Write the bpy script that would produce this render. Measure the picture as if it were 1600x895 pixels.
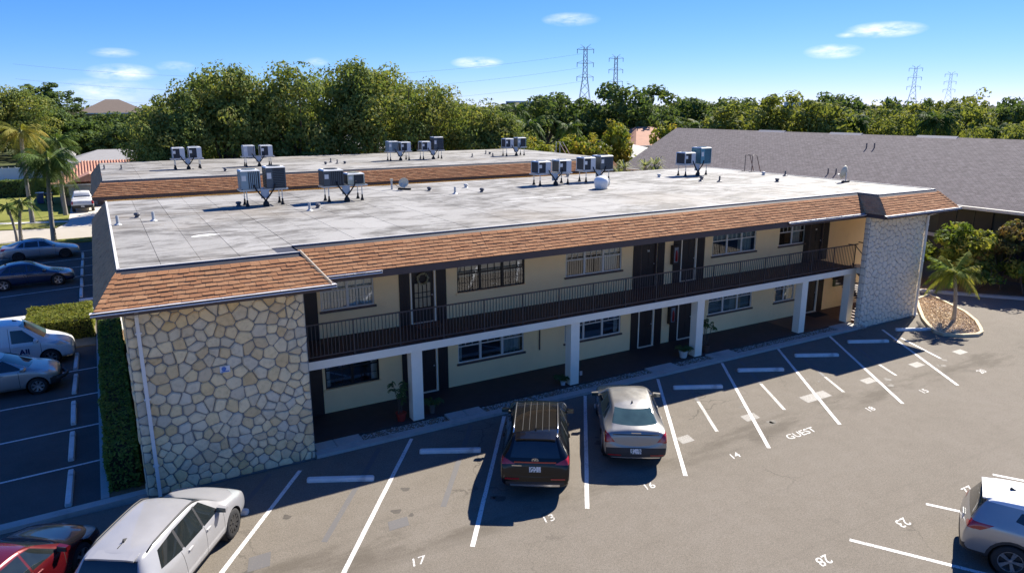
import bpy, bmesh, math, random
from mathutils import Vector, Matrix, noise as mnoise
R = math.radians
for o in list(bpy.data.objects):
    bpy.data.objects.remove(o)
scene = bpy.context.scene
C = scene.collection

# ------------------------------------------------------------------ camera
F, PITCH, YAW, ROLL = 1120.489, 0.245589, 0.518665, -0.002726
CAMPOS = Vector((-0.1044, -19.9705, 10.1935))
cy_, sy_ = math.cos(YAW), math.sin(YAW)
fw = Vector((sy_*math.cos(PITCH), cy_*math.cos(PITCH), -math.sin(PITCH)))
rt = Vector((cy_, -sy_, 0)); up = rt.cross(fw)
cr, sr = math.cos(ROLL), math.sin(ROLL)
rt, up = cr*rt+sr*up, -sr*rt+cr*up
cam_d = bpy.data.cameras.new('camera'); cam = bpy.data.objects.new('camera', cam_d); C.objects.link(cam)
cam.matrix_world = Matrix(((rt.x, up.x, -fw.x, CAMPOS.x), (rt.y, up.y, -fw.y, CAMPOS.y), (rt.z, up.z, -fw.z, CAMPOS.z), (0, 0, 0, 1)))
cam_d.sensor_fit = 'HORIZONTAL'; cam_d.sensor_width = 36.0; cam_d.lens = F/1600*36
cam_d.clip_start = 0.1; cam_d.clip_end = 6000
scene.camera = cam

# ------------------------------------------------------------------ sky, sun, exposure
SUN_AZ, SUN_EL = 67.0, 40.4          # azimuth from +Y towards +X
world = bpy.data.worlds.new('World'); scene.world = world; world.use_nodes = True
wn, wl = world.node_tree.nodes, world.node_tree.links
for n in list(wn): wn.remove(n)
w_out = wn.new('ShaderNodeOutputWorld'); w_bg = wn.new('ShaderNodeBackground'); w_bg.inputs[1].default_value = 0.05
w_sky = wn.new('ShaderNodeTexSky'); w_sky.sky_type = 'NISHITA'; w_sky.sun_disc = False
w_sky.sun_elevation = R(SUN_EL); w_sky.sun_rotation = R(SUN_AZ)
w_sky.altitude = 0; w_sky.air_density = 0.5; w_sky.dust_density = 0.0; w_sky.ozone_density = 4.0
wl.new(w_bg.outputs[0], w_out.inputs[0])
# small fair-weather clouds, laid out by compass direction on the sky itself
def wmath(op, a, b=None, clamp=False):
    n = wn.new('ShaderNodeMath'); n.operation = op; n.use_clamp = clamp
    for i, v in enumerate((a, b)):
        if v is None: continue
        if isinstance(v, (int, float)): n.inputs[i].default_value = v
        else: wl.new(v, n.inputs[i])
    return n.outputs[0]
w_tc = wn.new('ShaderNodeTexCoord'); w_sep = wn.new('ShaderNodeSeparateXYZ'); wl.new(w_tc.outputs['Generated'], w_sep.inputs[0])
w_az = wmath('ARCTAN2', w_sep.outputs[0], w_sep.outputs[1])
w_el = wmath('ARCSINE', w_sep.outputs[2])
w_map = wn.new('ShaderNodeCombineXYZ'); wl.new(w_az, w_map.inputs[0]); wl.new(wmath('MULTIPLY', w_el, 3.2), w_map.inputs[1])
w_no = wn.new('ShaderNodeTexNoise'); w_no.inputs['Scale'].default_value = 26; w_no.inputs['Detail'].default_value = 6; w_no.inputs['Roughness'].default_value = 0.62
wl.new(w_map.outputs[0], w_no.inputs['Vector'])
w_mask = None
# azimuth deg (from +Y to +X), elevation deg, half-width deg, half-height deg, strength
CLOUDS = [(56.0, 4.96, 2.66, .58, 1.0), (52.9, 3.66, 2.05, .55, .85), (34.2, 6.29, 2.29, .55, .55), (27.1, 3.26, 2.11, .48, .85),
          (2.2, 2.29, 2.35, .65, .7), (1.9, 3.56, 1.62, .37, .4), (0.9, 1.06, 3.5, .97, .5), (5.6, 2.73, 1.38, .44, .4), (15.2, 3.23, .99, .35, .35),
          (53.7, 4.72, .87, .22, .5), (-30, 6, 2.2, .6, .8), (88, 6.5, 2.4, .6, .9)]
for az, el, ha, he, st in CLOUDS:
    dx = wmath('DIVIDE', wmath('SUBTRACT', w_az, R(az)), R(ha)); dy = wmath('DIVIDE', wmath('SUBTRACT', w_el, R(el)), R(he))
    d2 = wmath('ADD', wmath('MULTIPLY', dx, dx), wmath('MULTIPLY', dy, dy))
    m = wmath('MULTIPLY', wmath('SUBTRACT', 1.0, wmath('SQRT', d2), clamp=True), st*2.0)
    w_mask = m if w_mask is None else wmath('MAXIMUM', w_mask, m)
w_nf = wmath('MULTIPLY', wmath('SUBTRACT', w_no.outputs[0], 0.33), 2.6, clamp=True)
w_fac = wmath('MULTIPLY', wmath('MULTIPLY', w_mask, w_nf), 0.95, clamp=True)
# the clear, deep blue grading of the whole sky: one response curve per channel, the same in every direction
w_rgb = wn.new('ShaderNodeSeparateColor'); wl.new(w_sky.outputs[0], w_rgb.inputs[0]); w_cmb = wn.new('ShaderNodeCombineColor')
for i, (gain, power) in enumerate(((1.14, 1.32), (.645, .82), (.65, .5))):
    wl.new(wmath('MULTIPLY', wmath('POWER', wmath('MULTIPLY', w_rgb.outputs[i], .05), power), gain*20), w_cmb.inputs[i])
w_mix = wn.new('ShaderNodeMixRGB'); w_mix.inputs[2].default_value = (9.0, 9.3, 9.8, 1)
wl.new(w_fac, w_mix.inputs[0]); wl.new(w_cmb.outputs[0], w_mix.inputs[1]); wl.new(w_mix.outputs[0], w_bg.inputs[0])

sun_d = bpy.data.lights.new('sun', 'SUN'); sun_d.energy = 4.15; sun_d.angle = R(0.53); sun_d.color = (1.0, 0.94, 0.84)
sun = bpy.data.objects.new('sun', sun_d); C.objects.link(sun)
sd = Vector((math.sin(R(SUN_AZ))*math.cos(R(SUN_EL)), math.cos(R(SUN_AZ))*math.cos(R(SUN_EL)), math.sin(R(SUN_EL))))
sun.rotation_euler = (-sd).to_track_quat('-Z', 'Y').to_euler()
scene.view_settings.view_transform = 'Standard'; scene.view_settings.look = 'None'
scene.view_settings.exposure = 1.52; scene.view_settings.gamma = 1.0
scene.render.engine = 'CYCLES'
scene.cycles.max_bounces = 6; scene.cycles.transparent_max_bounces = 12
scene.cycles.sample_clamp_indirect = 6

# ------------------------------------------------------------------ helpers
rnd = random.Random(7)
class MB:
    """collects faces and links them as one mesh object"""
    def __init__(s): s.v, s.f, s.m, s.t = [], [], [], []
    def face(s, pts, m=0, t=0.0):
        n = len(s.v); s.v += [tuple(p) for p in pts]; s.f.append(tuple(range(n, n+len(pts)))); s.m.append(m); s.t.append(t); return s
    def add(s, verts, faces, m=0, t=0.0):
        n = len(s.v); s.v += [tuple(p) for p in verts]
        for f in faces: s.f.append(tuple(i+n for i in f)); s.m.append(m); s.t.append(t)
        return s
    def box(s, x0, x1, y0, y1, z0, z1, m=0, t=0.0):
        return s.add([(x0,y0,z0),(x1,y0,z0),(x1,y1,z0),(x0,y1,z0),(x0,y0,z1),(x1,y0,z1),(x1,y1,z1),(x0,y1,z1)],
                     [(3,2,1,0),(4,5,6,7),(0,1,5,4),(1,2,6,5),(2,3,7,6),(3,0,4,7)], m, t)
    def hexa(s, p, m=0, t=0.0):      # eight corners: bottom ring then top ring
        return s.add(p, [(3,2,1,0),(4,5,6,7),(0,1,5,4),(1,2,6,5),(2,3,7,6),(3,0,4,7)], m, t)
    def obox(s, c, ax, ay, az, m=0, t=0.0):   # centre and three half-axes
        c, ax, ay, az = Vector(c), Vector(ax), Vector(ay), Vector(az)
        return s.hexa([c-ax-ay-az, c+ax-ay-az, c+ax+ay-az, c-ax+ay-az, c-ax-ay+az, c+ax-ay+az, c+ax+ay+az, c-ax+ay+az], m, t)
    def tube(s, pts, r, n=8, m=0, caps=True, r1=None):
        pts = [Vector(p) for p in pts]; k = len(pts); base = len(s.v); ref = None
        for i, p in enumerate(pts):
            d = (pts[min(i+1, k-1)]-pts[max(i-1, 0)]).normalized()
            if ref is None: ref = Vector((0,0,1)) if abs(d.z) < .9 else Vector((1,0,0))
            a = d.cross(ref).normalized(); b = d.cross(a).normalized(); ref = -b if ref.dot(-b) > 0 else b
            rr = (r[i] if isinstance(r, (list, tuple)) else (r if r1 is None else r+(r1-r)*i/(k-1)))
            a = d.cross(ref).normalized(); b = a.cross(d).normalized()
            for j in range(n):
                t = 2*math.pi*j/n; s.v.append(tuple(p+a*(rr*math.cos(t))+b*(rr*math.sin(t))))
        for i in range(k-1):
            for j in range(n):
                s.f.append((base+i*n+j, base+i*n+(j+1)%n, base+(i+1)*n+(j+1)%n, base+(i+1)*n+j)); s.m.append(m); s.t.append(0.0)
        if caps:
            s.f.append(tuple(base+j for j in range(n-1, -1, -1))); s.m.append(m); s.t.append(0.0)
            s.f.append(tuple(base+(k-1)*n+j for j in range(n))); s.m.append(m); s.t.append(0.0)
        return s
    def lathe(s, prof, n=16, c=(0,0,0), axis='z', m=0):
        base = len(s.v); k = len(prof)
        for r, h in prof:
            for j in range(n):
                t = 2*math.pi*j/n; a, b = r*math.cos(t), r*math.sin(t)
                p = (a, b, h) if axis == 'z' else ((a, h, b) if axis == 'y' else (h, a, b))
                s.v.append((p[0]+c[0], p[1]+c[1], p[2]+c[2]))
        for i in range(k-1):
            for j in range(n):
                s.f.append((base+i*n+j, base+i*n+(j+1)%n, base+(i+1)*n+(j+1)%n, base+(i+1)*n+j)); s.m.append(m); s.t.append(0.0)
        return s
    def prism(s, poly, z0, z1, m=0):      # poly in xy, counter-clockwise
        n = len(poly); b = len(s.v)
        s.v += [(p[0], p[1], z0) for p in poly]+[(p[0], p[1], z1) for p in poly]
        s.f.append(tuple(range(b+n-1, b-1, -1))); s.f.append(tuple(range(b+n, b+2*n))); s.m += [m, m]; s.t += [0., 0.]
        for i in range(n):
            s.f.append((b+i, b+(i+1)%n, b+n+(i+1)%n, b+n+i)); s.m.append(m); s.t.append(0.)
        return s
    def mesh(s, name, mats, smooth=False, tone=False):
        me = bpy.data.meshes.new(name); me.from_pydata(s.v, [], s.f)
        for m in (mats if isinstance(mats, (list, tuple)) else [mats]): me.materials.append(m)
        if any(s.m): me.polygons.foreach_set('material_index', s.m)
        if smooth: me.polygons.foreach_set('use_smooth', [True]*len(s.f))
        if tone:
            at = me.attributes.new('tone', 'FLOAT', 'FACE'); at.data.foreach_set('value', s.t)
        me.update(); return me
    def build(s, name, mats, parent=None, smooth=False, tone=False, **kw):
        return link(name, s.mesh(name, mats, smooth, tone), parent, **kw)

def link(name, data, parent=None, loc=None, rot=None, kind=None, label=None):
    o = bpy.data.objects.new(name, data); C.objects.link(o)
    if parent is not None:
        o.parent = parent
    if loc is not None: o.location = loc
    if rot is not None: o.rotation_euler = rot
    if kind: o['kind'] = kind
    if label: o['label'] = label
    return o
def thing(name, label, cat, loc=(0,0,0), rz=0.0, group=None):
    o = bpy.data.objects.new(name, None); C.objects.link(o); o.empty_display_size = .3
    o.location = loc; o.rotation_euler = (0, 0, rz)
    tag(o, label, cat, group); return o
def tag(o, label, cat, group=None):
    o['label'] = label; o['category'] = cat
    if group: o['group'] = group
    return o
def copy_tree(o, parent=None):
    c = o.copy(); C.objects.link(c)
    if parent is not None: c.parent = parent
    for ch in list(o.children): copy_tree(ch, c)
    return c
def dup(o, loc, rz=0.0, label=None, scale=None):
    c = copy_tree(o); c.location = loc; c.rotation_euler = (0, 0, rz)
    if scale: c.scale = (scale,)*3 if isinstance(scale, (int, float)) else scale
    if label: c['label'] = label
    return c
def struct(o): o['kind'] = 'structure'; return o

# ------------------------------------------------------------------ materials
_M = {}
class NT:
    def __init__(s, name):
        s.mat = bpy.data.materials.new(name); s.mat.use_nodes = True; s.n = s.mat.node_tree.nodes; s.l = s.mat.node_tree.links
        s.b = s.n['Principled BSDF']; s.out = s.n['Material Output']
    def node(s, t, **kw):
        n = s.n.new(t)
        for k, v in kw.items():
            if k in n.inputs: n.inputs[k].default_value = v
            else: setattr(n, k, v)
        return n
    def math(s, op, a, b=None, c=None, clamp=False):
        n = s.n.new('ShaderNodeMath'); n.operation = op; n.use_clamp = clamp
        for i, v in enumerate((a, b, c)):
            if v is None: continue
            if isinstance(v, (int, float)): n.inputs[i].default_value = v
            else: s.l.new(v, n.inputs[i])
        return n.outputs[0]
    def pos(s, scale=(1,1,1), obj=False):
        if obj: src = s.node('ShaderNodeTexCoord').outputs['Object']
        else: src = s.node('ShaderNodeNewGeometry').outputs['Position']
        if scale == (1,1,1): return src
        mp = s.n.new('ShaderNodeMapping'); mp.inputs['Scale'].default_value = scale; s.l.new(src, mp.inputs[0]); return mp.outputs[0]
    def noise(s, scale, detail=4, rough=.55, vec=None, dist=0.0):
        n = s.n.new('ShaderNodeTexNoise'); n.inputs['Scale'].default_value = scale; n.inputs['Detail'].default_value = detail
        n.inputs['Roughness'].default_value = rough; n.inputs['Distortion'].default_value = dist
        s.l.new(vec if vec is not None else s.pos(), n.inputs['Vector']); return n.outputs[0]
    def ramp(s, fac, stops):
        n = s.n.new('ShaderNodeValToRGB'); e = n.color_ramp.elements
        while len(e) < len(stops): e.new(.5)
        for i, (p, c) in enumerate(stops):
            e[i].position = p; e[i].color = (*c, 1) if len(c) == 3 else c
        s.l.new(fac, n.inputs[0]); return n.outputs[0]
    def mix(s, fac, a, b, op='MIX'):
        n = s.n.new('ShaderNodeMixRGB'); n.blend_type = op
        for i, v in enumerate((fac, a, b)):
            if isinstance(v, (int, float)): n.inputs[i].default_value = v if i == 0 else (v, v, v, 1)
            elif isinstance(v, tuple): n.inputs[i].default_value = (*v, 1) if len(v) == 3 else v
            else: s.l.new(v, n.inputs[i])
        return n.outputs[0]
    def sstep(s, x, a, b):
        n = s.n.new('ShaderNodeMapRange'); n.interpolation_type = 'SMOOTHSTEP'
        n.inputs[1].default_value = a; n.inputs[2].default_value = b
        s.l.new(x, n.inputs[0]); return n.outputs[0]
    def bump(s, h, strength=.3, dist=.01):
        n = s.n.new('ShaderNodeBump'); n.inputs['Strength'].default_value = strength; n.inputs['Distance'].default_value = dist
        s.l.new(h, n.inputs['Height']); s.l.new(n.outputs[0], s.b.inputs['Normal']); return s
    def col(s, c):
        if isinstance(c, tuple): s.b.inputs['Base Color'].default_value = (*c, 1)
        else: s.l.new(c, s.b.inputs['Base Color'])
        return s
    def set(s, **kw):
        for k, v in kw.items():
            k = {'rough': 'Roughness', 'metal': 'Metallic', 'spec': 'Specular IOR Level', 'coat': 'Coat Weight', 'coat_rough': 'Coat Roughness', 'trans': 'Transmission Weight', 'alpha': 'Alpha'}[k]
            if isinstance(v, (int, float)): s.b.inputs[k].default_value = v
            else: s.l.new(v, s.b.inputs[k])
        return s
def paint(name, c, rough=.6, var=.12, scale=3.0, bump=0.0, metal=0.0, obj=False, spec=.4, dirt=None):
    """plain painted or raw surface: a base colour with uneven grain and some wear"""
    if name in _M: return _M[name]
    t = NT(name); v = t.pos(obj=obj)
    n1 = t.noise(scale, 5, .6, v); n2 = t.noise(scale*14, 3, .6, v)
    f = t.math('ADD', t.math('MULTIPLY', n1, .65), t.math('MULTIPLY', n2, .35))
    lo = tuple(x*(1-var) for x in c); hi = tuple(min(1, x*(1+var)) for x in c)
    col = t.ramp(f, [(.3, lo), (.7, hi)])
    if dirt:
        d = t.sstep(t.noise(scale*.5, 6, .65, v), .52, .72); col = t.mix(t.math('MULTIPLY', d, dirt[1]), col, dirt[0])
    t.col(col).set(rough=rough, metal=metal, spec=spec)
    if bump: t.bump(n2, bump, .01)
    _M[name] = t.mat; return t.mat
# ================================================================== SETTING
def m_asphalt():
    t = NT('asphalt')
    fine = t.noise(42, 3, .75); mid = t.noise(2.2, 5, .6); big = t.noise(.22, 4, .6); grit = t.noise(16, 4, .8)
    col = t.ramp(t.math('ADD', t.math('MULTIPLY', big, .55), t.math('MULTIPLY', mid, .45)), [(.32, (0.144, 0.125, 0.100)), (.5, (0.162, 0.141, 0.114)), (.7, (0.180, 0.158, 0.131))])
    agg = t.ramp(fine, [(.30, (.55, .55, .55)), (.5, (1, 1, 1)), (.72, (1.35, 1.33, 1.3))])
    col = t.mix(1.0, col, agg, 'MULTIPLY')
    col = t.mix(1.0, col, t.ramp(grit, [(.30, (.80, .80, .79)), (.5, (1, 1, 1)), (.70, (1.17, 1.17, 1.16))]), 'MULTIPLY')
    sp = t.n.new('ShaderNodeSeparateXYZ'); t.l.new(t.pos(), sp.inputs[0])
    # oil drip and runoff bands behind the stall rows
    y = t.math('ADD', sp.outputs[1], t.math('MULTIPLY', t.math('SUBTRACT', t.noise(.35, 4), .5), 1.4))
    band = t.math('MULTIPLY', t.sstep(y, -6.4, -5.6), t.math('SUBTRACT', 1.0, t.sstep(y, -5.0, -4.6)))
    st = t.math('MULTIPLY', band, t.sstep(t.noise(.9, 6, .65, t.pos((.35, 1, 1))), .42, .62))
    col = t.mix(t.math('MULTIPLY', st, .6), col, (.075, .062, .046))
    # thin tyre streaks along the aisle
    wv = t.noise(1.0, 3, .5, t.pos((.05, 3.2, 1)))
    col = t.mix(t.math('MULTIPLY', t.sstep(wv, .56, .72), .16), col, (.10, .088, .07))
    # hairline cracks
    vo = t.node('ShaderNodeTexVoronoi', feature='DISTANCE_TO_EDGE', Scale=.30); mp = t.n.new('ShaderNodeVectorMath'); mp.operation = 'ADD'
    no = t.node('ShaderNodeTexNoise', Scale=1.4, Detail=5); t.l.new(t.pos(), no.inputs['Vector'])
    t.l.new(t.pos(), mp.inputs[0]); t.l.new(no.outputs[1], mp.inputs[1]); t.l.new(mp.outputs[0], vo.inputs['Vector'])
    ck = t.math('MULTIPLY', t.math('SUBTRACT', 1.0, t.sstep(vo.outputs[0], .002, .010)), t.sstep(t.noise(.16, 3), .56, .66))
    col = t.mix(t.math('MULTIPLY', ck, .5), col, (.05, .043, .035))
    # dark round oil spots
    sp2 = t.sstep(t.noise(.75, 3, .5), .68, .78); col = t.mix(t.math('MULTIPLY', sp2, .4), col, (.07, .06, .047))
    t.col(col).set(rough=.93, spec=.25).bump(fine, .5, .012); return t.mat
ASPHALT = m_asphalt()
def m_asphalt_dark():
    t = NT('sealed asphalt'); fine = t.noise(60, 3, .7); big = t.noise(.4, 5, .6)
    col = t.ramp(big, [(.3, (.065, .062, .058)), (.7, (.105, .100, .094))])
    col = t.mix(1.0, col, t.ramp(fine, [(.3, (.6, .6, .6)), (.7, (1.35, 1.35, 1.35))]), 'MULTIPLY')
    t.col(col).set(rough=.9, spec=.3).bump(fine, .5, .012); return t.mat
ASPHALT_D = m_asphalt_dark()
def m_marking(name, c, cover):
    t = NT(name); n = t.noise(26, 4, .75); big = t.noise(1.3, 3)
    f = t.sstep(t.math('ADD', n, t.math('MULTIPLY', big, .25)), cover, cover+.10)
    t.col(t.mix(f, t.ramp(t.noise(60, 2), [(.3, tuple(x*.85 for x in c)), (.7, c)]), (.17, .15, .12))).set(rough=.75); return t.mat
MARK = m_marking('road paint white', (.72, .70, .66), .66)
MARK_NUM = m_marking('stencil paint', (.64, .62, .58), .63)
MARK_OLD = m_marking('worn road paint', (.50, .48, .44), .62)
MARK_GREY = m_marking('grey cover paint', (.115, .108, .105), .70)
MARK_PALE = m_marking('pale cover paint', (.29, .275, .25), .60)
CONC = paint('concrete', (.42, .40, .36), .9, .16, 2.5, .3, dirt=((.16, .15, .13), .5))
CONC_PALE = paint('pale concrete', (.55, .53, .48), .88, .12, 2.5, .25, dirt=((.26, .24, .21), .35))
CONC_ROAD = paint('concrete road', (.36, .325, .27), .9, .08, .7, .2)
SAND = paint('tan kerb', (.52, .43, .28), .85, .2, 4, .2)
def m_grass():
    t = NT('lawn grass'); a = t.noise(.12, 5, .6); b = t.noise(9, 4, .7)
    col = t.ramp(t.math('ADD', t.math('MULTIPLY', a, .6), t.math('MULTIPLY', b, .4)), [(.3, (.10, .125, .026)), (.5, (.18, .185, .042)), (.7, (.27, .25, .08))])
    t.col(col).set(rough=.95, spec=.1).bump(b, .8, .05); return t.mat
GRASS = m_grass()
def m_terrain():
    t = NT('wooded ground'); a = t.noise(.03, 5, .6); b = t.noise(.6, 4, .7)
    t.col(t.ramp(t.math('ADD', t.math('MULTIPLY', a, .5), t.math('MULTIPLY', b, .5)), [(.3, (.035, .05, .018)), (.5, (.07, .08, .03)), (.72, (.13, .12, .06))])).set(rough=.95, spec=.1); return t.mat
MULCH = paint('mulch', (.20, .13, .075), .95, .4, 14, .8)

g = MB(); N = 24
g.face([(-3000, -1500, -.10), (3500, -1500, -.10), (3500, 5200, -.10), (-3000, 5200, -.10)])
struct(g.build('ground', m_terrain()))
lot = struct(MB().face([(-1.0, -60, 0), (70, -60, 0), (70, -.10, 0), (-1.0, -.10, 0)]).face([(-60, -60, 0), (-1.0, -60, 0), (-1.0, -.10, 0), (-60, -.10, 0)])
             .face([(34.6, -.10, 0), (48, -.10, 0), (48, 3.4, 0), (34.6, 3.4, 0)]).build('parking_lot', ASPHALT))
side_lot = struct(MB().face([(-40, .36, -.004), (-1.0, .36, -.004), (-1.0, 21.1, -.004), (-40, 21.1, -.004)])
                  .face([(-40, 22.2, -.004), (-.7, 22.2, -.004), (-.7, 46, -.004), (-40, 46, -.004)]).build('side_parking_lot', ASPHALT_D))

def stripe(parent, a, b, w, mat, z, name='stall_line'):
    a, b = Vector((*a, z)), Vector((*b, z)); d = (b-a).normalized(); n = Vector((-d.y, d.x, 0))*w/2
    # slightly uneven paint edge
    pts1, pts2 = [], []; K = max(2, int((b-a).length/.6)); r = random.Random(hash((round(a.x, 2), round(a.y, 2))) & 0xffff)
    for i in range(K+1):
        p = a.lerp(b, i/K); pts1.append(p+n*(1+r.uniform(-.07, .07))); pts2.append(p-n*(1+r.uniform(-.07, .07)))
    m = MB()
    for i in range(K): m.face([pts2[i], pts2[i+1], pts1[i+1], pts1[i]])
    return m.build(name, mat, parent)
DIRV = Vector((math.cos(R(55)), math.sin(R(55))))
XS = [3.90, 7.47, 10.84, 14.25, 17.63, 21.08, 24.48, 27.94, 30.92]
YS = [-.55, -.25, -.24, -.16, -.22, -.17, -.11, -.06, -.67]
for x, y in zip(XS, YS):
    L = (y+6.36)/math.sin(R(55)); stripe(lot, (x, y), (x-L*DIRV.x, y-L*DIRV.y), .115, MARK, .004)
stripe(lot, (30.5, -1.85), (29.32, -4.34), .10, MARK, .004)
# ghost lines of the older layout
for k, x in enumerate([6.40, 9.55, 3.1]):
    L = 5.0; stripe(lot, (x, -.30), (x-L*DIRV.x, -.30-L*DIRV.y), .15, MARK_GREY, .003, 'painted_over_line')
for (a, b) in [((18.7, -.4), (17.45, -2.55)), ((21.9, -.4), (20.7, -2.5)), ((25.1, -.4), (23.4, -3.25)), ((28.4, -.4), (26.5, -3.45))]:
    stripe(lot, a, b, .12, MARK_GREY, .003, 'painted_over_line')
for (a, b) in [((17.43, -2.6), (16.21, -4.72)), ((20.67, -2.55), (19.49, -4.64)), ((23.38, -3.3), (22.65, -4.65)), ((26.46, -3.5), (25.9, -4.59))]:
    stripe(lot, a, b, .115, MARK_OLD, .004, 'worn_stall_line')
def patch(c, w, h, mat, skew=.25):
    x, y = c; MB().face([(x-w/2, y-h/2, .0035), (x+w/2, y-h/2, .0035), (x+w/2+skew*h, y+h/2, .0035), (x-w/2+skew*h, y+h/2, .0035)]).build('paint_patch', mat, lot)
for c, w, h, m in [((1.95, -4.42), .50, .55, MARK_GREY), ((5.33, -4.55), .52, .40, MARK_GREY), ((14.89, -4.62), .50, .42, MARK_PALE), ((17.95, -4.47), .62, .42, MARK_PALE),
                   ((21.35, -4.40), 1.3, .5, MARK_PALE), ((24.42, -4.39), .62, .4, MARK_PALE), ((27.7, -4.27), .62, .4, MARK_PALE), ((30.8, -4.27), .62, .4, MARK_PALE)]:
    patch(c, w, h, m)
# oil drips where cars stand
OIL = paint('oil stain', (.075, .064, .052), .7, .25, 9)
r0 = random.Random(31)
for k in range(26):
    bx = 3.0+r0.choice(range(9))*3.4+r0.gauss(0, .3); by = -2.6-r0.random()*2.6; rr = r0.uniform(.04, .16)
    MB().face([(bx-(by+2.6)*-.7+rr*math.cos(a)*(1+.3*math.sin(3*a+k)), by+rr*math.sin(a)*(1+.3*math.cos(2*a+k)), .0025) for a in [q*math.pi/8 for q in range(16)]]).build('oil_stain', OIL, lot)
# opposite row
for x, y in [(14.6, -10.68), (17.78, -10.65), (20.95, -10.68), (24.1, -10.66), (11.4, -10.7)]:
    stripe(lot, (x, y), (x+5.6*math.cos(R(-58)), y+5.6*math.sin(R(-58))), .115, MARK, .004)
def text_mesh(body, size, bold=.0):
    cu = bpy.data.curves.new('txt', 'FONT'); cu.body = body; cu.size = size; cu.align_x = 'CENTER'; cu.align_y = 'CENTER'; cu.offset = bold; cu.resolution_u = 3
    o = bpy.data.objects.new('txt', cu); C.objects.link(o); bpy.context.view_layer.update()
    me = bpy.data.meshes.new_from_object(o.evaluated_get(bpy.context.evaluated_depsgraph_get())); bpy.data.objects.remove(o); bpy.data.curves.remove(cu)
    return me
for tx, x, y, rz, sz in [('17', 5.2, -6.25, 0, .40), ('13', 8.77, -6.27, 0, .40), ('16', 12.05, -6.30, 0, .40), ('14', 15.45, -6.2, 0, .40), ('GUEST', 18.44, -6.17, 0, .43),
                         ('18', 22.1, -6.09, 0, .40), ('15', 25.28, -6.07, 0, .40), ('20', 29.24, -6.01, 0, .42), ('23', 16.42, -10.86, math.pi, .42), ('28', 13.36, -10.89, math.pi, .42), ('22', 19.5, -10.8, math.pi, .42)]:
    me = text_mesh(tx, sz, .003); me.materials.append(MARK_NUM)
    for v in me.vertices: v.co.x += v.co.y*.30
    link('stall_number', me, lot, (x, y, .0045), (0, 0, rz))
# side lot lines
for y in (3.1, 6.03, 9.13, 12.2):
    stripe(side_lot, (-8.5, y-.5), (-1.02, y), .10, MARK, .004)
for y in (28.3, 31.4, 34.6, 37.6, 40.6):
    stripe(side_lot, (-7.5, y-1.15), (-1.2, y), .10, MARK, .004)

# kerbs and walks along the front
def kerb(name, poly, z1, mat, z0=-.08): return struct(MB().prism(poly, z0, z1, 0).build(name, mat))
kerb('front_kerb', [(4.52, -.10), (30.35, -.10), (30.35, .20), (4.52, .20)], .10, CONC)
kerb('side_lot_kerb', [(-12, -.10), (-3.1, -.10), (0, .06), (0, .34), (-3.1, .22), (-12, .22)], .11, CONC)
kerb('hedge_kerb', [(-1.12, .36), (-.92, .36), (-.92, 17.0), (-1.12, 17.0)], .10, CONC)
kerb('crossing_walk', [(-40, 21.1), (-.6, 21.45), (-.6, 22.1), (-40, 22.2)], .10, CONC_PALE)
struct(MB().prism([(-.92, .36), (-.02, .36), (-.02, 21.4), (-1.0, 21.4), (-1.0, 17.1), (-.92, 17.0)], -.08, .07).build('hedge_bed', MULCH))
struct(MB().prism([(-1.0, 17.02), (0, 17.02), (0, 27), (-.6, 27), (-1.0, 25)], -.08, .09).build('side_path', CONC_PALE))
struct(MB().prism([(-40, 15.4), (-1.15, 15.4), (-1.15, 21.0), (-40, 20.7)], -.08, .06).build('verge', paint('dry verge', (.30, .24, .15), .95, .25, 5, .5)))
WALKPAINT = paint('dark walkway paint', (.050, .036, .034), .7, .2, 3, .1)
WALKRED = paint('red brown walkway paint', (.115, .052, .035), .55, .15, 3, .1)
walk = struct(MB().box(4.52, 27.0, .72, 2.8, -.08, .10).build('walkway', WALKPAINT))
struct(MB().box(27.003, 34.4, .72, 2.8, -.08, .10).build('entry_walkway', WALKRED))
struct(MB().box(4.52, 30.35, .203, .717, -.08, .05).build('gravel_bed', MULCH))
for k, (x0, x1) in enumerate([(4.6, 5.22), (5.24, 6.05), (9.05, 9.7), (9.72, 10.35), (17.75, 19.1), (21.0, 22.35), (28.9, 30.3)]):
    o = struct(MB().box(x0, x1, .206, .715, -.02, .112).build('concrete_pad', CONC))
# pebbles
def pebbles(name, spots, mat, label, smin=.022, smax=.05):
    m = MB(); r = random.Random(3)
    for (x, y, z) in spots:
        s = r.uniform(smin, smax); a = r.uniform(0, 6.28); ca, sa = math.cos(a)*s, math.sin(a)*s; e = r.uniform(.5, .9); h = s*r.uniform(.45, .8)
        m.add([(x+ca, y+sa, z), (x-sa*e, y+ca*e, z), (x-ca, y-sa, z), (x+sa*e, y-ca*e, z), (x+ca*.1, y+sa*.1, z+h)], [(0,1,4),(1,2,4),(2,3,4),(3,0,4)], 0, r.random())
    return m.build(name, mat, kind='stuff', tone=True, label=label)
def m_tone(name, stops, rough=.85, fine=30):
    t = NT(name); a = t.node('ShaderNodeAttribute', attribute_name='tone')
    c = t.ramp(a.outputs['Fac'], stops); c = t.mix(1.0, c, t.ramp(t.noise(fine, 3), [(.3, (.75, .75, .75)), (.7, (1.2, 1.2, 1.2))]), 'MULTIPLY')
    t.col(c).set(rough=rough); return t.mat
r_ = random.Random(5); sp = []
for (x0, x1) in [(6.08, 9.0), (10.4, 17.7), (19.15, 20.95), (22.4, 28.85)]:
    for _ in range(int((x1-x0)*190)): sp.append((r_.uniform(x0, x1), r_.uniform(.23, .69), .048))
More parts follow.
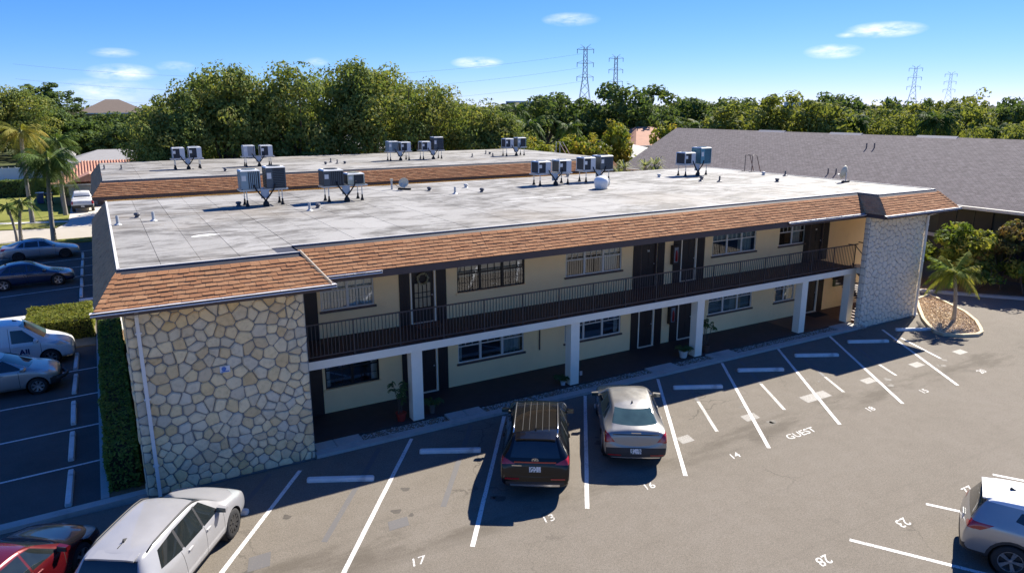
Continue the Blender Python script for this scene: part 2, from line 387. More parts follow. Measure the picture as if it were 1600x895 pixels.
tag(pebbles('gravel', sp, m_tone('river gravel', [(0, (.10, .09, .08)), (.35, (.26, .22, .18)), (.7, (.42, .38, .33)), (1, (.55, .52, .48))]), 'brown and grey pebble strip between walkway and kerb'), 'brown and grey pebble strip between walkway and kerb', 'gravel')
tag(pebbles('spilled_stones', [(30.35+r_.gauss(0, .16), .05+r_.gauss(0, .13), .02+abs(r_.gauss(0, .05))) for _ in range(60)], m_tone('pale stones', [(0, (.35, .22, .16)), (1, (.62, .55, .46))]), 'small pile of pale stones beside the right stone wall', .04, .10), 'small pile of pale stones beside the right stone wall', 'stones')

# planting island at the right end
isl = [(38.9, 1.9), (38.4, .9), (37.05, -1.15), (35.9, -2.3), (34.92, -3.01), (34.3, -3.4), (33.75, -3.5), (33.0, -3.2), (32.4, -2.65), (32.45, -2.2), (33.2, -1.4), (34.01, -.67), (35.6, .5), (37.3, 1.7)]
isl = isl[::-1]
def area(p): return sum(p[i][0]*p[(i+1) % len(p)][1]-p[(i+1) % len(p)][0]*p[i][1] for i in range(len(p)))
if area(isl) < 0: isl = isl[::-1]
def shrink(p, d):
    out = []; n = len(p)
    for i in range(n):
        a, b, c_ = Vector(p[i-1]), Vector(p[i]), Vector(p[(i+1) % n]); e1 = (b-a).normalized(); e2 = (c_-b).normalized()
        nn = Vector((-(e1.y+e2.y), e1.x+e2.x)); nn = nn.normalized()/max(.5, math.sqrt((1+e1.dot(e2))/2)) ; q = b+nn*d; out.append((q.x, q.y))
    return out
inn = shrink(isl, .14)
ik = MB(); n_ = len(isl)
for i in range(n_):
    j = (i+1) % n_
    a, b, c_, d = isl[i], isl[j], inn[j], inn[i]
    ik.face([(*a, .13), (*b, .13), (*c_, .13), (*d, .13)]); ik.face([(*a, -.05), (*b, -.05), (*b, .13), (*a, .13)]); ik.face([(*d, .13), (*c_, .13), (*c_, .02), (*d, .02)])
struct(ik.build('island_kerb', SAND))
struct(MB().face([(*p, .06) for p in inn]).build('island_bed', paint('tan gravel ground', (.50, .37, .22), .95, .3, 9, .6)))
def inside(p, poly):
    c = False; n = len(poly)
    for i in range(n):
        x1, y1 = poly[i]; x2, y2 = poly[(i+1) % n]
        if (y1 > p[1]) != (y2 > p[1]) and p[0] < (x2-x1)*(p[1]-y1)/(y2-y1)+x1: c = not c
    return c
sp = []
while len(sp) < 4200:
    p = (r_.uniform(31.5, 39), r_.uniform(-3.6, 2))
    if inside(p, inn): sp.append((*p, .062))
tag(pebbles('island_gravel', sp, m_tone('tan gravel', [(0, (.28, .18, .10)), (.4, (.52, .37, .21)), (.75, (.66, .50, .31)), (1, (.72, .60, .44))]), '', .03, .075), 'tan gravel covering the planting island by the small palm', 'gravel')
struct(MB().prism([(34.46, .0), (34.6, -.12), (36.9, 1.75), (36.9, 3.3), (34.46, 3.3)], -.02, .05).build('corner_path', CONC_PALE))
kerb('shrub_bed_kerb', [(38.6, 3.3), (45.5, -5.2), (45.8, -4.9), (38.8, 3.6)], .12, CONC)
struct(MB().prism([(38.82, 3.62), (45.82, -4.88), (60, -4.9), (60, 45), (36.9, 45), (36.9, 3.62)], -.06, .06).build('shrub_bed', MULCH))

# wheel stops: each a loose concrete bar
def wheel_stop_mesh(L):
    prof = [(-.085, 0), (-.085, .05), (-.06, .115), (.06, .115), (.085, .05), (.085, 0)]; m = MB(); n = len(prof)
    for sx in (-1, 1):
        pass
    ends = [(-L/2, 1.0), (-L/2+.05, 1.0), (L/2-.05, 1.0), (L/2, 1.0)]
    for i, (x, s) in enumerate(ends):
        k = .8 if i in (0, 3) else 1.0
        for (y, z) in prof: m.v.append((x, y*k, z*(.86 if i in (0, 3) else 1)))
    for i in range(3):
        for j in range(n-1): m.f.append((i*n+j, (i+1)*n+j, (i+1)*n+j+1, i*n+j+1)); m.m.append(0); m.t.append(0)
    m.f.append(tuple(range(n))); m.f.append(tuple(range(4*n-1, 3*n-1, -1))); m.m += [0, 0]; m.t += [0, 0]
    return m.mesh('wheel_stop', paint('wheel stop concrete', (.66, .65, .62), .85, .14, 5, .3, obj=True, dirt=((.2, .18, .16), .5)))
ws1, ws2 = wheel_stop_mesh(1.86), wheel_stop_mesh(2.12)
GW = 'wheel stops along the stalls'
front = [((5.0-.25, -1.71), 'wheel stop in the empty stall next to the white car'), ((8.15, -1.70), 'wheel stop in the empty stall left of the black car'),
         ((11.25, -1.55), 'wheel stop in front of the black car'), ((14.75, -1.60), 'wheel stop in front of the champagne sedan'),
         ((18.29, -1.69), 'wheel stop in the first empty stall right of the champagne sedan'), ((21.72, -1.60), 'wheel stop in the stall left of the guest stall number'),
         ((25.10, -1.57), 'third wheel stop right of the champagne sedan'), ((28.62, -1.51), 'wheel stop in front of the right stone wall'),
         ((32.13, -1.50), 'wheel stop beside the gravel island, half in sun'), ((1.35, -1.75), 'wheel stop under the nose of the white car'), ((-2.05, -1.75), 'wheel stop under the nose of the red car')]
for (x, y), lb in front:
    o = link('wheel_stop', ws1, None, (x, y, .001), (0, 0, R(-26.5)+rnd.uniform(-.02, .02))); tag(o, lb, 'wheel stop', GW)
names = ['nearest wheel stop in the shaded side lot', 'second nearest wheel stop beside the long hedge', 'third wheel stop beside the long hedge', 'wheel stop in front of the silver hatchback', 'wheel stop in front of the white van']
for (y, lb) in zip((1.60, 4.49, 7.36, 10.42, 13.3), names):
    o = link('wheel_stop', ws2, None, (-1.86, y, -.002), (0, 0, R(90)+rnd.uniform(-.02, .02))); tag(o, lb, 'wheel stop', GW)
names = ['wheel stop just past the verge in the far side lot', 'wheel stop in front of the blue sedan', 'wheel stop between the blue and silver sedans', 'wheel stop nearest the silver sedan', 'wheel stop in front of the silver sedan']
for (y, lb) in zip((26.3, 29.1, 32.2, 35.2, 38.4), names):
    o = link('wheel_stop', ws2, None, (-1.8, y, -.002), (0, 0, R(90)+rnd.uniform(-.02, .02))); tag(o, lb, 'wheel stop', GW)
o = link('wheel_stop', ws1, None, (-.95, 24.4, .0), (0, 0, 0)); tag(o, 'crosswise wheel stop by the corner of the apartment roof', 'wheel stop', GW)

# the street, lawns and driveway beyond the side lot
struct(MB().prism([(-120, 46.6), (2.2, 46.6), (2.2, 56), (-1.2, 56.2), (-2.3, 55.6), (-3.3, 53.6), (-8, 54.6), (-120, 62)], -.09, -.02).build('road', CONC_ROAD))
struct(MB().prism([(-3.9, 53.6), (-3.1, 56.8), (-3.1, 69.8), (1.5, 69.8), (1.5, 56.8), (1.9, 55.6), (1.9, 53.4)], -.09, .005).build('driveway', paint('pale driveway', (.50, .46, .40), .9, .08, 1.2)))
struct(MB().prism([(-120, 62.3), (-8, 54.9), (-4.1, 54.0), (-3.12, 56.8), (-3.12, 100), (-120, 100)], -.09, .02).build('lawn', GRASS))
struct(MB().prism([(-120, 65.5), (-9, 58.6), (-3.12, 56.9), (-3.12, 57.8), (-9, 59.6), (-120, 66.6)], -.05, .04).build('sidewalk', CONC_PALE))
struct(MB().prism([(-40, 45.2), (-.6, 44.6), (.5, 45.6), (.5, 46.58), (-40, 46.58)], -.08, .08).build('street_verge', GRASS))
# ================================================================== FRONT APARTMENT BUILDING
CREAM = paint('cream stucco', (.95, .69, .37), .85, .06, 1.5, .25, dirt=((.70, .49, .27), .35))
CREAM_W = paint('off white trim paint', (.90, .81, .64), .75, .06, 2, .1)
BROWN_D = paint('dark brown paint', (.028, .020, .018), .5, .2, 3)
FASCIA = paint('brown fascia paint', (.085, .060, .055), .55, .15, 3)
RAILM = paint('railing enamel', (.052, .046, .050), .45, .12, 6)
MORTAR = paint('grey mortar', (.20, .20, .195), .95, .15, 6, .4)
GUTTER = paint('brown gutter', (.075, .052, .045), .4, .15, 3)
GUT_IN = paint('gutter guard', (.60, .58, .57), .5, .2, 5)
PIPE_W = paint('white downpipe', (.72, .70, .66), .45, .06, 4)
TAR = paint('roof edge tar', (.040, .040, .048), .55, .25, 5, .2)
EDGE_W = paint('roof edge metal', (.55, .53, .50), .5, .15, 5)
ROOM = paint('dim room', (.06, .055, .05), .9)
CURT = paint('curtain cloth', (.62, .62, .60), .9, .08, 6)
BLIND = paint('window blind', (.46, .50, .46), .8, .06, 20)
FR_W = paint('white window frame', (.60, .59, .55), .5, .06, 5)
FR_B = paint('black window frame', (.012, .012, .013), .4, .1, 5)
METALG = paint('galvanised metal', (.52, .53, .54), .38, .1, 8, metal=.6)
BLACKR = paint('black rubber', (.015, .015, .015), .7, .2, 8)
def m_glass(name, tint=(.7, .78, .76), fac=.16):
    t = NT(name); tr = t.node('ShaderNodeBsdfTransparent'); tr.inputs[0].default_value = (*tint, 1)
    gl = t.node('ShaderNodeBsdfGlossy'); gl.inputs['Roughness'].default_value = .03; gl.inputs[0].default_value = (.9, .95, 1, 1)
    fr = t.node('ShaderNodeFresnel', IOR=1.5); mx = t.n.new('ShaderNodeMixShader')
    t.l.new(t.math('ADD', fr.outputs[0], fac, clamp=True), mx.inputs[0]); t.l.new(tr.outputs[0], mx.inputs[1]); t.l.new(gl.outputs[0], mx.inputs[2]); t.l.new(mx.outputs[0], t.out.inputs[0])
    return t.mat
GLASS = m_glass('window glass')
def m_stone():
    t = NT('field stone'); oi = t.node('ShaderNodeObjectInfo'); at = t.node('ShaderNodeAttribute', attribute_name='tone')
    f = t.math('FRACT', t.math('ADD', oi.outputs['Random'], at.outputs['Fac']))
    c = t.ramp(f, [(0, (0.704, 0.505, 0.248)), (.17, (0.836, 0.680, 0.423)), (.33, (0.572, 0.494, 0.368)), (.5, (0.858, 0.700, 0.442)), (.67, (0.660, 0.474, 0.248)), (.83, (0.660, 0.587, 0.451)), (1, (0.792, 0.639, 0.396))])
    n = t.noise(7, 6, .65); c = t.mix(1.0, c, t.ramp(n, [(.28, (.80, .78, .74)), (.5, (1, 1, 1)), (.75, (1.1, 1.08, 1.02))]), 'MULTIPLY')
    d = t.sstep(t.noise(3.3, 5, .7), .55, .72); c = t.mix(t.math('MULTIPLY', d, .35), c, (.46, .36, .22))
    t.col(c).set(rough=.9, spec=.25).bump(t.noise(22, 5, .7), .5, .02); return t.mat
STONE = m_stone()
def m_shingle(name, stops):
    t = NT(name); oi = t.node('ShaderNodeObjectInfo'); at = t.node('ShaderNodeAttribute', attribute_name='tone')
    f = t.math('FRACT', t.math('ADD', oi.outputs['Random'], at.outputs['Fac']))
    c = t.ramp(f, stops); c = t.mix(1.0, c, t.ramp(t.noise(90, 2, .7), [(.28, (.62, .62, .62)), (.72, (1.3, 1.3, 1.3))]), 'MULTIPLY')
    c = t.mix(t.math('MULTIPLY', t.sstep(t.noise(1.1, 5, .65), .5, .75), .30), c, (.14, .085, .055))
    t.col(c).set(rough=.95, spec=.15).bump(t.noise(120, 2, .7), .5, .006); return t.mat
SHINGLE = m_shingle('brown shingle', [(0, (.355, .172, .085)), (.2, (.41, .210, .105)), (.4, (.305, .146, .074)), (.6, (.435, .230, .118)), (.8, (.335, .160, .080)), (1, (.385, .188, .094))])
SHINGLE_G = m_shingle('shade-lifted side shingle', [(0, (.46, .25, .125)), (.5, (.58, .32, .16)), (1, (.51, .29, .145))])  # same shingle, colour raised and warmed to offset shade on left-facing slopes
def m_membrane():
    t = NT('roof membrane'); oi = t.node('ShaderNodeObjectInfo')
    c = t.ramp(oi.outputs['Random'], [(0, (.262, .252, .234)), (1, (.312, .302, .284))])
    c = t.mix(1.0, c, t.ramp(t.noise(16, 4, .7), [(.3, (.86, .86, .86)), (.7, (1.08, 1.08, 1.08))]), 'MULTIPLY')
    s1 = t.sstep(t.noise(.34, 7, .70, t.pos((.75, 1.2, 1)), .8), .41, .55); s2 = t.sstep(t.noise(1.3, 6, .72, t.pos((.6, 1.6, 1))), .36, .58)
    c = t.mix(t.math('MULTIPLY', t.math('MULTIPLY', s1, s2), .85), c, (.075, .067, .056))
    s3 = t.sstep(t.noise(.16, 4, .6), .5, .68); c = t.mix(t.math('MULTIPLY', s3, .40), c, (.22, .185, .14))
    t.col(c).set(rough=.72, spec=.35).bump(t.noise(9, 4), .2, .01); return t.mat
MEMB = m_membrane()
def m_side_rough(): return None

bld = thing('apartment_building', 'two-storey apartment building with field stone end walls and brown mansard roof', 'building', (17, 8, 0))
OFF = Vector((-17, -8, 0))
def B(mb, name, mats, parent=None, **kw):
    """link a part built in world coordinates below the building (or below one of its parts)"""
    o = mb.build(name, mats, parent or bld, **kw)
    if parent is None: o.location = OFF
    return o
XL, XA, XB, XR = 0.0, 4.50, 30.07, 34.42
HR, HE = 6.27, 5.47
YF = 2.80                 # recessed apartment front
# --- recessed front wall with openings
def wall_y(mb, x0, x1, z0, z1, y, holes, depth=.11, m=0):
    xs = sorted({x0, x1, *[h[0] for h in holes], *[h[1] for h in holes]}); zs = sorted({z0, z1, *[h[2] for h in holes], *[h[3] for h in holes]})
    for i in range(len(xs)-1):
        for j in range(len(zs)-1):
            cx, cz = (xs[i]+xs[i+1])/2, (zs[j]+zs[j+1])/2
            if any(h[0] < cx < h[1] and h[2] < cz < h[3] for h in holes): continue
            mb.face([(xs[i], y, zs[j]), (xs[i+1], y, zs[j]), (xs[i+1], y, zs[j+1]), (xs[i], y, zs[j+1])], m)
    for (a, b, c, d) in holes:
        mb.face([(a, y, c), (a, y, d), (a, y+depth, d), (a, y+depth, c)], m); mb.face([(b, y, d), (b, y, c), (b, y+depth, c), (b, y+depth, d)], m)
        mb.face([(a, y, c), (a, y+depth, c), (b, y+depth, c), (b, y, c)], m); mb.face([(a, y, d), (b, y, d), (b, y+depth, d), (a, y+depth, d)], m)
F1, F2 = .10, 2.76       # floor levels
WIN = [ # x0, x1, z0, z1, units, frame, covering
    (5.68, 7.50, 3.68, 4.92, 2, 'w', 'curtain'), (10.62, 13.45, 3.66, 4.94, 3, 'b', 'blind'), (15.32, 18.08, 3.68, 4.92, 3, 'w', 'half'), (23.15, 25.90, 3.70, 4.94, 3, 'w', 'half2'), (27.45, 29.28, 3.73, 4.94, 2, 'w', 'half'),
    (5.66, 7.55, .95, 2.17, 2, 'b', 'dark'), (10.60, 13.42, .96, 2.17, 3, 'w', 'half'), (15.32, 18.14, .95, 2.17, 3, 'w', 'dark'), (23.13, 25.92, .97, 2.17, 3, 'w', 'blindg'), (27.45, 28.85, .96, 2.17, 2, 'w', 'half')]
DOOR = [(8.81, 9.76, F2), (8.81, 9.76, F1), (19.08, 19.94, F2), (19.08, 19.94, F1), (21.30, 22.20, F2), (21.30, 22.20, F1), (29.62, 30.60, F2), (29.62, 30.60, F1)]
holes = [w[:4] for w in WIN]+[(a, b, z, z+2.06) for a, b, z in DOOR]
fm = MB(); wall_y(fm, XA, XR, 0, 5.34, YF, holes)
# remaining walls: left end, back, right end
fm.face([(0, 15.35, 0), (0, .02, 0), (0, .02, 5.34), (0, 15.35, 5.34)]); fm.face([(XR, 2.8, 0), (XR, 15.35, 0), (XR, 15.35, 5.34), (XR, 2.8, 5.34)])
fm.face([(XR, 15.35, 0), (0, 15.35, 0), (0, 15.35, 5.34), (XR, 15.35, 5.34)])
front_wall = B(fm, 'wall', CREAM)
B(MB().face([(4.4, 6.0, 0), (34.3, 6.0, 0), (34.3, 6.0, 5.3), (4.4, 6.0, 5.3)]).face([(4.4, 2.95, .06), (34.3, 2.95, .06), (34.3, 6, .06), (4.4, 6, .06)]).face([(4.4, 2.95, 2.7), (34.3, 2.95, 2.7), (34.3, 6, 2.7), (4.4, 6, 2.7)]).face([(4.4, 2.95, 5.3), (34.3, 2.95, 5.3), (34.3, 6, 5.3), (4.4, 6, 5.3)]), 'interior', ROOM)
MB_BASE = MB()
for (x0, x1, z0) in [(XA, XR, F2)]: MB_BASE.box(x0, x1, 2.785, 2.80, z0, z0+.0)
def window(x0, x1, z0, z1, units, fr, cov, y=YF, root=None, off=True, k=0):
    fmat = FR_W if fr == 'w' else FR_B; m = MB(); fw_ = .045; yo, yi = y+.03, y+.085
    m.box(x0, x1, yo, yi, z0, z0+fw_); m.box(x0, x1, yo, yi, z1-fw_, z1); m.box(x0, x0+fw_, yo, yi, z0+fw_, z1-fw_); m.box(x1-fw_, x1, yo, yi, z0+fw_, z1-fw_)
    W = (x1-x0)/units
    for i in range(1, units): m.box(x0+i*W-.045, x0+i*W+.045, yo+.002, yi, z0+fw_, z1-fw_)
    w = B(m, 'window', fmat)
    MB().box(x0-.06, x1+.06, y-.055, y+.028, z0-.07, z0-.002).build('sill', FASCIA if fr == 'w' else CREAM, w)
    zm = z0+(z1-z0)*.52; gr = MB()
    for i in range(units):
        a, b = x0+i*W+.046, x0+(i+1)*W-.046
        gr.box(a, b, yo+.012, yi-.004, zm-.022, zm+.022)
        nv = 2
        for q in range(1, nv+1): gr.box(a+(b-a)*q/(nv+1)-.008, a+(b-a)*q/(nv+1)+.008, yo+.018, yi-.02, zm+.022, z1-fw_)
        if fr == 'b' or cov == 'curtain':
            for q in range(1, nv+1): gr.box(a+(b-a)*q/(nv+1)-.008, a+(b-a)*q/(nv+1)+.008, yo+.018, yi-.02, z0+fw_, zm-.022)
            gr.box(a, b, yo+.019, yi-.021, (z0+zm)/2-.008, (z0+zm)/2+.008)
        gr.box(a, b, yo+.019, yi-.021, (z1+zm)/2-.008, (z1+zm)/2+.008) if fr == 'b' or cov == 'curtain' else None
        MB().face([(a, yi-.030, z0+fw_), (b, yi-.030, z0+fw_), (b, yi-.030, zm-.02), (a, yi-.030, zm-.02)]).build('pane', GLASS, w)
        MB().face([(a, yi-.012, zm+.02), (b, yi-.012, zm+.02), (b, yi-.012, z1-fw_), (a, yi-.012, z1-fw_)]).build('pane', GLASS, w)
    gr.build('grille', fmat, w)
    cm = MB(); r = random.Random(k+int(x0*10))
    def cloth(a, b, c, d, yy, amp=.03, n=None):
        n = n or max(4, int((b-a)/.05))
        for i in range(n):
            xa, xb = a+(b-a)*i/n, a+(b-a)*(i+1)/n; ya = yy+amp*math.sin(i*1.9+r.random()*.4); yb = yy+amp*math.sin((i+1)*1.9)
            cm.face([(xa, ya, c), (xb, yb, c), (xb, yb, d), (xa, ya, d)])
    yy = y+.20
    if cov == 'curtain': cloth(x0, x1, z0, z1, yy)
    elif cov == 'blind':
        for i in range(int((z1-z0)*.62/.045)): cm.obox(((x0+x1)/2, yy, z1-.03-i*.045), ((x1-x0)/2, 0, 0), (0, .016, .012), (0, 0, .001))
    elif cov == 'blindg':
        for i in range(int((z1-z0)/.045)): cm.obox(((x0+x1)/2, yy, z1-.03-i*.045), ((x1-x0)/2, 0, 0), (0, .016, .012), (0, 0, .001))
    elif cov in ('half', 'half2'):
        cloth(x0, x1, zm+.18 if cov == 'half' else zm, z1, yy); cloth(x0+(x1-x0)*.68, x1, z0, zm+.2, yy+.09)
        cloth(x0, x0+(x1-x0)*.10, z0, zm+.2, yy+.09)
    else: cloth(x0, x0+.22, z0, z1, yy); cloth(x1-.22, x1, z0, z1, yy)
    cm.build('blind' if cov.startswith('blind') else 'curtain', BLIND if cov.startswith('blind') else CURT, w)
    return w
for k, wd in enumerate(WIN): window(*wd, k=k)
# doors: leaf, pale casing, shutters either side
def door(a, b, z, kind='plain', sh=(True, True), shw=.38, num=None):
    m = MB(); y = YF+.055
    d = B(MB().box(a+.05, b-.05, y, y+.04, z+.02, z+2.01), 'door', BROWN_D)
    c = MB(); c.box(a-.0, a+.05, YF-.02, YF+.10, z, z+2.06); c.box(b-.05, b, YF-.02, YF+.10, z, z+2.06); c.box(a+.05, b-.05, YF-.02, YF+.10, z+2.01, z+2.06); c.box(a, b, YF-.05, YF+.10, z-.002, z+.018)
    c.build('door_frame', CREAM_W if kind != 'dark' else FASCIA, d)
    p = MB(); w = b-a
    if kind == 'screen':
        gl = MB().box(a+.16, b-.16, y-.012, y-.004, z+.55, z+1.45).build('door_pane', paint('frosted door glass', (.42, .34, .22), .25, .15, 6), d)
        for q in range(5): x = a+.16+(w-.32)*q/4; p.box(x-.012, x+.012, y-.035, y-.014, z+.5, z+1.5)
        for zz in (.55, .92, 1.10, 1.45): p.box(a+.15, b-.15, y-.037, y-.013, z+zz-.012, z+zz+.012)
        p.build('security_bars', FR_B, d)
    else:
        for (u0, u1, v0, v1) in [(.14, .46, .18, .80), (.54, .86, .18, .80), (.14, .46, .95, 1.80), (.54, .86, .95, 1.80)]:
            p.box(a+w*u0, a+w*u1, y-.012, y-.001, z+v0, z+v1)
        p.build('door_panels', BROWN_D, d)
    MB().lathe([(.0, -.07), (.022, -.065), (.03, -.05), (.022, -.03), (.012, -.028), (.012, 0)], 10, (b-.13, y, z+.98), 'y').build('door_handle', METALG, d, smooth=True)
    for s, on in zip((0, 1), sh):
        if not on: continue
        x0 = a-.03-shw if s == 0 else b+.03
        m = MB().box(x0, x0+shw, YF-.035, YF-.003, z+.0, z+2.12)
        for i in range(1, 4): m.box(x0+shw*i/4-.006, x0+shw*i/4+.006, YF-.043, YF-.036, z+.03, z+2.09)
        B(m, 'shutter', BROWN_D)
    if num:
        me = text_mesh(num, .13, .004); me.materials.append(PIPE_W)
        link('door_number', me, d, ((a+b)/2, y-.016, z+1.55), (R(90), 0, 0))
    return d
door(8.81, 9.76, F2, 'screen'); door(8.81, 9.76, F1, 'plain'); door(19.08, 19.94, F2, 'dark', num='16'); door(19.08, 19.94, F1, 'plain')
door(21.30, 22.20, F2, 'plain', shw=.42); door(21.30, 22.20, F1, 'plain', shw=.42); door(29.62, 30.60, F2, 'dark', num='18'); door(29.62, 30.60, F1, 'plain')
for z in (F1, F2):
    m = MB().box(4.52, 5.56, YF-.035, YF-.003, z, z+2.35); m.box(4.56, 5.5, YF-.05, YF-.036, z+.05, z+2.05); B(m, 'utility_door', BROWN_D)
# dark kickboard painted along the wall foot
for z in (F1,): pass

# --- stone end walls
def clip(poly, px, py, nx, ny):
    out = []
    for i in range(len(poly)):
        a, b = poly[i], poly[(i+1) % len(poly)]
        da = (a[0]-px)*nx+(a[1]-py)*ny; db = (b[0]-px)*nx+(b[1]-py)*ny
        if da <= 0: out.append(a)
        if (da < 0 < db) or (db < 0 < da):
            t = da/(da-db); out.append((a[0]+(b[0]-a[0])*t, a[1]+(b[1]-a[1])*t))
    return out
def voronoi_stones(W, H, n, seed, ax=.85):
    r = random.Random(seed); pts = []; tries = 0; mean = math.sqrt(W*H/n)
    while tries < 9000 and len(pts) < n*1.3:
        tries += 1; p = (r.uniform(0, W), r.uniform(0, H)); rad = mean*r.choice((.52, .62, .78, .92, 1.12))
        if all(math.hypot((p[0]-q[0])*q[3], (p[1]-q[1])/q[3]) > (rad+q[2])/2 for q in pts): pts.append((p[0], p[1], rad, r.choice((.8, .9, 1.0, 1.15, 1.3))))
    pts = [(p[0], p[1]) for p in pts]
    for _ in range(1):
        new = []
        for k, p in enumerate(pts):
            c = cellof(p, pts, W, H)
            if len(c) > 2:
                cx = sum(q[0] for q in c)/len(c); cz = sum(q[1] for q in c)/len(c); new.append((p[0]*.6+cx*.4, p[1]*.6+cz*.4))
        pts = new
    return [c for c in (cellof(p, pts, W, H) for p in pts) if len(c) > 2]
def cellof(p, pts, W, H):
    poly = [(0, 0), (W, 0), (W, H), (0, H)]
    for q in pts:
        if q is p: continue
        dx, dy = q[0]-p[0], q[1]-p[1]; d = math.hypot(dx, dy)
        if d < 1e-6 or d > 1.6: continue
        poly = clip(poly, (p[0]+q[0])/2, (p[1]+q[1])/2, dx/d, dy/d)
        if len(poly) < 3: break
    return poly
def stone_faces(mb, poly, r, to3, t=0.0):
    cx = sum(p[0] for p in poly)/len(poly); cz = sum(p[1] for p in poly)/len(poly)
    q = [p for i, p in enumerate(poly) if math.hypot(p[0]-poly[i-1][0], p[1]-poly[i-1][1]) > .03]
    if len(q) < 3: return False
    # inset by a mortar joint, then round the corners
    ins = []
    for i in range(len(q)):
        a, b, c = Vector(q[i-1]), Vector(q[i]), Vector(q[(i+1) % len(q)]); e1 = (b-a).normalized(); e2 = (c-b).normalized()
        nn = Vector((-(e1.y+e2.y), e1.x+e2.x))
        if nn.length < 1e-6: continue
        nn = nn.normalized()/max(.45, math.sqrt(max(0, (1+e1.dot(e2))/2))); ins.append(b+nn*r.uniform(.008, .015))
    if len(ins) < 3: return False
    ring = []
    for i in range(len(ins)):
        a, b, c = ins[i-1], ins[i], ins[(i+1) % len(ins)]
        ring.append(b+(a-b)*.15+Vector((r.gauss(0, .006), r.gauss(0, .006)))); ring.append(b+(c-b)*.15+Vector((r.gauss(0, .006), r.gauss(0, .006))))
    n = len(ring); h = r.uniform(.022, .05); ct = Vector((cx, cz)); tx, tz = r.gauss(0, .03), r.gauss(0, .03)
    vs = [to3(p.x, p.y, 0) for p in ring]
    in1 = [p+(ct-p).normalized()*min(.03, (ct-p).length*.3) for p in ring]; vs += [to3(p.x, p.y, h+tx*(p.x-cx)+tz*(p.y-cz)) for p in in1]
    vs.append(to3(cx, cz, h+.006))
    fs = [(i, (i+1) % n, n+(i+1) % n, n+i) for i in range(n)]+[(n+i, n+(i+1) % n, 2*n) for i in range(n)]
    mb.add(vs, fs, 0, t); return True
HS = 5.36
sw = B(MB().box(0, XA, 0, .25, -.05, HS), 'stone_wall', MORTAR)
for k, poly in enumerate(voronoi_stones(XA, HS, 215, 11)):
    r = random.Random(k); mb = MB()
    if stone_faces(mb, poly, r, lambda x, z, h: (x, -h, z)): mb.build('stone', STONE, sw)
# side strip of corner stones on the left return
rs = MB(); z = 0; r = random.Random(4)
while z < HS-.1:
    h = r.uniform(.22, .48); z2 = min(HS, z+h)
    for (y0, y1) in ((.0, .42),): stone_faces(rs, [(.42, z), (.42, z2), (.0, z2), (.0, z)][::-1] if False else [(0, z), (.42, z), (.42, z2), (0, z2)], r, lambda a, b, h_: (-h_, a, b), r.random())
    z = z2
rs.build('corner_stones', STONE, sw, tone=True)
sw2 = B(MB().box(XB, XR, 0, .25, -.05, HS), 'stone_wall', paint('pale mortar', (.32, .30, .27), .95, .15, 6, .4))
rs = MB(); r = random.Random(44)
for poly in voronoi_stones(XR-XB, HS, 262, 23): stone_faces(rs, poly, r, lambda x, z, h: (XB+x, -h, z), r.random())
z = 0
while z < HS-.1:
    z2 = min(HS, z+r.uniform(.2, .42)); stone_faces(rs, [(0, z), (.25, z), (.25, z2), (0, z2)], r, lambda a, b, h_: (XB-h_, a, b), r.random()); z = z2
rs.build('stones', paint('grey field stone', (.72, .64, .50), .9, .15, 5, .5), sw2, tone=True, kind='stuff')
# solid behind the left stone wall
B(MB().box(0.003, XA-.003, .251, 2.79, 0, 5.33), 'end_room', CREAM)
# small blue emblem plaque on the left stone wall
pl = B(MB().box(2.10, 2.36, -.075, -.052, 3.18, 3.36), 'plaque', paint('plaque white', (.62, .64, .68), .4, .1, 9))
MB().lathe([(0, -.004), (.062, -.004), (.062, 0)], 14, (2.20, -.077, 3.285), 'y').build('emblem', paint('plaque blue', (.05, .16, .45), .4, .1, 9), pl)
MB().box(2.13, 2.33, -.080, -.0765, 3.195, 3.225).build('emblem_bar', _M['plaque blue'], pl)

# --- balcony slab, columns, railing
slab = B(MB().box(4.505, 30.5, .70, 2.795, 2.50, 2.76), 'balcony_slab', CREAM_W)
B(MB().box(4.51, 30.49, .712, 2.782, 2.7605, 2.768), 'balcony_floor', WALKPAINT)
B(MB().box(30.505, 31.3, .15, 1.25, 2.50, 2.76), 'landing', CREAM_W)
for x in (8.14, 14.40, 20.63, 26.98, 30.36):
    B(MB().box(x-.19, x+.19, .74, 1.10, .0, 2.497), 'column', CREAM_W)
rail = B(MB().box(4.52, 30.5, .765, .815, 3.86, 3.90), 'railing', RAILM)
MB().box(4.52, 30.5, .775, .805, 2.855, 2.885).build('bottom_rail', RAILM, rail)
post = MB().box(-.019, .019, -.019, .019, 2.768, 3.859).mesh('post', RAILM)
bal = MB().box(-.0095, .0095, -.0095, .0095, 2.886, 3.859).mesh('baluster', RAILM)
x = 4.60; i = 0
while x < 30.45:
    if i % 13 == 0: link('post', post, rail, (x, .79, 0))
    else: link('baluster', bal, rail, (x, .79, 0))
    x += .1165; i += 1
# short return railing and gate at the stair head
rr = B(MB().box(30.53, 30.57, .16, .80, 3.95, 3.99).box(30.53, 31.3, .16, .20, 3.95, 3.99).box(30.54, 30.56, .16, .2, 2.76, 4.15).box(31.26, 31.30, .16, .2, 2.76, 4.15)
       .tube([(30.55, .18, 4.0), (30.65, .18, 4.13), (30.9, .18, 4.18), (31.15, .18, 4.13), (31.28, .18, 4.0)], .014, 6), 'stair_gate', FR_B)
for k in range(6): MB().box(30.62+k*.12, 30.636+k*.12, .17, .19, 2.80, 3.95).build('baluster', FR_B, rr)
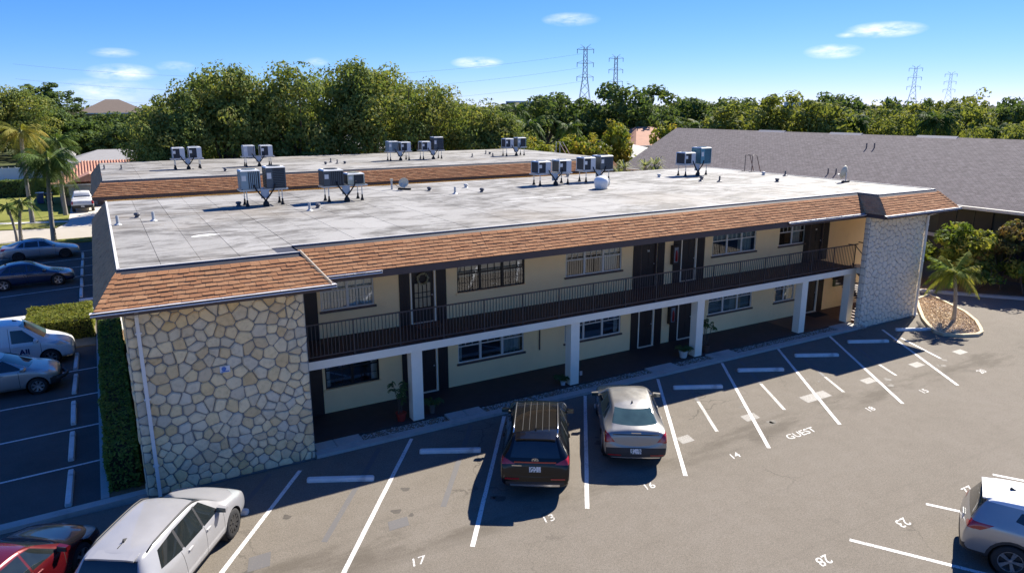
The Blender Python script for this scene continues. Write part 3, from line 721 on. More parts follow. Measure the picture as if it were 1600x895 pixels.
# stairs
for k in range(15):
    B(MB().box(34.15-.28*k-.30, 34.15-.28*k, 1.25, 2.55, .1+.18*k, .14+.18*k), 'stair_tread', WALKPAINT)
st = B(MB().add([(34.2, 1.22, .08), (34.2, 1.22, .30), (30.9, 1.22, 2.85), (30.9, 1.22, 2.60), (34.2, 1.26, .08), (34.2, 1.26, .30), (30.9, 1.26, 2.85), (30.9, 1.26, 2.60)], [(0,1,2,3),(7,6,5,4),(1,5,6,2),(0,3,7,4)]), 'stair_stringer', FR_B)
B(MB().tube([(34.2, 1.24, 1.15), (30.9, 1.24, 3.75), (30.45, 1.24, 3.80)], .02, 6).tube([(34.2, 1.24, .2), (34.2, 1.24, 1.15)], .018, 6).tube([(32.5, 1.24, 1.5), (32.5, 1.24, 2.48)], .018, 6), 'handrail', FR_B)
B(MB().box(31.3, 34.4, 1.2, 2.79, 5.20, 5.24), 'stair_ceiling', CREAM)

# --- flat roof: membrane sheets laid side by side
roof = B(MB().box(.05, 34.8, 1.12, 15.45, 6.05, 6.245).box(.05, 4.5, .06, 1.118, 6.05, 6.245).box(30.5, 34.8, .06, 1.118, 6.05, 6.245), 'roof_deck', TAR)
r = random.Random(12); x = 0.02; i = 0
while x < 34.86:
    x2 = min(34.86, x+.985+r.uniform(-.015, .015)); front_y = .03 if (x2 < 4.56 or x > 30.3) else 1.06
    if x < 4.54 < x2: x2 = 4.55
    if x < 30.45 < x2: x2 = 30.46
    ys = [front_y, r.uniform(5, 11.5), 15.48]
    for k in range(2):
        h = .004*((i+k) % 2)+.003*(k)
        MB().box(x, x2-.011, ys[k]+.004, ys[k+1]-.004, 6.246, 6.262+h+r.uniform(0, .002)).build('membrane_sheet', MEMB, roof)
    x = x2; i += 1
# bright patches of fresh coating
COAT = paint('fresh white roof coating', (.78, .77, .74), .6, .06, 6)
for (cx, cy, w, h) in [(2.55, 4.3, .8, .35), (17.5, 6.6, 1.5, .18), (16.2, 7.2, 1.6, .14), (14.9, 6.4, .9, .12), (28.3, 9.6, 1.1, .25)]:
    pts = [(cx+w/2*math.cos(a)*(1+.22*math.sin(3*a+cx)), cy+h/2*math.sin(a)*(1+.25*math.cos(2*a+cy)), 6.274) for a in [k*math.pi/9 for k in range(18)]]
    MB().face(pts).build('coating_patch', COAT, roof)

# --- mansard roof: shingles on slopes
class Slope:
    """a mansard face between a top edge a->b and an eave edge c->d (a above c)"""
    def __init__(s, a, b, c, d): s.a, s.b, s.c, s.d = map(Vector, (a, b, c, d))
    def at(s, u, v, h=0.0):
        p = s.a.lerp(s.b, u); q = s.c.lerp(s.d, u); n = (s.b-s.a).cross(s.c-s.a).normalized()
        return p.lerp(q, v)-n*h if False else p.lerp(q, v)+n*h
def shingle_slope(sl, rows, tab, r, emit, v0=.13, flip=1, thick=.016):
    L = (sl.d-sl.c).length
    for k in range(rows):
        va, vb = v0+(1-v0)*k/rows, v0+(1-v0)*(k+1)/rows
        n = max(1, int(round(L/tab))); off = (k % 3)/3.0+r.uniform(-.06, .06)
        i = -1
        while True:
            u0 = (i+off)/n; u1 = (i+1+off)/n; i += 1
            if u0 >= 1: break
            u0c, u1c = max(0, u0), min(1, u1)
            if u1c-u0c < .12/n: continue
            g_ = .004/L*1.0; dv = r.uniform(-.012, .014)*1.0
            e = .10
            lo, hi = thick*(1+r.uniform(0, .7)), .003
            p = [sl.at(u0c+g_, va, hi*flip), sl.at(u1c-g_, va, hi*flip), sl.at(u1c-g_, min(1.0, vb+.012+dv), lo*flip), sl.at(u0c+g_, min(1.0, vb+.012+dv), lo*flip)]
            q = [sl.at(u0c+g_, va, -.004*flip), sl.at(u1c-g_, va, -.004*flip), sl.at(u1c-g_, min(1.0, vb+.012+dv), -.002*flip), sl.at(u0c+g_, min(1.0, vb+.012+dv), -.002*flip)]
            emit(p, q, r.random())
FACE6 = [(0,1,2,3),(7,6,5,4),(4,5,1,0),(5,6,2,1),(6,7,3,2),(7,4,0,3)]
OV = .605
yL, yM, eM = .03, 1.08, .22
OF = .85
S_left_front = Slope((0, yL, HR), (4.52, yL, HR), (-OV, -OF, HE), (5.10, -OF, HE))
S_left_side = Slope((0, 15.47, HR), (0, yL, HR), (-OV, 15.47+OV, HE), (-OV, -OF, HE))
S_mid = Slope((4.53, yM, HR), (30.46, yM, HR), (4.53, eM, HE), (30.46, eM, HE))
S_ret = Slope((30.46, yM, HR), (30.46, yL, HR), (29.87, eM, HE), (29.87, -OF, HE))
S_right = Slope((30.46, yL, HR), (34.86, yL, HR), (29.87, -OF, HE), (35.46, -OF, HE))
S_rside = Slope((34.86, yL, HR), (34.86, 15.47, HR), (35.46, -OF, HE), (35.46, 15.47+OV, HE))
S_back = Slope((34.86, 15.47, HR), (0, 15.47, HR), (35.46, 15.47+OV, HE), (-OV, 15.47+OV, HE))
# outward side of every slope
def outward(sl, ref):
    n = (sl.b-sl.a).cross(sl.c-sl.a); return 1 if n.dot(Vector(ref)) > 0 else -1
man = MB()
for sl in (S_left_front, S_left_side, S_mid, S_ret, S_right, S_rside, S_back):
    man.face([sl.a, sl.b, sl.d, sl.c])
man.face([(4.52, yL, HR), (5.10, -OF, HE), (5.05, yM, HE), (4.52, yM, HR)])
mansard = B(man, 'mansard', TAR)
individual = [0]; rest = MB(); side = MB()
def emit_obj(p, q, t):
    if individual[0] < 298:
        individual[0] += 1; MB().add([*p, *q], FACE6).build('shingle', SHINGLE, mansard)
    else: rest.add([*p, *q], FACE6, 0, t)
def emit_rest(p, q, t): rest.add([*p, *q], FACE6, 0, t)
def emit_side(p, q, t): side.add([*p, *q], FACE6, 0, t)
r = random.Random(21)
shingle_slope(S_left_front, 8, .305, r, emit_obj, flip=outward(S_left_front, (0, -1, 1)))
# near end of the middle slope piece by piece, the rest joined
near = Slope(S_mid.at(0, 0), S_mid.at(.235, 0), S_mid.at(0, 1), S_mid.at(.235, 1)); far = Slope(S_mid.at(.235, 0), S_mid.at(1, 0), S_mid.at(.235, 1), S_mid.at(1, 1))
shingle_slope(near, 8, .305, r, emit_obj, flip=outward(near, (0, -1, 1)))
shingle_slope(far, 8, .305, r, emit_rest, flip=outward(far, (0, -1, 1)))
shingle_slope(S_right, 8, .305, r, emit_rest, flip=outward(S_right, (0, -1, 1)))
shingle_slope(S_rside, 8, .305, r, emit_rest, flip=outward(S_rside, (1, 0, 1)))
shingle_slope(S_back, 8, .305, r, emit_rest, flip=outward(S_back, (0, 1, 1)))
shingle_slope(S_left_side, 8, .305, r, emit_side, flip=outward(S_left_side, (-1, 0, 1)), v0=.03)
shingle_slope(S_ret, 8, .305, r, emit_side, flip=outward(S_ret, (-1, 0, 1)), v0=.03)
rest.build('shingles', SHINGLE, mansard, tone=True, kind='stuff')
side.build('side_shingles', SHINGLE_G, mansard, tone=True, kind='stuff')
# hip caps on the left and right front corners
hip = MB()
for (a, b) in [((0, yL, HR), (-OV, -OF, HE)), ((34.86, yL, HR), (35.46, -OF, HE))]:
    a, b = Vector(a), Vector(b); sgn = -1 if a.x < 5 else 1
    for k in range(8):
        p, q = a.lerp(b, .10+.90*k/8), a.lerp(b, min(1.0, .10+.90*(k+1)/8+.03)); n1 = Vector((0, -.7, .45)); n2 = Vector((sgn*.7, 0, .45))
        e1, e2 = Vector((-sgn*.14, 0, 0)), Vector((0, .14, 0)); u = Vector((sgn*.012, -.012, .022)); u0 = u*.5
        hip = MB(); hip.add([p+e1+u0-n1*.0, p+u0*1.6, p+e2+u0, q+e1+u, q+u*1.6, q+e2+u], [(0,1,4,3),(1,2,5,4)]); hip.build('hip_cap', SHINGLE, mansard)
# sheet-metal cap along the roof edge and white lip
def edge_band(p, q, nrm, name='roof_edge'):
    p, q, n = Vector(p), Vector(q), Vector(nrm)
    m = MB(); o = n*.006+Vector((0, 0, .004)); dn = Vector((n.x*.095, n.y*.095, -.13))
    m.face([p+o, q+o, q+o+dn, p+o+dn]); m.face([p+Vector((0, 0, .012))-n*.06, q+Vector((0, 0, .012))-n*.06, q+o, p+o])
    m.obox((p+q)/2-n*.02+Vector((0, 0, .012)), (q-p)/2, n*.035, Vector((0, 0, .010)), 1)
    B(m, name, [TAR, EDGE_W])
edge_band((0, yL, HR), (4.52, yL, HR), (0, -1, 0)); edge_band((4.54, yM, HR), (30.44, yM, HR), (0, -1, 0)); edge_band((30.48, yL, HR), (34.86, yL, HR), (0, -1, 0)); edge_band((0, 15.47, HR), (0, yL, HR), (-1, 0, 0)); edge_band((30.46, yM, HR), (30.46, yL, HR), (-1, 0, 0)); edge_band((34.86, yL, HR), (34.86, 15.47, HR), (1, 0, 0))
# metal return trim on the right end of the left block
B(MB().obox((4.81, -.41, 5.88), (.29, -.44, -.40), (.02, .02, .0), (0, .05, .045)), 'rake_trim', paint('brown metal trim', (.085, .055, .04), .6, .2, 5))
# eave fascias, soffits, gutters
fs = MB(); fs.box(-.585, 5.08, -.845, -.815, 5.29, 5.462).box(-.60, -.57, -.815, 16.05, 5.29, 5.462).box(4.53, 30.4, .225, .255, 5.24, 5.462).box(29.9, 35.44, -.845, -.815, 5.29, 5.462).box(35.42, 35.45, -.815, 16.05, 5.29, 5.462).box(29.88, 29.91, -.815, .225, 5.29, 5.462).box(5.05, 5.08, -.815, .225, 5.29, 5.462).box(-.57, 35.42, 16.04, 16.07, 5.29, 5.462)
B(fs, 'fascia', FASCIA)
B(MB().box(-.57, 5.05, -.812, .25, 5.30, 5.33).box(-.57, -.003, .25, 16.03, 5.30, 5.33).box(5.081, 29.88, .256, 2.79, 5.345, 5.36).box(29.912, 35.41, -.812, 2.79, 5.345, 5.36).box(4.51, 5.04, .252, 2.79, 5.31, 5.33).box(34.43, 35.41, 2.8, 16.0, 5.3, 5.33), 'soffit', CREAM)
def gutter(p, q, out, name='gutter', cover=True):
    p, q, o = Vector(p), Vector(q), Vector(out); m = MB(); d = (q-p)
    z = Vector((0, 0, 1)); a = o*.004; 
    prof = [a+z*-.11, a+o*.06+z*-.11, a+o*.115+z*-.03, a+o*.115+z*.0, a+o*.098+z*.0, a+o*.098+z*-.035, a+z*-.035]
    for i in range(len(prof)-1):
        m.face([p+prof[i], q+prof[i], q+prof[i+1], p+prof[i+1]], 1 if i >= 4 else 0)
    for e in (p, q): m.face([e+x for x in prof])
    if cover: m.face([p-o*.01+z*.014, q-o*.01+z*.014, q+o*.128+z*-.045, p+o*.128+z*-.045], 1); m.face([p+o*.128+z*-.045, q+o*.128+z*-.045, q+o*.128+z*-.075, p+o*.128+z*-.075], 1)
    n = max(2, int(d.length/1.4))
    for k in range(n+1):
        c = p.lerp(q, k/n); m.obox(c+o*.06+z*-.006, d.normalized()*.012, o*.06, z*.006, 1)
    return B(m, name, [GUTTER, GUT_IN])
gutter((-.70, -.85, 5.47), (5.20, -.85, 5.47), (0, -1, 0)); gutter((5.2, .22, 5.45), (6.9, .22, 5.45), (0, -1, 0)); gutter((29.75, -.85, 5.47), (35.56, -.85, 5.47), (0, -1, 0)); gutter((24.8, .22, 5.45), (29.85, .22, 5.45), (0, -1, 0))
gutter((5.085, -.85, 5.47), (5.085, .2, 5.47), (1, 0, 0), cover=False)
# downpipes on the stone walls
def downpipe(x):
    d = B(MB().box(x-.045, x+.045, -.15, -.065, .02, 5.05), 'downpipe', PIPE_W)
    MB().add([(x-.045, -.15, 5.05), (x+.045, -.15, 5.05), (x+.045, -.065, 5.05), (x-.045, -.065, 5.05), (x-.045, -.93, 5.37), (x+.045, -.93, 5.37), (x+.045, -.83, 5.37), (x-.045, -.83, 5.37)], [(0,1,5,4),(2,3,7,6),(1,2,6,5),(3,0,4,7),(4,5,6,7)]).build('elbow', PIPE_W, d)
    for z in (.9, 2.8, 4.6): MB().box(x-.075, x+.075, -.155, -.06, z, z+.04).build('strap', PIPE_W, d)
downpipe(.27); downpipe(34.36)
# electric conduit on the ground-floor wall, porch lamps, number box
for (x, z) in [(8.2, F2+1.75), (20.3, F2+1.75), (22.9, F2+1.75), (20.3, F1+1.75)]: pass
B(MB().box(14.10, 14.14, 2.755, 2.795, .9, 2.45), 'conduit', FASCIA)
B(MB().box(14.62, 14.72, .70, .738, .42, .58), 'outlet_box', METALG)
# notice board by the stair hall, extinguisher cabinets by the doors
nb = B(MB().box(31.75, 32.75, 2.70, 2.795, 1.25, 2.02), 'notice_board', paint('board frame', (.10, .13, .07), .5))
MB().box(31.86, 32.64, 2.694, 2.699, 1.33, 1.95).build('notice_sheet', paint('notice paper', (.72, .68, .58), .7, .08, 9), nb)
for z in (F2, F1):
    eb = B(MB().box(20.70, 21.02, 2.62, 2.795, z+.86, z+1.68), 'extinguisher_cabinet', BROWN_D)
    MB().box(20.76, 20.97, 2.608, 2.618, z+.95, z+1.60).build('cabinet_glass', paint('cabinet window', (.20, .23, .27), .15, .35, 14), eb)
    MB().lathe([(.0, 0), (.055, 0), (.055, .38), (.03, .44), (.03, .48), (0, .48)], 10, (20.87, 2.60, z+1.0)).build('extinguisher', paint('extinguisher red', (.30, .02, .02), .3), eb, smooth=True)
# --- roof vents
VENT = paint('vent pipe', (.42, .44, .46), .5, .2, 9, metal=.3); VENT_D = paint('lead flashing', (.10, .10, .11), .6, .2, 9)
def vent(x, y, kind, z=6.27, par=None):
    r = random.Random(int(x*100)); m = MB()
    if kind == 'p': m.lathe([(.13, 0), (.11, .02), (.055, .05), (.05, .08), (.05, .32), (.032, .325)], 10, (x, y, z)); mt = VENT
    elif kind == 'd': m.lathe([(.15, 0), (.13, .03), (.05, .07), (.045, .10), (.045, .30), (.03, .305)], 10, (x, y, z)); mt = VENT_D
    else: m.lathe([(.12, 0), (.08, .04), (.07, .07), (.11, .10), (.12, .13), (.09, .18), (0, .20)], 12, (x, y, z)); mt = VENT_D if kind == 'g' else EDGE_W
    o = B(m, 'roof_vent', mt) if par is None else m.build('roof_vent', mt, par)
    return o
for x, y, k in [(.25, 8.08, 'p'), (.93, 9.63, 'g'), (1.39, 8.47, 'p'), (6.88, 8.22, 'p'), (7.36, 8.79, 'g'), (4.71, 11.04, 'g'), (13.64, 12.12, 'g'), (14.14, 10.3, 'p'), (15.78, 12.48, 'w'), (15.57, 10.34, 'g'),
                (28.57, 9.25, 'g'), (28.64, 7.99, 'd'), (33.7, 9.49, 'w'), (34.25, 8.4, 'd'), (31.25, 6.41, 'g'), (23.35, 14.6, 'g'), (27.57, 11.58, 'w'), (27.9, 8.6, 'd')]: vent(x, y, k)
# access ladder hooked over the right roof edge
la = B(MB().tube([(34.75, 11.9, 6.25), (34.75, 11.9, 7.25), (35.1, 11.9, 7.27), (35.6, 11.9, 6.1)], .022, 6).tube([(34.75, 11.35, 6.25), (34.75, 11.35, 7.25), (35.1, 11.35, 7.27), (35.6, 11.35, 6.1)], .022, 6).tube([(34.75, 11.35, 7.25), (34.75, 11.9, 7.25)], .02, 6).box(34.6, 34.95, 11.25, 11.45, 6.265, 6.30).box(34.6, 34.95, 11.8, 12.0, 6.265, 6.30), 'roof_ladder', FASCIA)
# ================================================================== ROOFTOP AIR CONDITIONERS
AC_TOP = paint('condenser top', (.62, .63, .62), .45, .1, 8, obj=True); AC_COIL = paint('condenser coil', (.030, .034, .040), .6, .3, 30, obj=True)
HOSE = paint('insulated hose', (.022, .020, .019), .8, .2, 12)
def ac_unit(w, h, body, style, label, loc, rz, group, coil=AC_COIL, hose=True):
    """condenser: coil core, corner posts, louvres, top with fan grille, access panel, refrigerant hose"""
    t = thing('condenser', label, 'air conditioner', loc, rz, group); s = w/2
    MB().box(-s+.02, s-.02, -s+.02, s-.02, .03, h-.05).build('coil', coil, t)
    c = MB(); e = .045
    for sx in (-1, 1):
        for sy in (-1, 1): c.box(min(sx*s, sx*(s-e)), max(sx*s, sx*(s-e)), min(sy*s, sy*(s-e)), max(sy*s, sy*(s-e)), .0, h-.05)
    c.box(-s, s, -s, s, 0, .03); c.build('frame', body, t)
    lv = MB()
    for side in range(4):
        for k in range(1, 9 if style == 'v' else 11):
            if style == 'v':
                u = -s+.05+(w-.1)*k/9; q = .018
                b = (u-q, u+q, -s, -s+.03) if side == 0 else (u-q, u+q, s-.03, s) if side == 1 else (-s, -s+.03, u-q, u+q) if side == 2 else (s-.03, s, u-q, u+q)
                lv.box(*b, .04, h-.06)
            elif style == 'h':
                z = .03+(h-.1)*k/11; q = .012
                b = (-s+e, s-e, -s, -s+.025) if side == 0 else (-s+e, s-e, s-.025, s) if side == 1 else (-s, -s+.025, -s+e, s-e) if side == 2 else (s-.025, s, -s+e, s-e)
                lv.box(*b, z-q, z+q)
    if style in 'vh': lv.build('louvres', body, t)
    if style == 'o':      # open coil sides, solid service side
        MB().box(s-.30, s+.003, -s-.003, -s+.03, .02, h-.06).build('service_panel', body, t); MB().box(s-.028, s+.002, -s+.05, s-.05, .02, h-.06).build('side_panel', body, t)
    else:
        MB().box(-s-.004, -s+.26, -s-.006, -s+.02, .02, h-.06).build('service_panel', body, t)
    MB().add([(-s-.012, -s-.012, h-.05), (s+.012, -s-.012, h-.05), (s+.012, s+.012, h-.05), (-s-.012, s+.012, h-.05), (-s*.9, -s*.9, h), (s*.9, -s*.9, h), (s*.9, s*.9, h), (-s*.9, s*.9, h)], [(3,2,1,0),(4,5,6,7),(0,1,5,4),(1,2,6,5),(2,3,7,6),(3,0,4,7)]).build('top_cover', AC_TOP, t)
    g = MB()
    for r in (.26, .20, .14, .08): g.lathe([(w*r/.75-.006, h+.012), (w*r/.75+.006, h+.012), (w*r/.75+.006, h+.026), (w*r/.75-.006, h+.026)], 18)
    for k in range(6): a = k*math.pi/6; g.obox((0, 0, h+.020), (w*.36*math.cos(a), w*.36*math.sin(a), 0), (-.005*math.sin(a), .005*math.cos(a), 0), (0, 0, .006))
    g.build('fan_grille', body, t); MB().lathe([(0, h+.004), (w*.36, h+.004)], 18).build('fan_opening', AC_COIL, t)
    MB().box(-s+.03, -s+.20, -s-.014, -s-.007, h*.45, h*.72).build('data_plate', PIPE_W, t)
    return t
def ac_stand(label, x0, x1, y, z0, z1, group, hoses=(), par=None):
    t = thing('condenser_stand', label, 'stand', ((x0+x1)/2, y, z0), 0, group); L = (x1-x0)/2
    f = MB()
    for yy in (-.34, .34): f.box(-L, L, yy-.03, yy+.03, z1-z0-.07, z1-z0-.012)
    for xx in (-L, -.05, .05, L): f.box(xx-.03 if xx > -L else xx, xx+.03 if xx < L else xx, -.31, .31, z1-z0-.068, z1-z0-.014)
    f.build('frame', METALG, t)
    for xx in (-L+.25, L-.25):
        for yy in (-.30, .30):
            l = MB().tube([(xx, yy, .12), (xx, yy, z1-z0-.07)], .022, 8).build('leg', METALG, t)
            MB().lathe([(.0, .0), (.085, 0), (.075, .05), (.04, .14), (.035, .26), (.0, .26)], 10, (xx, yy, 0)).build('boot', BLACKR, l)
    b = MB().box(-.16, .16, -.42, -.34, (z1-z0)-.38, (z1-z0)-.06).build('disconnect_box', paint('electrical box', (.42, .47, .50), .45, .1, 6), t)
    MB().lathe([(.0, 0), (.13, 0), (.12, .12), (.07, .2), (0, .2)], 12, (0, -.45, 0)).build('pipe_curb', BLACKR, t)
    for sx in (-1, 1):
        pts = [(0, -.45, .15), (sx*.04, -.45, .28), (sx*.16, -.47, .42), (sx*.34, -.48, (z1-z0)-.02), (sx*.42, -.46, (z1-z0)+.18)]
        q = []
        for i in range(len(pts)-1):
            for k in range(3): q.append(Vector(pts[i]).lerp(Vector(pts[i+1]), k/3))
        MB().tube(q+[pts[-1]], .032, 8).build('hose', HOSE, t, smooth=True)
    return t
BL_GREY = paint('blue grey enamel', (.26, .34, .37), .4, .08, 6, obj=True); SLATE = paint('slate enamel', (.085, .105, .12), .4, .1, 6, obj=True); BEIGE = paint('pale green beige enamel', (.46, .47, .36), .45, .08, 6, obj=True)
GREYL = paint('light grey enamel', (.55, .57, .58), .4, .08, 6, obj=True); TEAL = paint('teal enamel', (.10, .26, .33), .35, .1, 6, obj=True); GUN = paint('gunmetal enamel', (.075, .085, .095), .4, .1, 6, obj=True)
GA, GB, GS = 'condensers on the front roof', 'condensers on the rear roof', 'condenser stands on the roofs'
Z1 = 6.96
ac_stand('steel stand carrying the leftmost pair of condensers on the front roof', 4.75, 6.65, 10.95, 6.27, Z1, GS)
ac_unit(.76, .78, BL_GREY, 'v', 'pale blue ribbed condenser, leftmost unit on the front roof', (5.19, 10.95, Z1), 0, GA)
ac_unit(.78, .88, SLATE, 'h', 'tall dark slate condenser beside the pale blue ribbed one', (6.19, 10.95, Z1), 0, GA)
ac_stand('steel stand carrying the dark condenser and the beige low box', 8.0, 9.95, 10.6, 6.27, Z1, GS)
ac_unit(.84, .68, GUN, 'v', 'dark ribbed condenser with white stickers next to beige low unit', (8.47, 10.6, Z1), 0, GA)
ac_unit(.74, .48, BEIGE, 'n', 'low pale beige condenser box on the front roof', (9.46, 10.62, Z1), 0, GA)
ac_stand('steel stand under the two black-faced condensers mid roof', 19.1, 21.3, 11.5, 6.27, 6.88, GS)
ac_unit(.74, .62, GREYL, 'o', 'black-faced condenser with pale side, left of the four mid roof', (19.58, 11.5, 6.88), 0, GA)
ac_unit(.74, .64, GREYL, 'o', 'black-faced condenser with pale side, second of the four mid roof', (20.84, 11.5, 6.88), 0, GA)
ac_stand('steel stand behind the white satellite dome', 22.1, 24.1, 11.7, 6.27, 6.90, GS)
ac_unit(.74, .68, GREYL, 'o', 'pale grey condenser behind the white satellite dome, third of four', (22.53, 11.7, 6.90), 0, GA)
ac_unit(.82, .74, SLATE, 'h', 'slate green square condenser, right of the four mid roof', (23.63, 11.7, 6.90), 0, GA)
ac_stand('steel stand under the rightmost pair of condensers on the front roof', 29.0, 31.1, 11.55, 6.27, 6.95, GS)
ac_unit(.78, .66, GREYL, 'o', 'low condenser with dark face beside the tall teal unit', (29.53, 11.6, 6.95), 0, GA)
ac_unit(.80, .92, TEAL, 'v', 'tall teal condenser, rightmost on the front roof', (30.64, 11.5, 6.95), 0, GA)
for (xa, la, ha, ma, sa), (xb, lb, hb, mb_, sb), ls in [
    ((4.55, 'dark-faced condenser, leftmost on the rear roof', .70, GREYL, 'o'), (5.55, 'pale-sided condenser, second from the left on the rear roof', .72, GREYL, 'o'), 'steel stand of the leftmost pair on the rear roof'),
    ((8.95, 'small light grey condenser, third from the left on the rear roof', .72, GREYL, 'v'), (10.09, 'grey condenser, fourth from the left on the rear roof', .70, GREYL, 'o'), 'steel stand of the second pair on the rear roof'),
    ((19.29, 'grey ribbed condenser, fifth from the left on the rear roof', .74, BL_GREY, 'v'), (20.27, 'condenser with dark face and domed top, sixth on the rear roof', .66, GREYL, 'o'), 'steel stand of the third pair on the rear roof'),
    ((21.95, 'condenser with dark face left of the tall navy unit', .66, GREYL, 'o'), (22.97, 'tall navy condenser with pale side on the rear roof', .98, SLATE, 'h'), 'steel stand under the tall navy condenser on the rear roof'),
    ((29.28, 'black-faced condenser in the far right pair on the rear roof', .70, GREYL, 'o'), (30.44, 'light grey condenser, rightmost on the rear roof', .76, BL_GREY, 'n'), 'steel stand of the rightmost pair on the rear roof')]:
    ac_stand(ls, min(xa, xb)-.5, max(xa, xb)+.5, 32.2, 6.27, 6.96, GS)
    ac_unit(.74, ha, ma, sa, la, (xa, 32.2, 6.96), 0, GB); ac_unit(.78, hb, mb_, sb, lb, (xb, 32.2, 6.96), 0, GB)
# satellite dishes
def dish(label, loc, rz, rad, tilt, cat='satellite dish', mast=.45, matn=('dish cream', (.66, .58, .42)), base=True):
    t = thing('satellite_dish', label, cat, loc, rz, 'satellite dishes on the front roof'); m = paint(matn[0], matn[1], .5, .08, 8, obj=True)
    if base: MB().box(-.32, .32, -.07, .07, 0, .09).build('base', BLACKR, t)
    MB().tube([(0, 0, .05), (0, 0, mast)], .028, 8).build('mast', METALG, t)
    prof = [(rad*k/6, .16*rad*(k/6)**2*2.2) for k in range(7)]
    d = MB(); d.lathe(prof+[(rad+.01, prof[-1][1]+.004)]+[(p[0], p[1]-.014) for p in prof[::-1]], 24)
    o = d.build('reflector', m, t, smooth=True); o.location = (0, -.03, mast); o.rotation_euler = (R(tilt), 0, 0)
    a = MB().tube([(0, -rad*.9, .02), (0, -rad*.55, rad*1.0)], .013, 6).box(-.04, .04, -rad*.62, -rad*.48, rad*.95, rad*1.12).build('feed_arm', METALG, o)
    return t
dish('small cream satellite dish on a tripod behind the roof vents', (12.75, 13.1, 6.27), R(-40), .24, 65, mast=.32)
dish('satellite dish on a black base near the right roof corner', (34.0, 4.3, 6.27), R(190), .34, 78, mast=.50)
t = thing('satellite_dome', 'white domed satellite antenna standing in front of the condensers', 'antenna', (21.15, 8.45, 6.27), R(20))
DOME = paint('white dome plastic', (.74, .74, .72), .4, .05, 6, obj=True)
MB().lathe([(0, 0), (.26, 0), (.30, .05), (.34, .25), (.36, .36), (.33, .48), (.25, .57), (.12, .62), (0, .63)], 24).build('dome', DOME, t, smooth=True)
d = MB().lathe([(0, 0), (.2, .02), (.33, .08), (.34, .10), (.2, .05), (0, .03)], 24).build('reflector', DOME, t, smooth=True); d.location = (.34, .1, .30); d.rotation_euler = (0, R(62), 0)
# a mast holding a camera-like box near the first dish
t = thing('antenna_mast', 'short pale mast with cable beside the small cream dish', 'antenna', (12.25, 13.5, 6.27))
MB().tube([(0, 0, 0), (0, 0, .42)], .05, 8).build('mast', EDGE_W, t); MB().box(-.06, .06, -.05, .05, .42, .52).build('head', paint('dish cream', (.66, .58, .42)), t); MB().tube([(0, -.03, .40), (.25, -.1, .15), (.5, -.2, .03)], .014, 6).build('cable', HOSE, t)

# ================================================================== REAR APARTMENT BUILDING
rb = thing('apartment_building', 'second flat-roofed apartment building with brown mansard behind the first', 'building', (17, 33, 0))
RO = Vector((-17, -33, 0))
def RB(mb, name, mats, **kw): o = mb.build(name, mats, rb, **kw); o.location = RO; return o
RB(MB().box(0, 34.5, 26.2, 40.6, 0, 5.4), 'wall', CREAM)
y0, y1, e0 = 25.8, 41.0, 25.15
sl = [Slope((0, y0, HR), (34.9, y0, HR), (-OV, e0, HE), (35.5, e0, HE)), Slope((0, y1, HR), (0, y0, HR), (-OV, y1+.6, HE), (-OV, e0, HE)), Slope((34.9, y0, HR), (34.9, y1, HR), (35.5, e0, HE), (35.5, y1+.6, HE))]
mm = MB()
for s_ in sl: mm.face([s_.a, s_.b, s_.d, s_.c])
mm.face([(0, y1, HR), (34.9, y1, HR), (35.5, y1+.6, HE), (-OV, y1+.6, HE)])
rman = RB(mm, 'mansard', TAR)
rest = MB(); side = MB(); r = random.Random(5)
shingle_slope(sl[0], 8, .305, r, lambda p, q, t: rest.add([*p, *q], FACE6, 0, t), flip=outward(sl[0], (0, -1, 1)))
shingle_slope(sl[2], 8, .305, r, lambda p, q, t: rest.add([*p, *q], FACE6, 0, t), flip=outward(sl[2], (1, 0, 1)))
shingle_slope(sl[1], 8, .305, r, lambda p, q, t: side.add([*p, *q], FACE6, 0, t), flip=outward(sl[1], (-1, 0, 1)), v0=.03)
rest.build('shingles', SHINGLE, rman, tone=True, kind='stuff'); side.build('side_shingles', SHINGLE_G, rman, tone=True, kind='stuff')
rroof = RB(MB().box(.05, 34.85, y0+.05, y1-.05, 6.05, 6.245), 'roof_deck', TAR)
x = 0.02; i = 0
while x < 34.88:
    x2 = min(34.88, x+1.94+r.uniform(-.02, .02)); ys = [y0, r.uniform(y0+5, y0+11), y1]
    for k in range(2): MB().box(x, x2-.008, ys[k]+.004, ys[k+1]-.004, 6.246, 6.262+.004*((i+k) % 2)+.003*k).build('membrane_sheet', MEMB, rroof)
    x = x2; i += 1
m = MB(); m.face([(0, y0-.006, HR+.006), (34.9, y0-.006, HR+.006), (34.9, y0-.11, HR-.13), (0, y0-.11, HR-.13)]).box(0, 34.9, y0-.01, y0+.06, 6.272, 6.29, 1); RB(m, 'roof_edge', [TAR, EDGE_W])
RB(MB().box(-.58, 35.48, e0, e0+.03, 5.27, 5.46).box(-.60, -.57, e0+.03, 41.5, 5.27, 5.46).box(35.45, 35.48, e0+.03, 41.5, 5.27, 5.46), 'fascia', FASCIA)
RB(MB().box(-.56, 35.44, e0+.04, 26.19, 5.30, 5.33), 'soffit', CREAM)
for x, y, k in [(.25, 34.4, 'd'), (1.22, 33.79, 'd'), (13.88, 30.99, 'g'), (14.7, 32.59, 'd'), (14.75, 31.14, 'd'), (15.22, 30.85, 'g'), (25.93, 31.98, 'd'), (28.69, 34.9, 'd'), (28.97, 34.7, 'g'), (27.68, 31.78, 'd'), (6.9, 29.0, 'g')]:
    vent(x, y, k, par=rb).location = RO
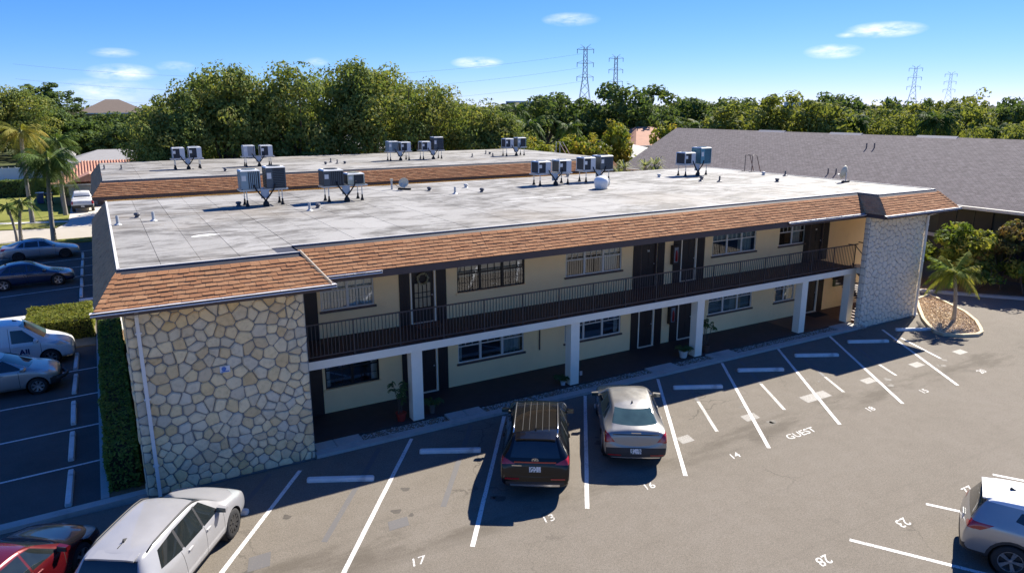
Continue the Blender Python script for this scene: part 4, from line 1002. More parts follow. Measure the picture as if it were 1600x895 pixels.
RB(MB().tube([(34.7, 33.2, 6.25), (34.7, 33.2, 7.2), (35.0, 33.2, 7.2), (35.9, 33.2, 5.9)], .025, 6).tube([(34.7, 32.6, 6.25), (34.7, 32.6, 7.2), (35.0, 32.6, 7.2), (35.9, 32.6, 5.9)], .025, 6), 'roof_ladder', METALG)

# ================================================================== GREY-ROOFED BUILDING ON THE RIGHT
def m_greyroof():
    t = NT('grey laminated shingle'); br = t.node('ShaderNodeTexBrick', Scale=1.0, offset=.5); mp = t.n.new('ShaderNodeMapping'); mp.inputs['Rotation'].default_value = (0, 0, R(90)); t.l.new(t.pos(), mp.inputs[0]); t.l.new(mp.outputs[0], br.inputs['Vector'])
    br.inputs['Color1'].default_value = (.120, .104, .107, 1); br.inputs['Color2'].default_value = (.165, .146, .149, 1); br.inputs['Mortar'].default_value = (.060, .052, .055, 1)
    br.inputs['Brick Width'].default_value = .32; br.inputs['Row Height'].default_value = .17; br.inputs['Mortar Size'].default_value = .012
    c = t.mix(1.0, br.outputs[0], t.ramp(t.noise(2.5, 5, .7), [(.3, (.8, .8, .8)), (.7, (1.2, 1.19, 1.18))]), 'MULTIPLY')
    c = t.mix(1.0, c, t.ramp(t.noise(30, 3, .7), [(.3, (.75, .75, .75)), (.7, (1.2, 1.2, 1.2))]), 'MULTIPLY')
    t.col(c).set(rough=.95, spec=.15).bump(br.outputs['Fac'], -.4, .02); return t.mat
GREYROOF = m_greyroof()
gb = thing('apartment_building', 'long building with grey shingle gable roof and dark screened porches on the right', 'building', (56, 10, 0))
GO = Vector((-56, -10, 0))
def GBp(mb, name, mats, **kw): o = mb.build(name, mats, gb, **kw); o.location = GO; return o
ys_, ye_, yr_ = -22.0, 37.2, 41.5
gr = MB(); th = Vector((0, 0, -.16))
W_ = [Vector(p) for p in [(44.9, ys_, 4.3), (44.9, ye_, 4.3), (56, yr_, 7.855), (56, ys_, 7.855), (67, ye_, 4.3), (67, ys_, 4.3)]]
gr.face([W_[0], W_[3], W_[2], W_[1]]); gr.face([W_[3], W_[5], W_[4], W_[2]]); gr.face([W_[0]+th, W_[1]+th, W_[2]+th, W_[3]+th]); gr.face([W_[3]+th, W_[2]+th, W_[4]+th, W_[5]+th])
gr.face([W_[1], W_[2], W_[2]+th, W_[1]+th]); gr.face([W_[2], W_[4], W_[4]+th, W_[2]+th])
groof = GBp(gr, 'roof', GREYROOF)
RV = paint('ridge vent', (.33, .31, .30), .7, .1, 4)
for (a, b) in [(26.73, 29.85), (18.83, 21.94), (10.97, 14.09), (3.0, 6.1)]: MB().add([(55.72, a, 7.76), (56, a, 7.94), (56.28, a, 7.76), (55.72, b, 7.76), (56, b, 7.94), (56.28, b, 7.76)], [(0,1,4,3),(1,2,5,4),(0,2,1),(3,4,5)]).build('ridge_vent', RV, groof)
for (x, y, z) in [(53.0, 16.3, 6.9), (53.1, 15.7, 6.93), (47.7, 15.6, 5.2), (47.8, 15.0, 5.23)]: MB().tube([(x, y, z-.1), (x, y, z+.42)], .05, 8).build('vent_pipe', VENT_D, groof)
GBp(MB().box(44.74, 44.89, ys_, ye_, 4.16, 4.33), 'gutter', paint('pale gutter', (.55, .53, .47), .5, .1, 3))
DKW = paint('dark green brown siding', (.055, .060, .050), .8, .2, 2.5)
gw = MB(); wall_y  # walls in x
gw.box(46.2, 65.6, ys_+.3, ye_-.3, 0, 4.5); GBp(gw, 'wall', DKW)
gm = MB(); gm.face([(46.22, ye_-.29, 4.5), (56, ye_-.29, 7.5), (65.6, ye_-.29, 4.5)]); GBp(gm, 'gable', paint('gable siding', (.30, .26, .20), .8))
SCRN = paint('porch screen', (.018, .022, .026), .55, .3, 2)
for k in range(14):
    ya = ys_+.8+k*4.0
    for z in (.10, 2.35):
        o = GBp(MB().box(46.10, 46.195, ya, ya+3.2, z, z+1.85), 'porch_screen', SCRN)
        for q in (1.06, 2.13): MB().box(46.06, 46.099, ya+q-.03, ya+q+.03, z, z+1.85).build('screen_post', DKW, o)
GBp(MB().box(45.95, 46.098, ys_+.3, ye_-.3, 2.06, 2.26), 'floor_band', paint('pale band', (.50, .49, .45), .7, .1, 3))
from mathutils.bvhtree import BVHTree
# ================================================================== VEHICLES
def car_paint(name, c, metal=.35, rough=.32, coat=.9, spec=.5):
    if name in _M: return _M[name]
    t = NT(name); n = t.noise(220, 2, .5, t.pos(obj=True)); big = t.noise(1.6, 4, .6, t.pos(obj=True))
    col = t.mix(1.0, t.ramp(n, [(.35, tuple(x*.93 for x in c)), (.65, tuple(min(1, x*1.05) for x in c))]), t.ramp(big, [(.3, (.94, .94, .94)), (.7, (1.03, 1.03, 1.03))]), 'MULTIPLY')
    t.col(col).set(rough=t.ramp(big, [(.3, (rough*.8,)*3), (.7, (rough*1.25,)*3)]), metal=metal, coat=coat, coat_rough=.04, spec=spec); _M[name] = t.mat; return t.mat
def simple(name, c, rough=.4, metal=0.0, coat=0.0, emit=None):
    if name in _M: return _M[name]
    t = NT(name); n = t.noise(40, 3, .6, t.pos(obj=True)); t.col(t.ramp(n, [(.3, tuple(x*.85 for x in c)), (.7, tuple(min(1, x*1.12) for x in c))])).set(rough=rough, metal=metal, coat=coat); _M[name] = t.mat; return t.mat
def m_cglass(name, c):
    t = NT(name); n = t.noise(3, 2, .5, t.pos(obj=True)); t.col(t.ramp(n, [(.3, tuple(x*.8 for x in c)), (.7, tuple(x*1.2 for x in c))])).set(rough=.03, coat=.5, spec=.6); return t.mat
CGLASS = m_cglass('tinted car glass', (.014, .018, .019)); CGLASS_L = m_cglass('green car glass', (.035, .062, .060))
TYRE = simple('tyre rubber', (.018, .018, .019), .85); RIM = simple('alloy rim', (.45, .45, .46), .3, .8); RIM_D = simple('black rim', (.03, .03, .032), .35, .4)
PLAST = simple('black car plastic', (.022, .022, .024), .6); SEAM = simple('panel gap', (.012, .012, .012), .8); CHROME = simple('bright trim', (.62, .62, .62), .18, .95)
LAMP_R = simple('red lamp lens', (.35, .012, .015), .12, 0, .8); LAMP_W = simple('clear lamp lens', (.50, .52, .52), .1, .3, .8); LAMP_Y = simple('amber lamp lens', (.55, .30, .10), .15, .1, .6)
def m_plate():
    t = NT('licence plate'); v = t.pos((14, 14, 9), obj=True); n = t.noise(1.8, 2, .5, v)
    t.col(t.ramp(n, [(.42, (.10, .16, .14)), (.50, (.70, .68, .66)), (.8, (.74, .72, .70))])).set(rough=.4); return t.mat
PLATE = m_plate()
# station: (x from front bumper for the lower body, for the belt, for the top; top z; belt z; half width; sill z; top half width)
def cage(st, H, W):
    bm = bmesh.new(); rows = []
    for (xl, xb, xu, zt, zb, w, z0, yt) in st:
        w *= W/2; yt *= W/2; mid = z0+.45*(zb-z0)
        half = [(xl, 0, z0), (xl, .82*w, z0), (xl, .965*w, z0+.12), (xl, 1.0*w, mid), (xl*.6+xb*.4, .985*w, zb-.09), (xb, .94*w, zb), (xu, yt, zt-.045), (xu, .55*yt, zt-.010), (xu, 0, zt)]
        L = [bm.verts.new((-x, y, z)) for x, y, z in half]
        Rr = [L[0]]+[bm.verts.new((-x, -y, z)) for x, y, z in half[1:-1]]+[L[-1]]
        rows.append((L, Rr))
    n = len(rows[0][0])
    for i in range(len(rows)-1):
        for side in (0, 1):
            for j in range(n-1):
                f = [rows[i][side][j], rows[i][side][j+1], rows[i+1][side][j+1], rows[i+1][side][j]]
                bm.faces.new(f if side == 1 else f[::-1])
    cl = bm.edges.layers.float.new('crease_edge')
    def cre(a, b, k):
        e = bm.edges.get((a, b))
        if e: e[cl] = max(e[cl], k)
    for i in range(len(rows)-1):
        for s in (0, 1):
            for j, k in ((6, .62), (5, .30), (4, .15), (2, .25)): cre(rows[i][s][j], rows[i+1][s][j], k)
    for e, flip in ((0, False), (-1, True)):
        L, Rr = rows[e]
        for j in range(n-1):
            vs = [L[j], L[j+1]]+([Rr[j+1]] if Rr[j+1] is not L[j+1] else [])+([Rr[j]] if Rr[j] is not L[j] else [])
            bm.faces.new(vs if flip else vs[::-1])
    bmesh.ops.recalc_face_normals(bm, faces=list(bm.faces))
    return bm
def subdivided(bm, levels):
    me = bpy.data.meshes.new('cage'); bm.to_mesh(me); bm.free(); o = bpy.data.objects.new('cage', me); C.objects.link(o)
    m = o.modifiers.new('s', 'SUBSURF'); m.levels = levels; m.render_levels = levels
    bpy.context.view_layer.update(); me2 = bpy.data.meshes.new_from_object(o.evaluated_get(bpy.context.evaluated_depsgraph_get()))
    bpy.data.objects.remove(o); bpy.data.meshes.remove(me)
    b2 = bmesh.new(); b2.from_mesh(me2); bpy.data.meshes.remove(me2); return b2
VIEW = {'side': (0, 2), 'top': (0, 1), 'end': (1, 2)}
def carve(bm, poly, view, filt, idx, only=None):
    """cut a convex outline, seen from one side, into the shell and give the inside its own part number"""
    a, b = VIEW[view]
    lo = [min(p[k] for p in poly)-.02 for k in (0, 1)]; hi = [max(p[k] for p in poly)+.02 for k in (0, 1)]
    ar = sum(poly[i][0]*poly[(i+1) % len(poly)][1]-poly[(i+1) % len(poly)][0]*poly[i][1] for i in range(len(poly)))
    P = poly if ar > 0 else poly[::-1]
    def cand(f):
        if only is not None and f.material_index not in only: return False
        if not filt(f.calc_center_median(), f.normal): return False
        cs = [(v.co[a], v.co[b]) for v in f.verts]
        return not (max(c[0] for c in cs) < lo[0] or min(c[0] for c in cs) > hi[0] or max(c[1] for c in cs) < lo[1] or min(c[1] for c in cs) > hi[1])
    fs = [f for f in bm.faces if cand(f)]
    for i in range(len(P)):
        p, q = P[i], P[(i+1) % len(P)]; d = (q[0]-p[0], q[1]-p[1]); no = Vector((0, 0, 0)); no[a] = d[1]; no[b] = -d[0]
        if no.length < 1e-9 or not fs: continue
        co = Vector((0, 0, 0)); co[a], co[b] = p
        ret = bmesh.ops.bisect_plane(bm, geom=list({v for f in fs for v in f.verts})+list({e for f in fs for e in f.edges})+fs, dist=1e-5, plane_co=co, plane_no=no.normalized())
        fs = list({g for g in ret['geom'] if isinstance(g, bmesh.types.BMFace) and g.is_valid})
    def ins(c):
        for i in range(len(P)):
            p, q = P[i], P[(i+1) % len(P)]
            if (q[0]-p[0])*(c[b]-p[1])-(q[1]-p[1])*(c[a]-p[0]) < -1e-5: return False
        return True
    for f in fs:
        if ins(f.calc_center_median()): f.material_index = idx
def circle(cx, cz, r, n=20, a0=0): return [(cx+r*math.cos(a0+2*math.pi*k/n), cz+r*math.sin(a0+2*math.pi*k/n)) for k in range(n)]
def wheel(par, x, y, r, rim, spokes=5, w=.22):
    s = 1 if y > 0 else -1
    t = link('wheel', None, par, (x, y, r)); t.empty_display_size = .1
    MB().lathe([(r*.66, -w/2), (r*.90, -w/2), (r*.985, -w*.38), (r, -w*.2), (r, w*.2), (r*.985, w*.38), (r*.90, w/2), (r*.66, w/2), (r*.66, -w/2)], 28, axis='y').build('tyre', TYRE, t, smooth=True)
    m = MB(); o = s*(w/2-.035)
    m.lathe([(r*.66, o+s*.03), (r*.62, o+s*.03), (r*.60, o-s*.05)], 28, axis='y')
    for k in range(spokes):
        for dd in (-.11, .11):
            a = 2*math.pi*k/spokes+dd; ca, sa = math.cos(a), math.sin(a); tw = r*.055
            p0, p1 = Vector((ca*r*.10, o+s*.005, sa*r*.10)), Vector((ca*r*.63, o+s*.02, sa*r*.63)); n = Vector((-sa, 0, ca))
            m.obox((p0+p1)/2, (p1-p0)/2, n*tw, Vector((0, .012, 0)))
    m.lathe([(0, o+s*.03), (r*.12, o+s*.026), (r*.14, o)], 14, axis='y')
    m.build('rim', rim, t); MB().lathe([(0, o-s*.05), (r*.63, o-s*.05)], 20, axis='y').build('brake_disc', PLAST, t)
    return t
SED = lambda L, H: [(.0, .005*L, .005*L, .60, .53, .74, .33, .66), (.012*L, .02*L, .03*L, .71, .63, .88, .22, .74), (.10*L, .10*L, .10*L, .80, .72, .985, .20, .80), (.22*L, .22*L, .22*L, .90, .82, 1.0, .20, .82),
    (.30*L, .295*L, .285*L, .965, .90, 1.0, .20, .80), (.38*L, .355*L, .435*L, H-.055, .94, 1.0, .20, .62), (.50*L, .50*L, .53*L, H, .95, 1.0, .20, .63), (.62*L, .62*L, .63*L, H-.008, .965, 1.0, .20, .62),
    (.76*L, .76*L, .735*L, H-.09, .985, 1.0, .20, .585), (.86*L, .875*L, .875*L, 1.085, 1.00, .99, .22, .66), (.955*L, .955*L, .955*L, 1.07, .97, .96, .26, .70), (.985*L, .985*L, .978*L, 1.00, .90, .93, .30, .72), (L, .995*L, .99*L, .72, .64, .86, .38, .70)]
SUV = lambda L, H: [(.0, .005*L, .01*L, .74, .64, .76, .36, .66), (.012*L, .02*L, .035*L, .90, .80, .90, .25, .76), (.09*L, .09*L, .10*L, 1.00, .90, .985, .23, .82), (.20*L, .20*L, .20*L, 1.06, .96, 1.0, .23, .84),
    (.27*L, .265*L, .255*L, 1.11, 1.01, 1.0, .23, .80), (.36*L, .335*L, .405*L, H-.055, 1.05, 1.0, .23, .66), (.50*L, .50*L, .51*L, H, 1.07, 1.0, .23, .68), (.65*L, .65*L, .66*L, H-.005, 1.09, 1.0, .23, .67),
    (.80*L, .80*L, .80*L, H-.02, 1.12, 1.0, .23, .66), (.885*L, .885*L, .885*L, H-.045, 1.13, .99, .24, .645), (.925*L, .93*L, .918*L, H-.10, 1.13, .98, .25, .63), (.97*L, .97*L, .968*L, 1.16, 1.07, .965, .30, .72), (.988*L, .985*L, .985*L, .98, .90, .95, .32, .74), (L, .998*L, .995*L, .70, .62, .90, .40, .74)]
def make_car(label, cat, loc, heading, L, W, H, st, body_mat, side_win, front_ax, rear_ax, wr=.34, rim=RIM, spokes=5, glass=CGLASS, name='car', group=None, clad=False,
             roof_mat=None, windshield=None, backlight=None, tails=(), heads=(), bands=(), rails=None, fin=True, handles=(), seams=(), mirrors=None, plate=None, roof_from=None, arch=.06, scale=1.0, rear_bits=(), spoiler=None, roof_strips=None):
    t = thing(name, label, cat, (loc[0], loc[1], loc[2] if len(loc) > 2 else .004), heading, group); t.scale = (scale,)*3
    bm = subdivided(cage(st, H, W), 3)
    xs = [v.co.x for v in bm.verts]; ys = [v.co.y for v in bm.verts]; zs = [v.co.z for v in bm.verts]
    z0 = min(zs); kx = L/(max(xs)-min(xs)); ky = W/(max(ys)-min(ys)); kz = (H-st[3][6])/(max(zs)-z0); x1 = max(xs)
    for v in bm.verts: v.co = ((v.co.x-x1)*kx, v.co.y*ky, st[3][6]+(v.co.z-z0)*kz)
    bm.normal_update()
    bvh = BVHTree.FromBMesh(bm)
    def top_z(fx, y=0.0):
        h = bvh.ray_cast(Vector((-fx*L, y, 4)), Vector((0, 0, -1)))[0]; return h.z if h else H
    def side_y(fx, z):
        h = bvh.ray_cast(Vector((-fx*L, 4, z)), Vector((0, -1, 0)))[0]; return h.y if h else W/2
    def rear_x(y, z):
        h = bvh.ray_cast(Vector((-L-3, y, z)), Vector((1, 0, 0)))[0]; return h.x+L/2 if h else -L/2
    X = lambda f: -f*L                     # fraction from the nose to local x
    sidef = lambda c, n: abs(n.y) > .38
    SIDE, TOPF = sidef, (lambda c, n: n.z > .5)
    parts = ['body', 'windscreen', 'rear_window', 'side_window', 'tail_lamp', 'headlamp', 'trim', 'seam', 'roof', 'hole']
    ID = {k: i for i, k in enumerate(parts)}
    if roof_mat is not None and roof_from:
        for pg in roof_from: carve(bm, [(X(a), b) for a, b in pg], 'side', lambda c, n: True, ID['roof'])
    if windshield:
        (ya, za), (yb, zb) = windshield; carve(bm, [(-ya, za), (ya, za), (yb, zb), (-yb, zb)], 'end', lambda c, n: n.x > .22 and n.z > .2 and c.x < X(.15) and abs(n.y) < .75, ID['windscreen'])
    if backlight:
        (ya, za), (yb, zb) = backlight; carve(bm, [(-ya, za), (ya, za), (yb, zb), (-yb, zb)], 'end', lambda c, n: n.x < -.12 and c.x < X(.60) and abs(n.y) < .8, ID['rear_window'])
    for pg in side_win: carve(bm, [(X(a), b) for a, b in pg], 'side', lambda c, n: abs(n.y) > .3, ID['side_window'], only=(ID['body'], ID['roof']))
    for view, pg, mat_id in bands:
        if view == 'side': carve(bm, [(X(a), b) for a, b in pg], 'side', lambda c, n: abs(n.y) > .25, ID[mat_id], only=(ID['body'],))
        elif view == 'rear': carve(bm, list(pg), 'end', lambda c, n: n.x < -.15 and c.x < X(.7), ID[mat_id], only=(ID['body'],))
        elif view == 'front': carve(bm, list(pg), 'end', lambda c, n: n.x > .25 and c.x > X(.2), ID[mat_id], only=(ID['body'],))
        elif view == 'top': carve(bm, [(X(a), b) for a, b in pg], 'top', lambda c, n: n.z > .4, ID[mat_id], only=(ID['body'], ID['roof']))
    for view, pg in tails:
        if view == 'rear':
            for s in (1, -1): carve(bm, [(s*a, b) for a, b in pg], 'end', lambda c, n: n.x < -.1 and c.x < X(.75), ID['tail_lamp'], only=(ID['body'], ID['trim']))
        else: carve(bm, [(X(a), b) for a, b in pg], 'side', lambda c, n: abs(n.y) > .2 and c.x < X(.75), ID['tail_lamp'], only=(ID['body'],))
    for view, pg in heads:
        if view == 'front':
            for s in (1, -1): carve(bm, [(s*a, b) for a, b in pg], 'end', lambda c, n: n.x > .1 and c.x > X(.25), ID['headlamp'], only=(ID['body'],))
        else: carve(bm, [(X(a), b) for a, b in pg], 'side', lambda c, n: abs(n.y) > .15 and c.x > X(.25), ID['headlamp'], only=(ID['body'],))
    for (xa, za), (xb, zb) in seams:
        d = Vector((X(xb)-X(xa), zb-za)).normalized()*.007; n_ = (-d.y, d.x)
        carve(bm, [(X(xa)+n_[0], za+n_[1]), (X(xb)+n_[0], zb+n_[1]), (X(xb)-n_[0], zb-n_[1]), (X(xa)-n_[0], za-n_[1])], 'side', SIDE, ID['seam'], only=(ID['body'], ID['trim']))
    ar = wr+arch
    for ax in (front_ax, rear_ax):
        if clad: carve(bm, circle(X(ax), wr, ar+.065, 22), 'side', lambda c, n: abs(c.y) > W*.36 and c.z < wr+ar+.1, ID['trim'], only=(ID['body'], ID['seam']))
        carve(bm, circle(X(ax), wr, ar, 22), 'side', lambda c, n: abs(c.y) > W*.30 and c.z < wr+ar+.1, ID['hole'])
    bmesh.ops.delete(bm, geom=[f for f in bm.faces if f.material_index == ID['hole']], context='FACES')
    mats = {'body': [body_mat, SEAM], 'windscreen': [glass], 'rear_window': [glass], 'side_window': [CGLASS], 'tail_lamp': [LAMP_R], 'headlamp': [LAMP_W], 'trim': [PLAST], 'roof': [roof_mat or body_mat]}
    # split into parts; lamps and side windows are one object per side and piece
    def emit(faces, nm, mt, off=0.0):
        if not faces: return None
        m = MB(); vm = {}
        for f in faces:
            ix = []
            for v in f.verts:
                if v.index not in vm: vm[v.index] = len(m.v); q = v.co+v.normal*off; m.v.append((q.x+L/2, q.y, q.z))
                ix.append(vm[v.index])
            m.f.append(tuple(ix)); m.m.append(1 if f.material_index == ID['seam'] else 0); m.t.append(0.)
        return m.build(nm, mt, t, smooth=True)
    bm.verts.index_update(); bm.normal_update()
    emit([f for f in bm.faces if f.material_index in (ID['body'], ID['seam'])], 'body', mats['body'])
    emit([f for f in bm.faces if f.material_index == ID['roof']], 'roof', mats['roof'])
    for key in ('trim', 'windscreen', 'rear_window', 'side_window', 'tail_lamp', 'headlamp'):
        fs = {f for f in bm.faces if f.material_index == ID[key]}
        while fs:
            seed = fs.pop(); grp = [seed]; stack = [seed]
            while stack:
                f = stack.pop()
                for e in f.edges:
                    for g in e.link_faces:
                        if g in fs: fs.remove(g); grp.append(g); stack.append(g)
            if len(grp) > 6: emit(grp, key, mats[key], .003 if 'lamp' in key else .001)
    bm.free()
    # wheels, wells
    fx, rx = L/2+X(front_ax), L/2+X(rear_ax)
    for ax in (fx, rx):
        for s in (1, -1):
            wheel(t, ax, s*(W/2-.125), wr, rim, spokes)
            MB().lathe([(ar-.005, s*(W/2-.045)), (ar+.01, s*(W/2-.30)), (0, s*(W/2-.30))], 22, (ax, 0, wr), 'y').build('wheel_well', PLAST, t)
    if rails:
        y, fa, fb = rails; pts = [(L/2+X(fa), y, top_z(fa, y)-.005)]+[(L/2+X(fa+(fb-fa)*k/8), y, top_z(fa+(fb-fa)*k/8, y)+.035) for k in range(1, 8)]+[(L/2+X(fb), y, top_z(fb, y)-.005)]
        for s in (1, -1): MB().tube([(p[0], s*p[1], p[2]) for p in pts], .020, 6).build('roof_rail', rails_mat, t, smooth=True)
    if fin:
        z = top_z(fin)-.01; MB().add([(L/2+X(fin)+.10, 0, z), (L/2+X(fin)-.08, .03, z), (L/2+X(fin)-.08, -.03, z), (L/2+X(fin)-.07, 0, z+.085)], [(0,1,3),(1,2,3),(2,0,3)]).build('antenna', PLAST, t)
    if mirrors:
        mx, mz = mirrors; my = side_y(mx, mz-.08)+.10
        for s in (1, -1):
            m = MB(); c = Vector((L/2+X(mx), s*my, mz))
            m.add([c+Vector((.09*a, s*.11*b, .075*d)) for a, b, d in [(-1, -1, -.8), (.4, -1, -.8), (.9, -1, .1), (.3, -1, .9), (-1, -1, .9), (-1, 1, -.7), (.1, 1, -.7), (.45, 1, .1), (0, 1, .7), (-1, 1, .7)]],
                  [(0,1,2,3,4),(9,8,7,6,5),(0,5,6,1),(1,6,7,2),(2,7,8,3),(3,8,9,4),(4,9,5,0)])
            o = m.build('mirror', body_mat, t); MB().box(c.x-.102, c.x-.091, min(c.y-s*.10, c.y+s*.10), max(c.y-s*.10, c.y+s*.10), mz-.05, mz+.055).build('mirror_glass', CGLASS_L, o)
            MB().obox(c+Vector((.0, -s*.13, -.055)), (.045, 0, 0), (0, .07, 0), (0, 0, .02)).build('mirror_arm', PLAST, o)
    for hx, hz in handles:
        y = side_y(hx, hz)+.012
        for s in (1, -1): MB().obox((L/2+X(hx), s*y, hz), (.09, 0, 0), (0, .018, 0), (0, 0, .016)).build('door_handle', body_mat, t)
    if plate: MB().obox((rear_x(0, plate)-.006, 0, plate), (.008, 0, -.002), (0, .155, 0), (0, 0, .078)).build('licence_plate', PLATE, t)
    for nm, ya, yb, z, hz, mt in rear_bits:      # strips following the tail
        n = max(1, int(abs(yb-ya)/.12)); m = MB()
        ps = [(rear_x(ya+(yb-ya)*k/n, z)-.012, ya+(yb-ya)*k/n) for k in range(n+1)]
        for k in range(n):
            (xa, y1), (xb, y2) = ps[k], ps[k+1]
            m.hexa([(xa, y1, z-hz), (xb, y2, z-hz), (xb+.03, y2, z-hz), (xa+.03, y1, z-hz), (xa, y1, z+hz), (xb, y2, z+hz), (xb+.03, y2, z+hz), (xa+.03, y1, z+hz)])
        m.build(nm, mt, t)
    if spoiler:
        fa, fb, yw, mt = spoiler; za = top_z(fa)-.012; m = MB(); zs = [min(za, top_z(fa, yw*k/4*.98)+.0) for k in range(5)]
        for s in (1, -1):
            for k in range(4):
                y1, y2 = s*yw*k/4, s*yw*(k+1)/4; z1, z2 = zs[k], zs[k+1]; xa, xb = L/2+X(fa), L/2+X(fb)
                m.hexa([(xa, y1, z1-.03), (xb, y1, z1-.055), (xb, y2, z2-.055), (xa, y2, z2-.03), (xa, y1, z1+.006), (xb, y1, z1-.022), (xb, y2, z2-.022), (xa, y2, z2+.006)])
        m.build('spoiler', mt, t)
    if roof_strips:
        for y in roof_strips[2]: MB().tube([(L/2+X(roof_strips[0]+(roof_strips[1]-roof_strips[0])*k/6), y, top_z(roof_strips[0]+(roof_strips[1]-roof_strips[0])*k/6, y)+.002) for k in range(7)], .010, 5).build('roof_strip', roof_strips[3], t)
    t['_rx'] = rear_x(0, 1.0) ; del t['_rx']
    t_helpers.update(top_z=top_z, side_y=side_y, rear_x=rear_x)
    return t
rails_mat = PLAST; t_helpers = {}
P_BLACK = car_paint('black metallic paint', (.004, .004, .005), .0, .2, .45, .2); P_CHAMP = car_paint('champagne metallic paint', (.27, .26, .24), .45, .36); P_WHITE = car_paint('white paint', (.33, .325, .33), .15, .38)
P_RED = car_paint('red metallic paint', (.11, .006, .009), .4, .25); P_SILV = car_paint('silver metallic paint', (.36, .36, .355), .6, .34); P_BLUE = car_paint('dark blue metallic paint', (.010, .026, .075), .4, .28); P_GREYB = car_paint('silver blue metallic paint', (.30, .335, .37), .6, .32)
PANEL_ROOF = car_paint('glossy black roof glass', (.010, .010, .010), .0, .05, .3, .3); P_WROOF = car_paint('white roof paint', (.75, .75, .74), .0, .35)
P_VAN = car_paint('bright white paint', (.70, .70, .69), .0, .35)
def suv_windows(dz=0): return [[(.322, 1.10+dz), (.478, 1.10+dz), (.478, 1.57+dz), (.425, 1.55+dz)], [(.492, 1.10+dz), (.665, 1.12+dz), (.665, 1.56+dz), (.492, 1.575+dz)], [(.682, 1.13+dz), (.85, 1.20+dz), (.81, 1.50+dz), (.682, 1.555+dz)]]
def sed_windows(dz=0): return [[(.335, .965+dz), (.505, .975+dz), (.505, 1.335+dz), (.445, 1.30+dz)], [(.518, .975+dz), (.69, .995+dz), (.675, 1.31+dz), (.518, 1.34+dz)], [(.70, 1.0+dz), (.775, 1.045+dz), (.715, 1.26+dz), (.69, 1.295+dz)]]
H57 = R(57.0)
def at_stall(nose, L, hd): return (nose[0]-math.cos(hd)*L/2, nose[1]-math.sin(hd)*L/2)
SEAMS_SUV = [((.30, .40), (.30, 1.06)), ((.485, .40), (.485, 1.08)), ((.672, .42), (.70, 1.10)), ((.30, .40), (.66, .40))]
SEAMS_SED = [((.315, .34), (.315, .93)), ((.512, .34), (.512, .96)), ((.695, .42), (.735, .98)), ((.315, .34), (.68, .34))]
PIL_SUV = [('side', [(.478, 1.10), (.492, 1.10), (.492, 1.565), (.478, 1.565)], 'trim'), ('side', [(.665, 1.13), (.682, 1.13), (.682, 1.545), (.665, 1.545)], 'trim')]
PIL_SED = [('side', [(.505, .985), (.518, .985), (.518, 1.335), (.505, 1.335)], 'trim'), ('side', [(.69, 1.0), (.70, 1.0), (.69, 1.30), (.676, 1.31)], 'trim')]
CARS = {}
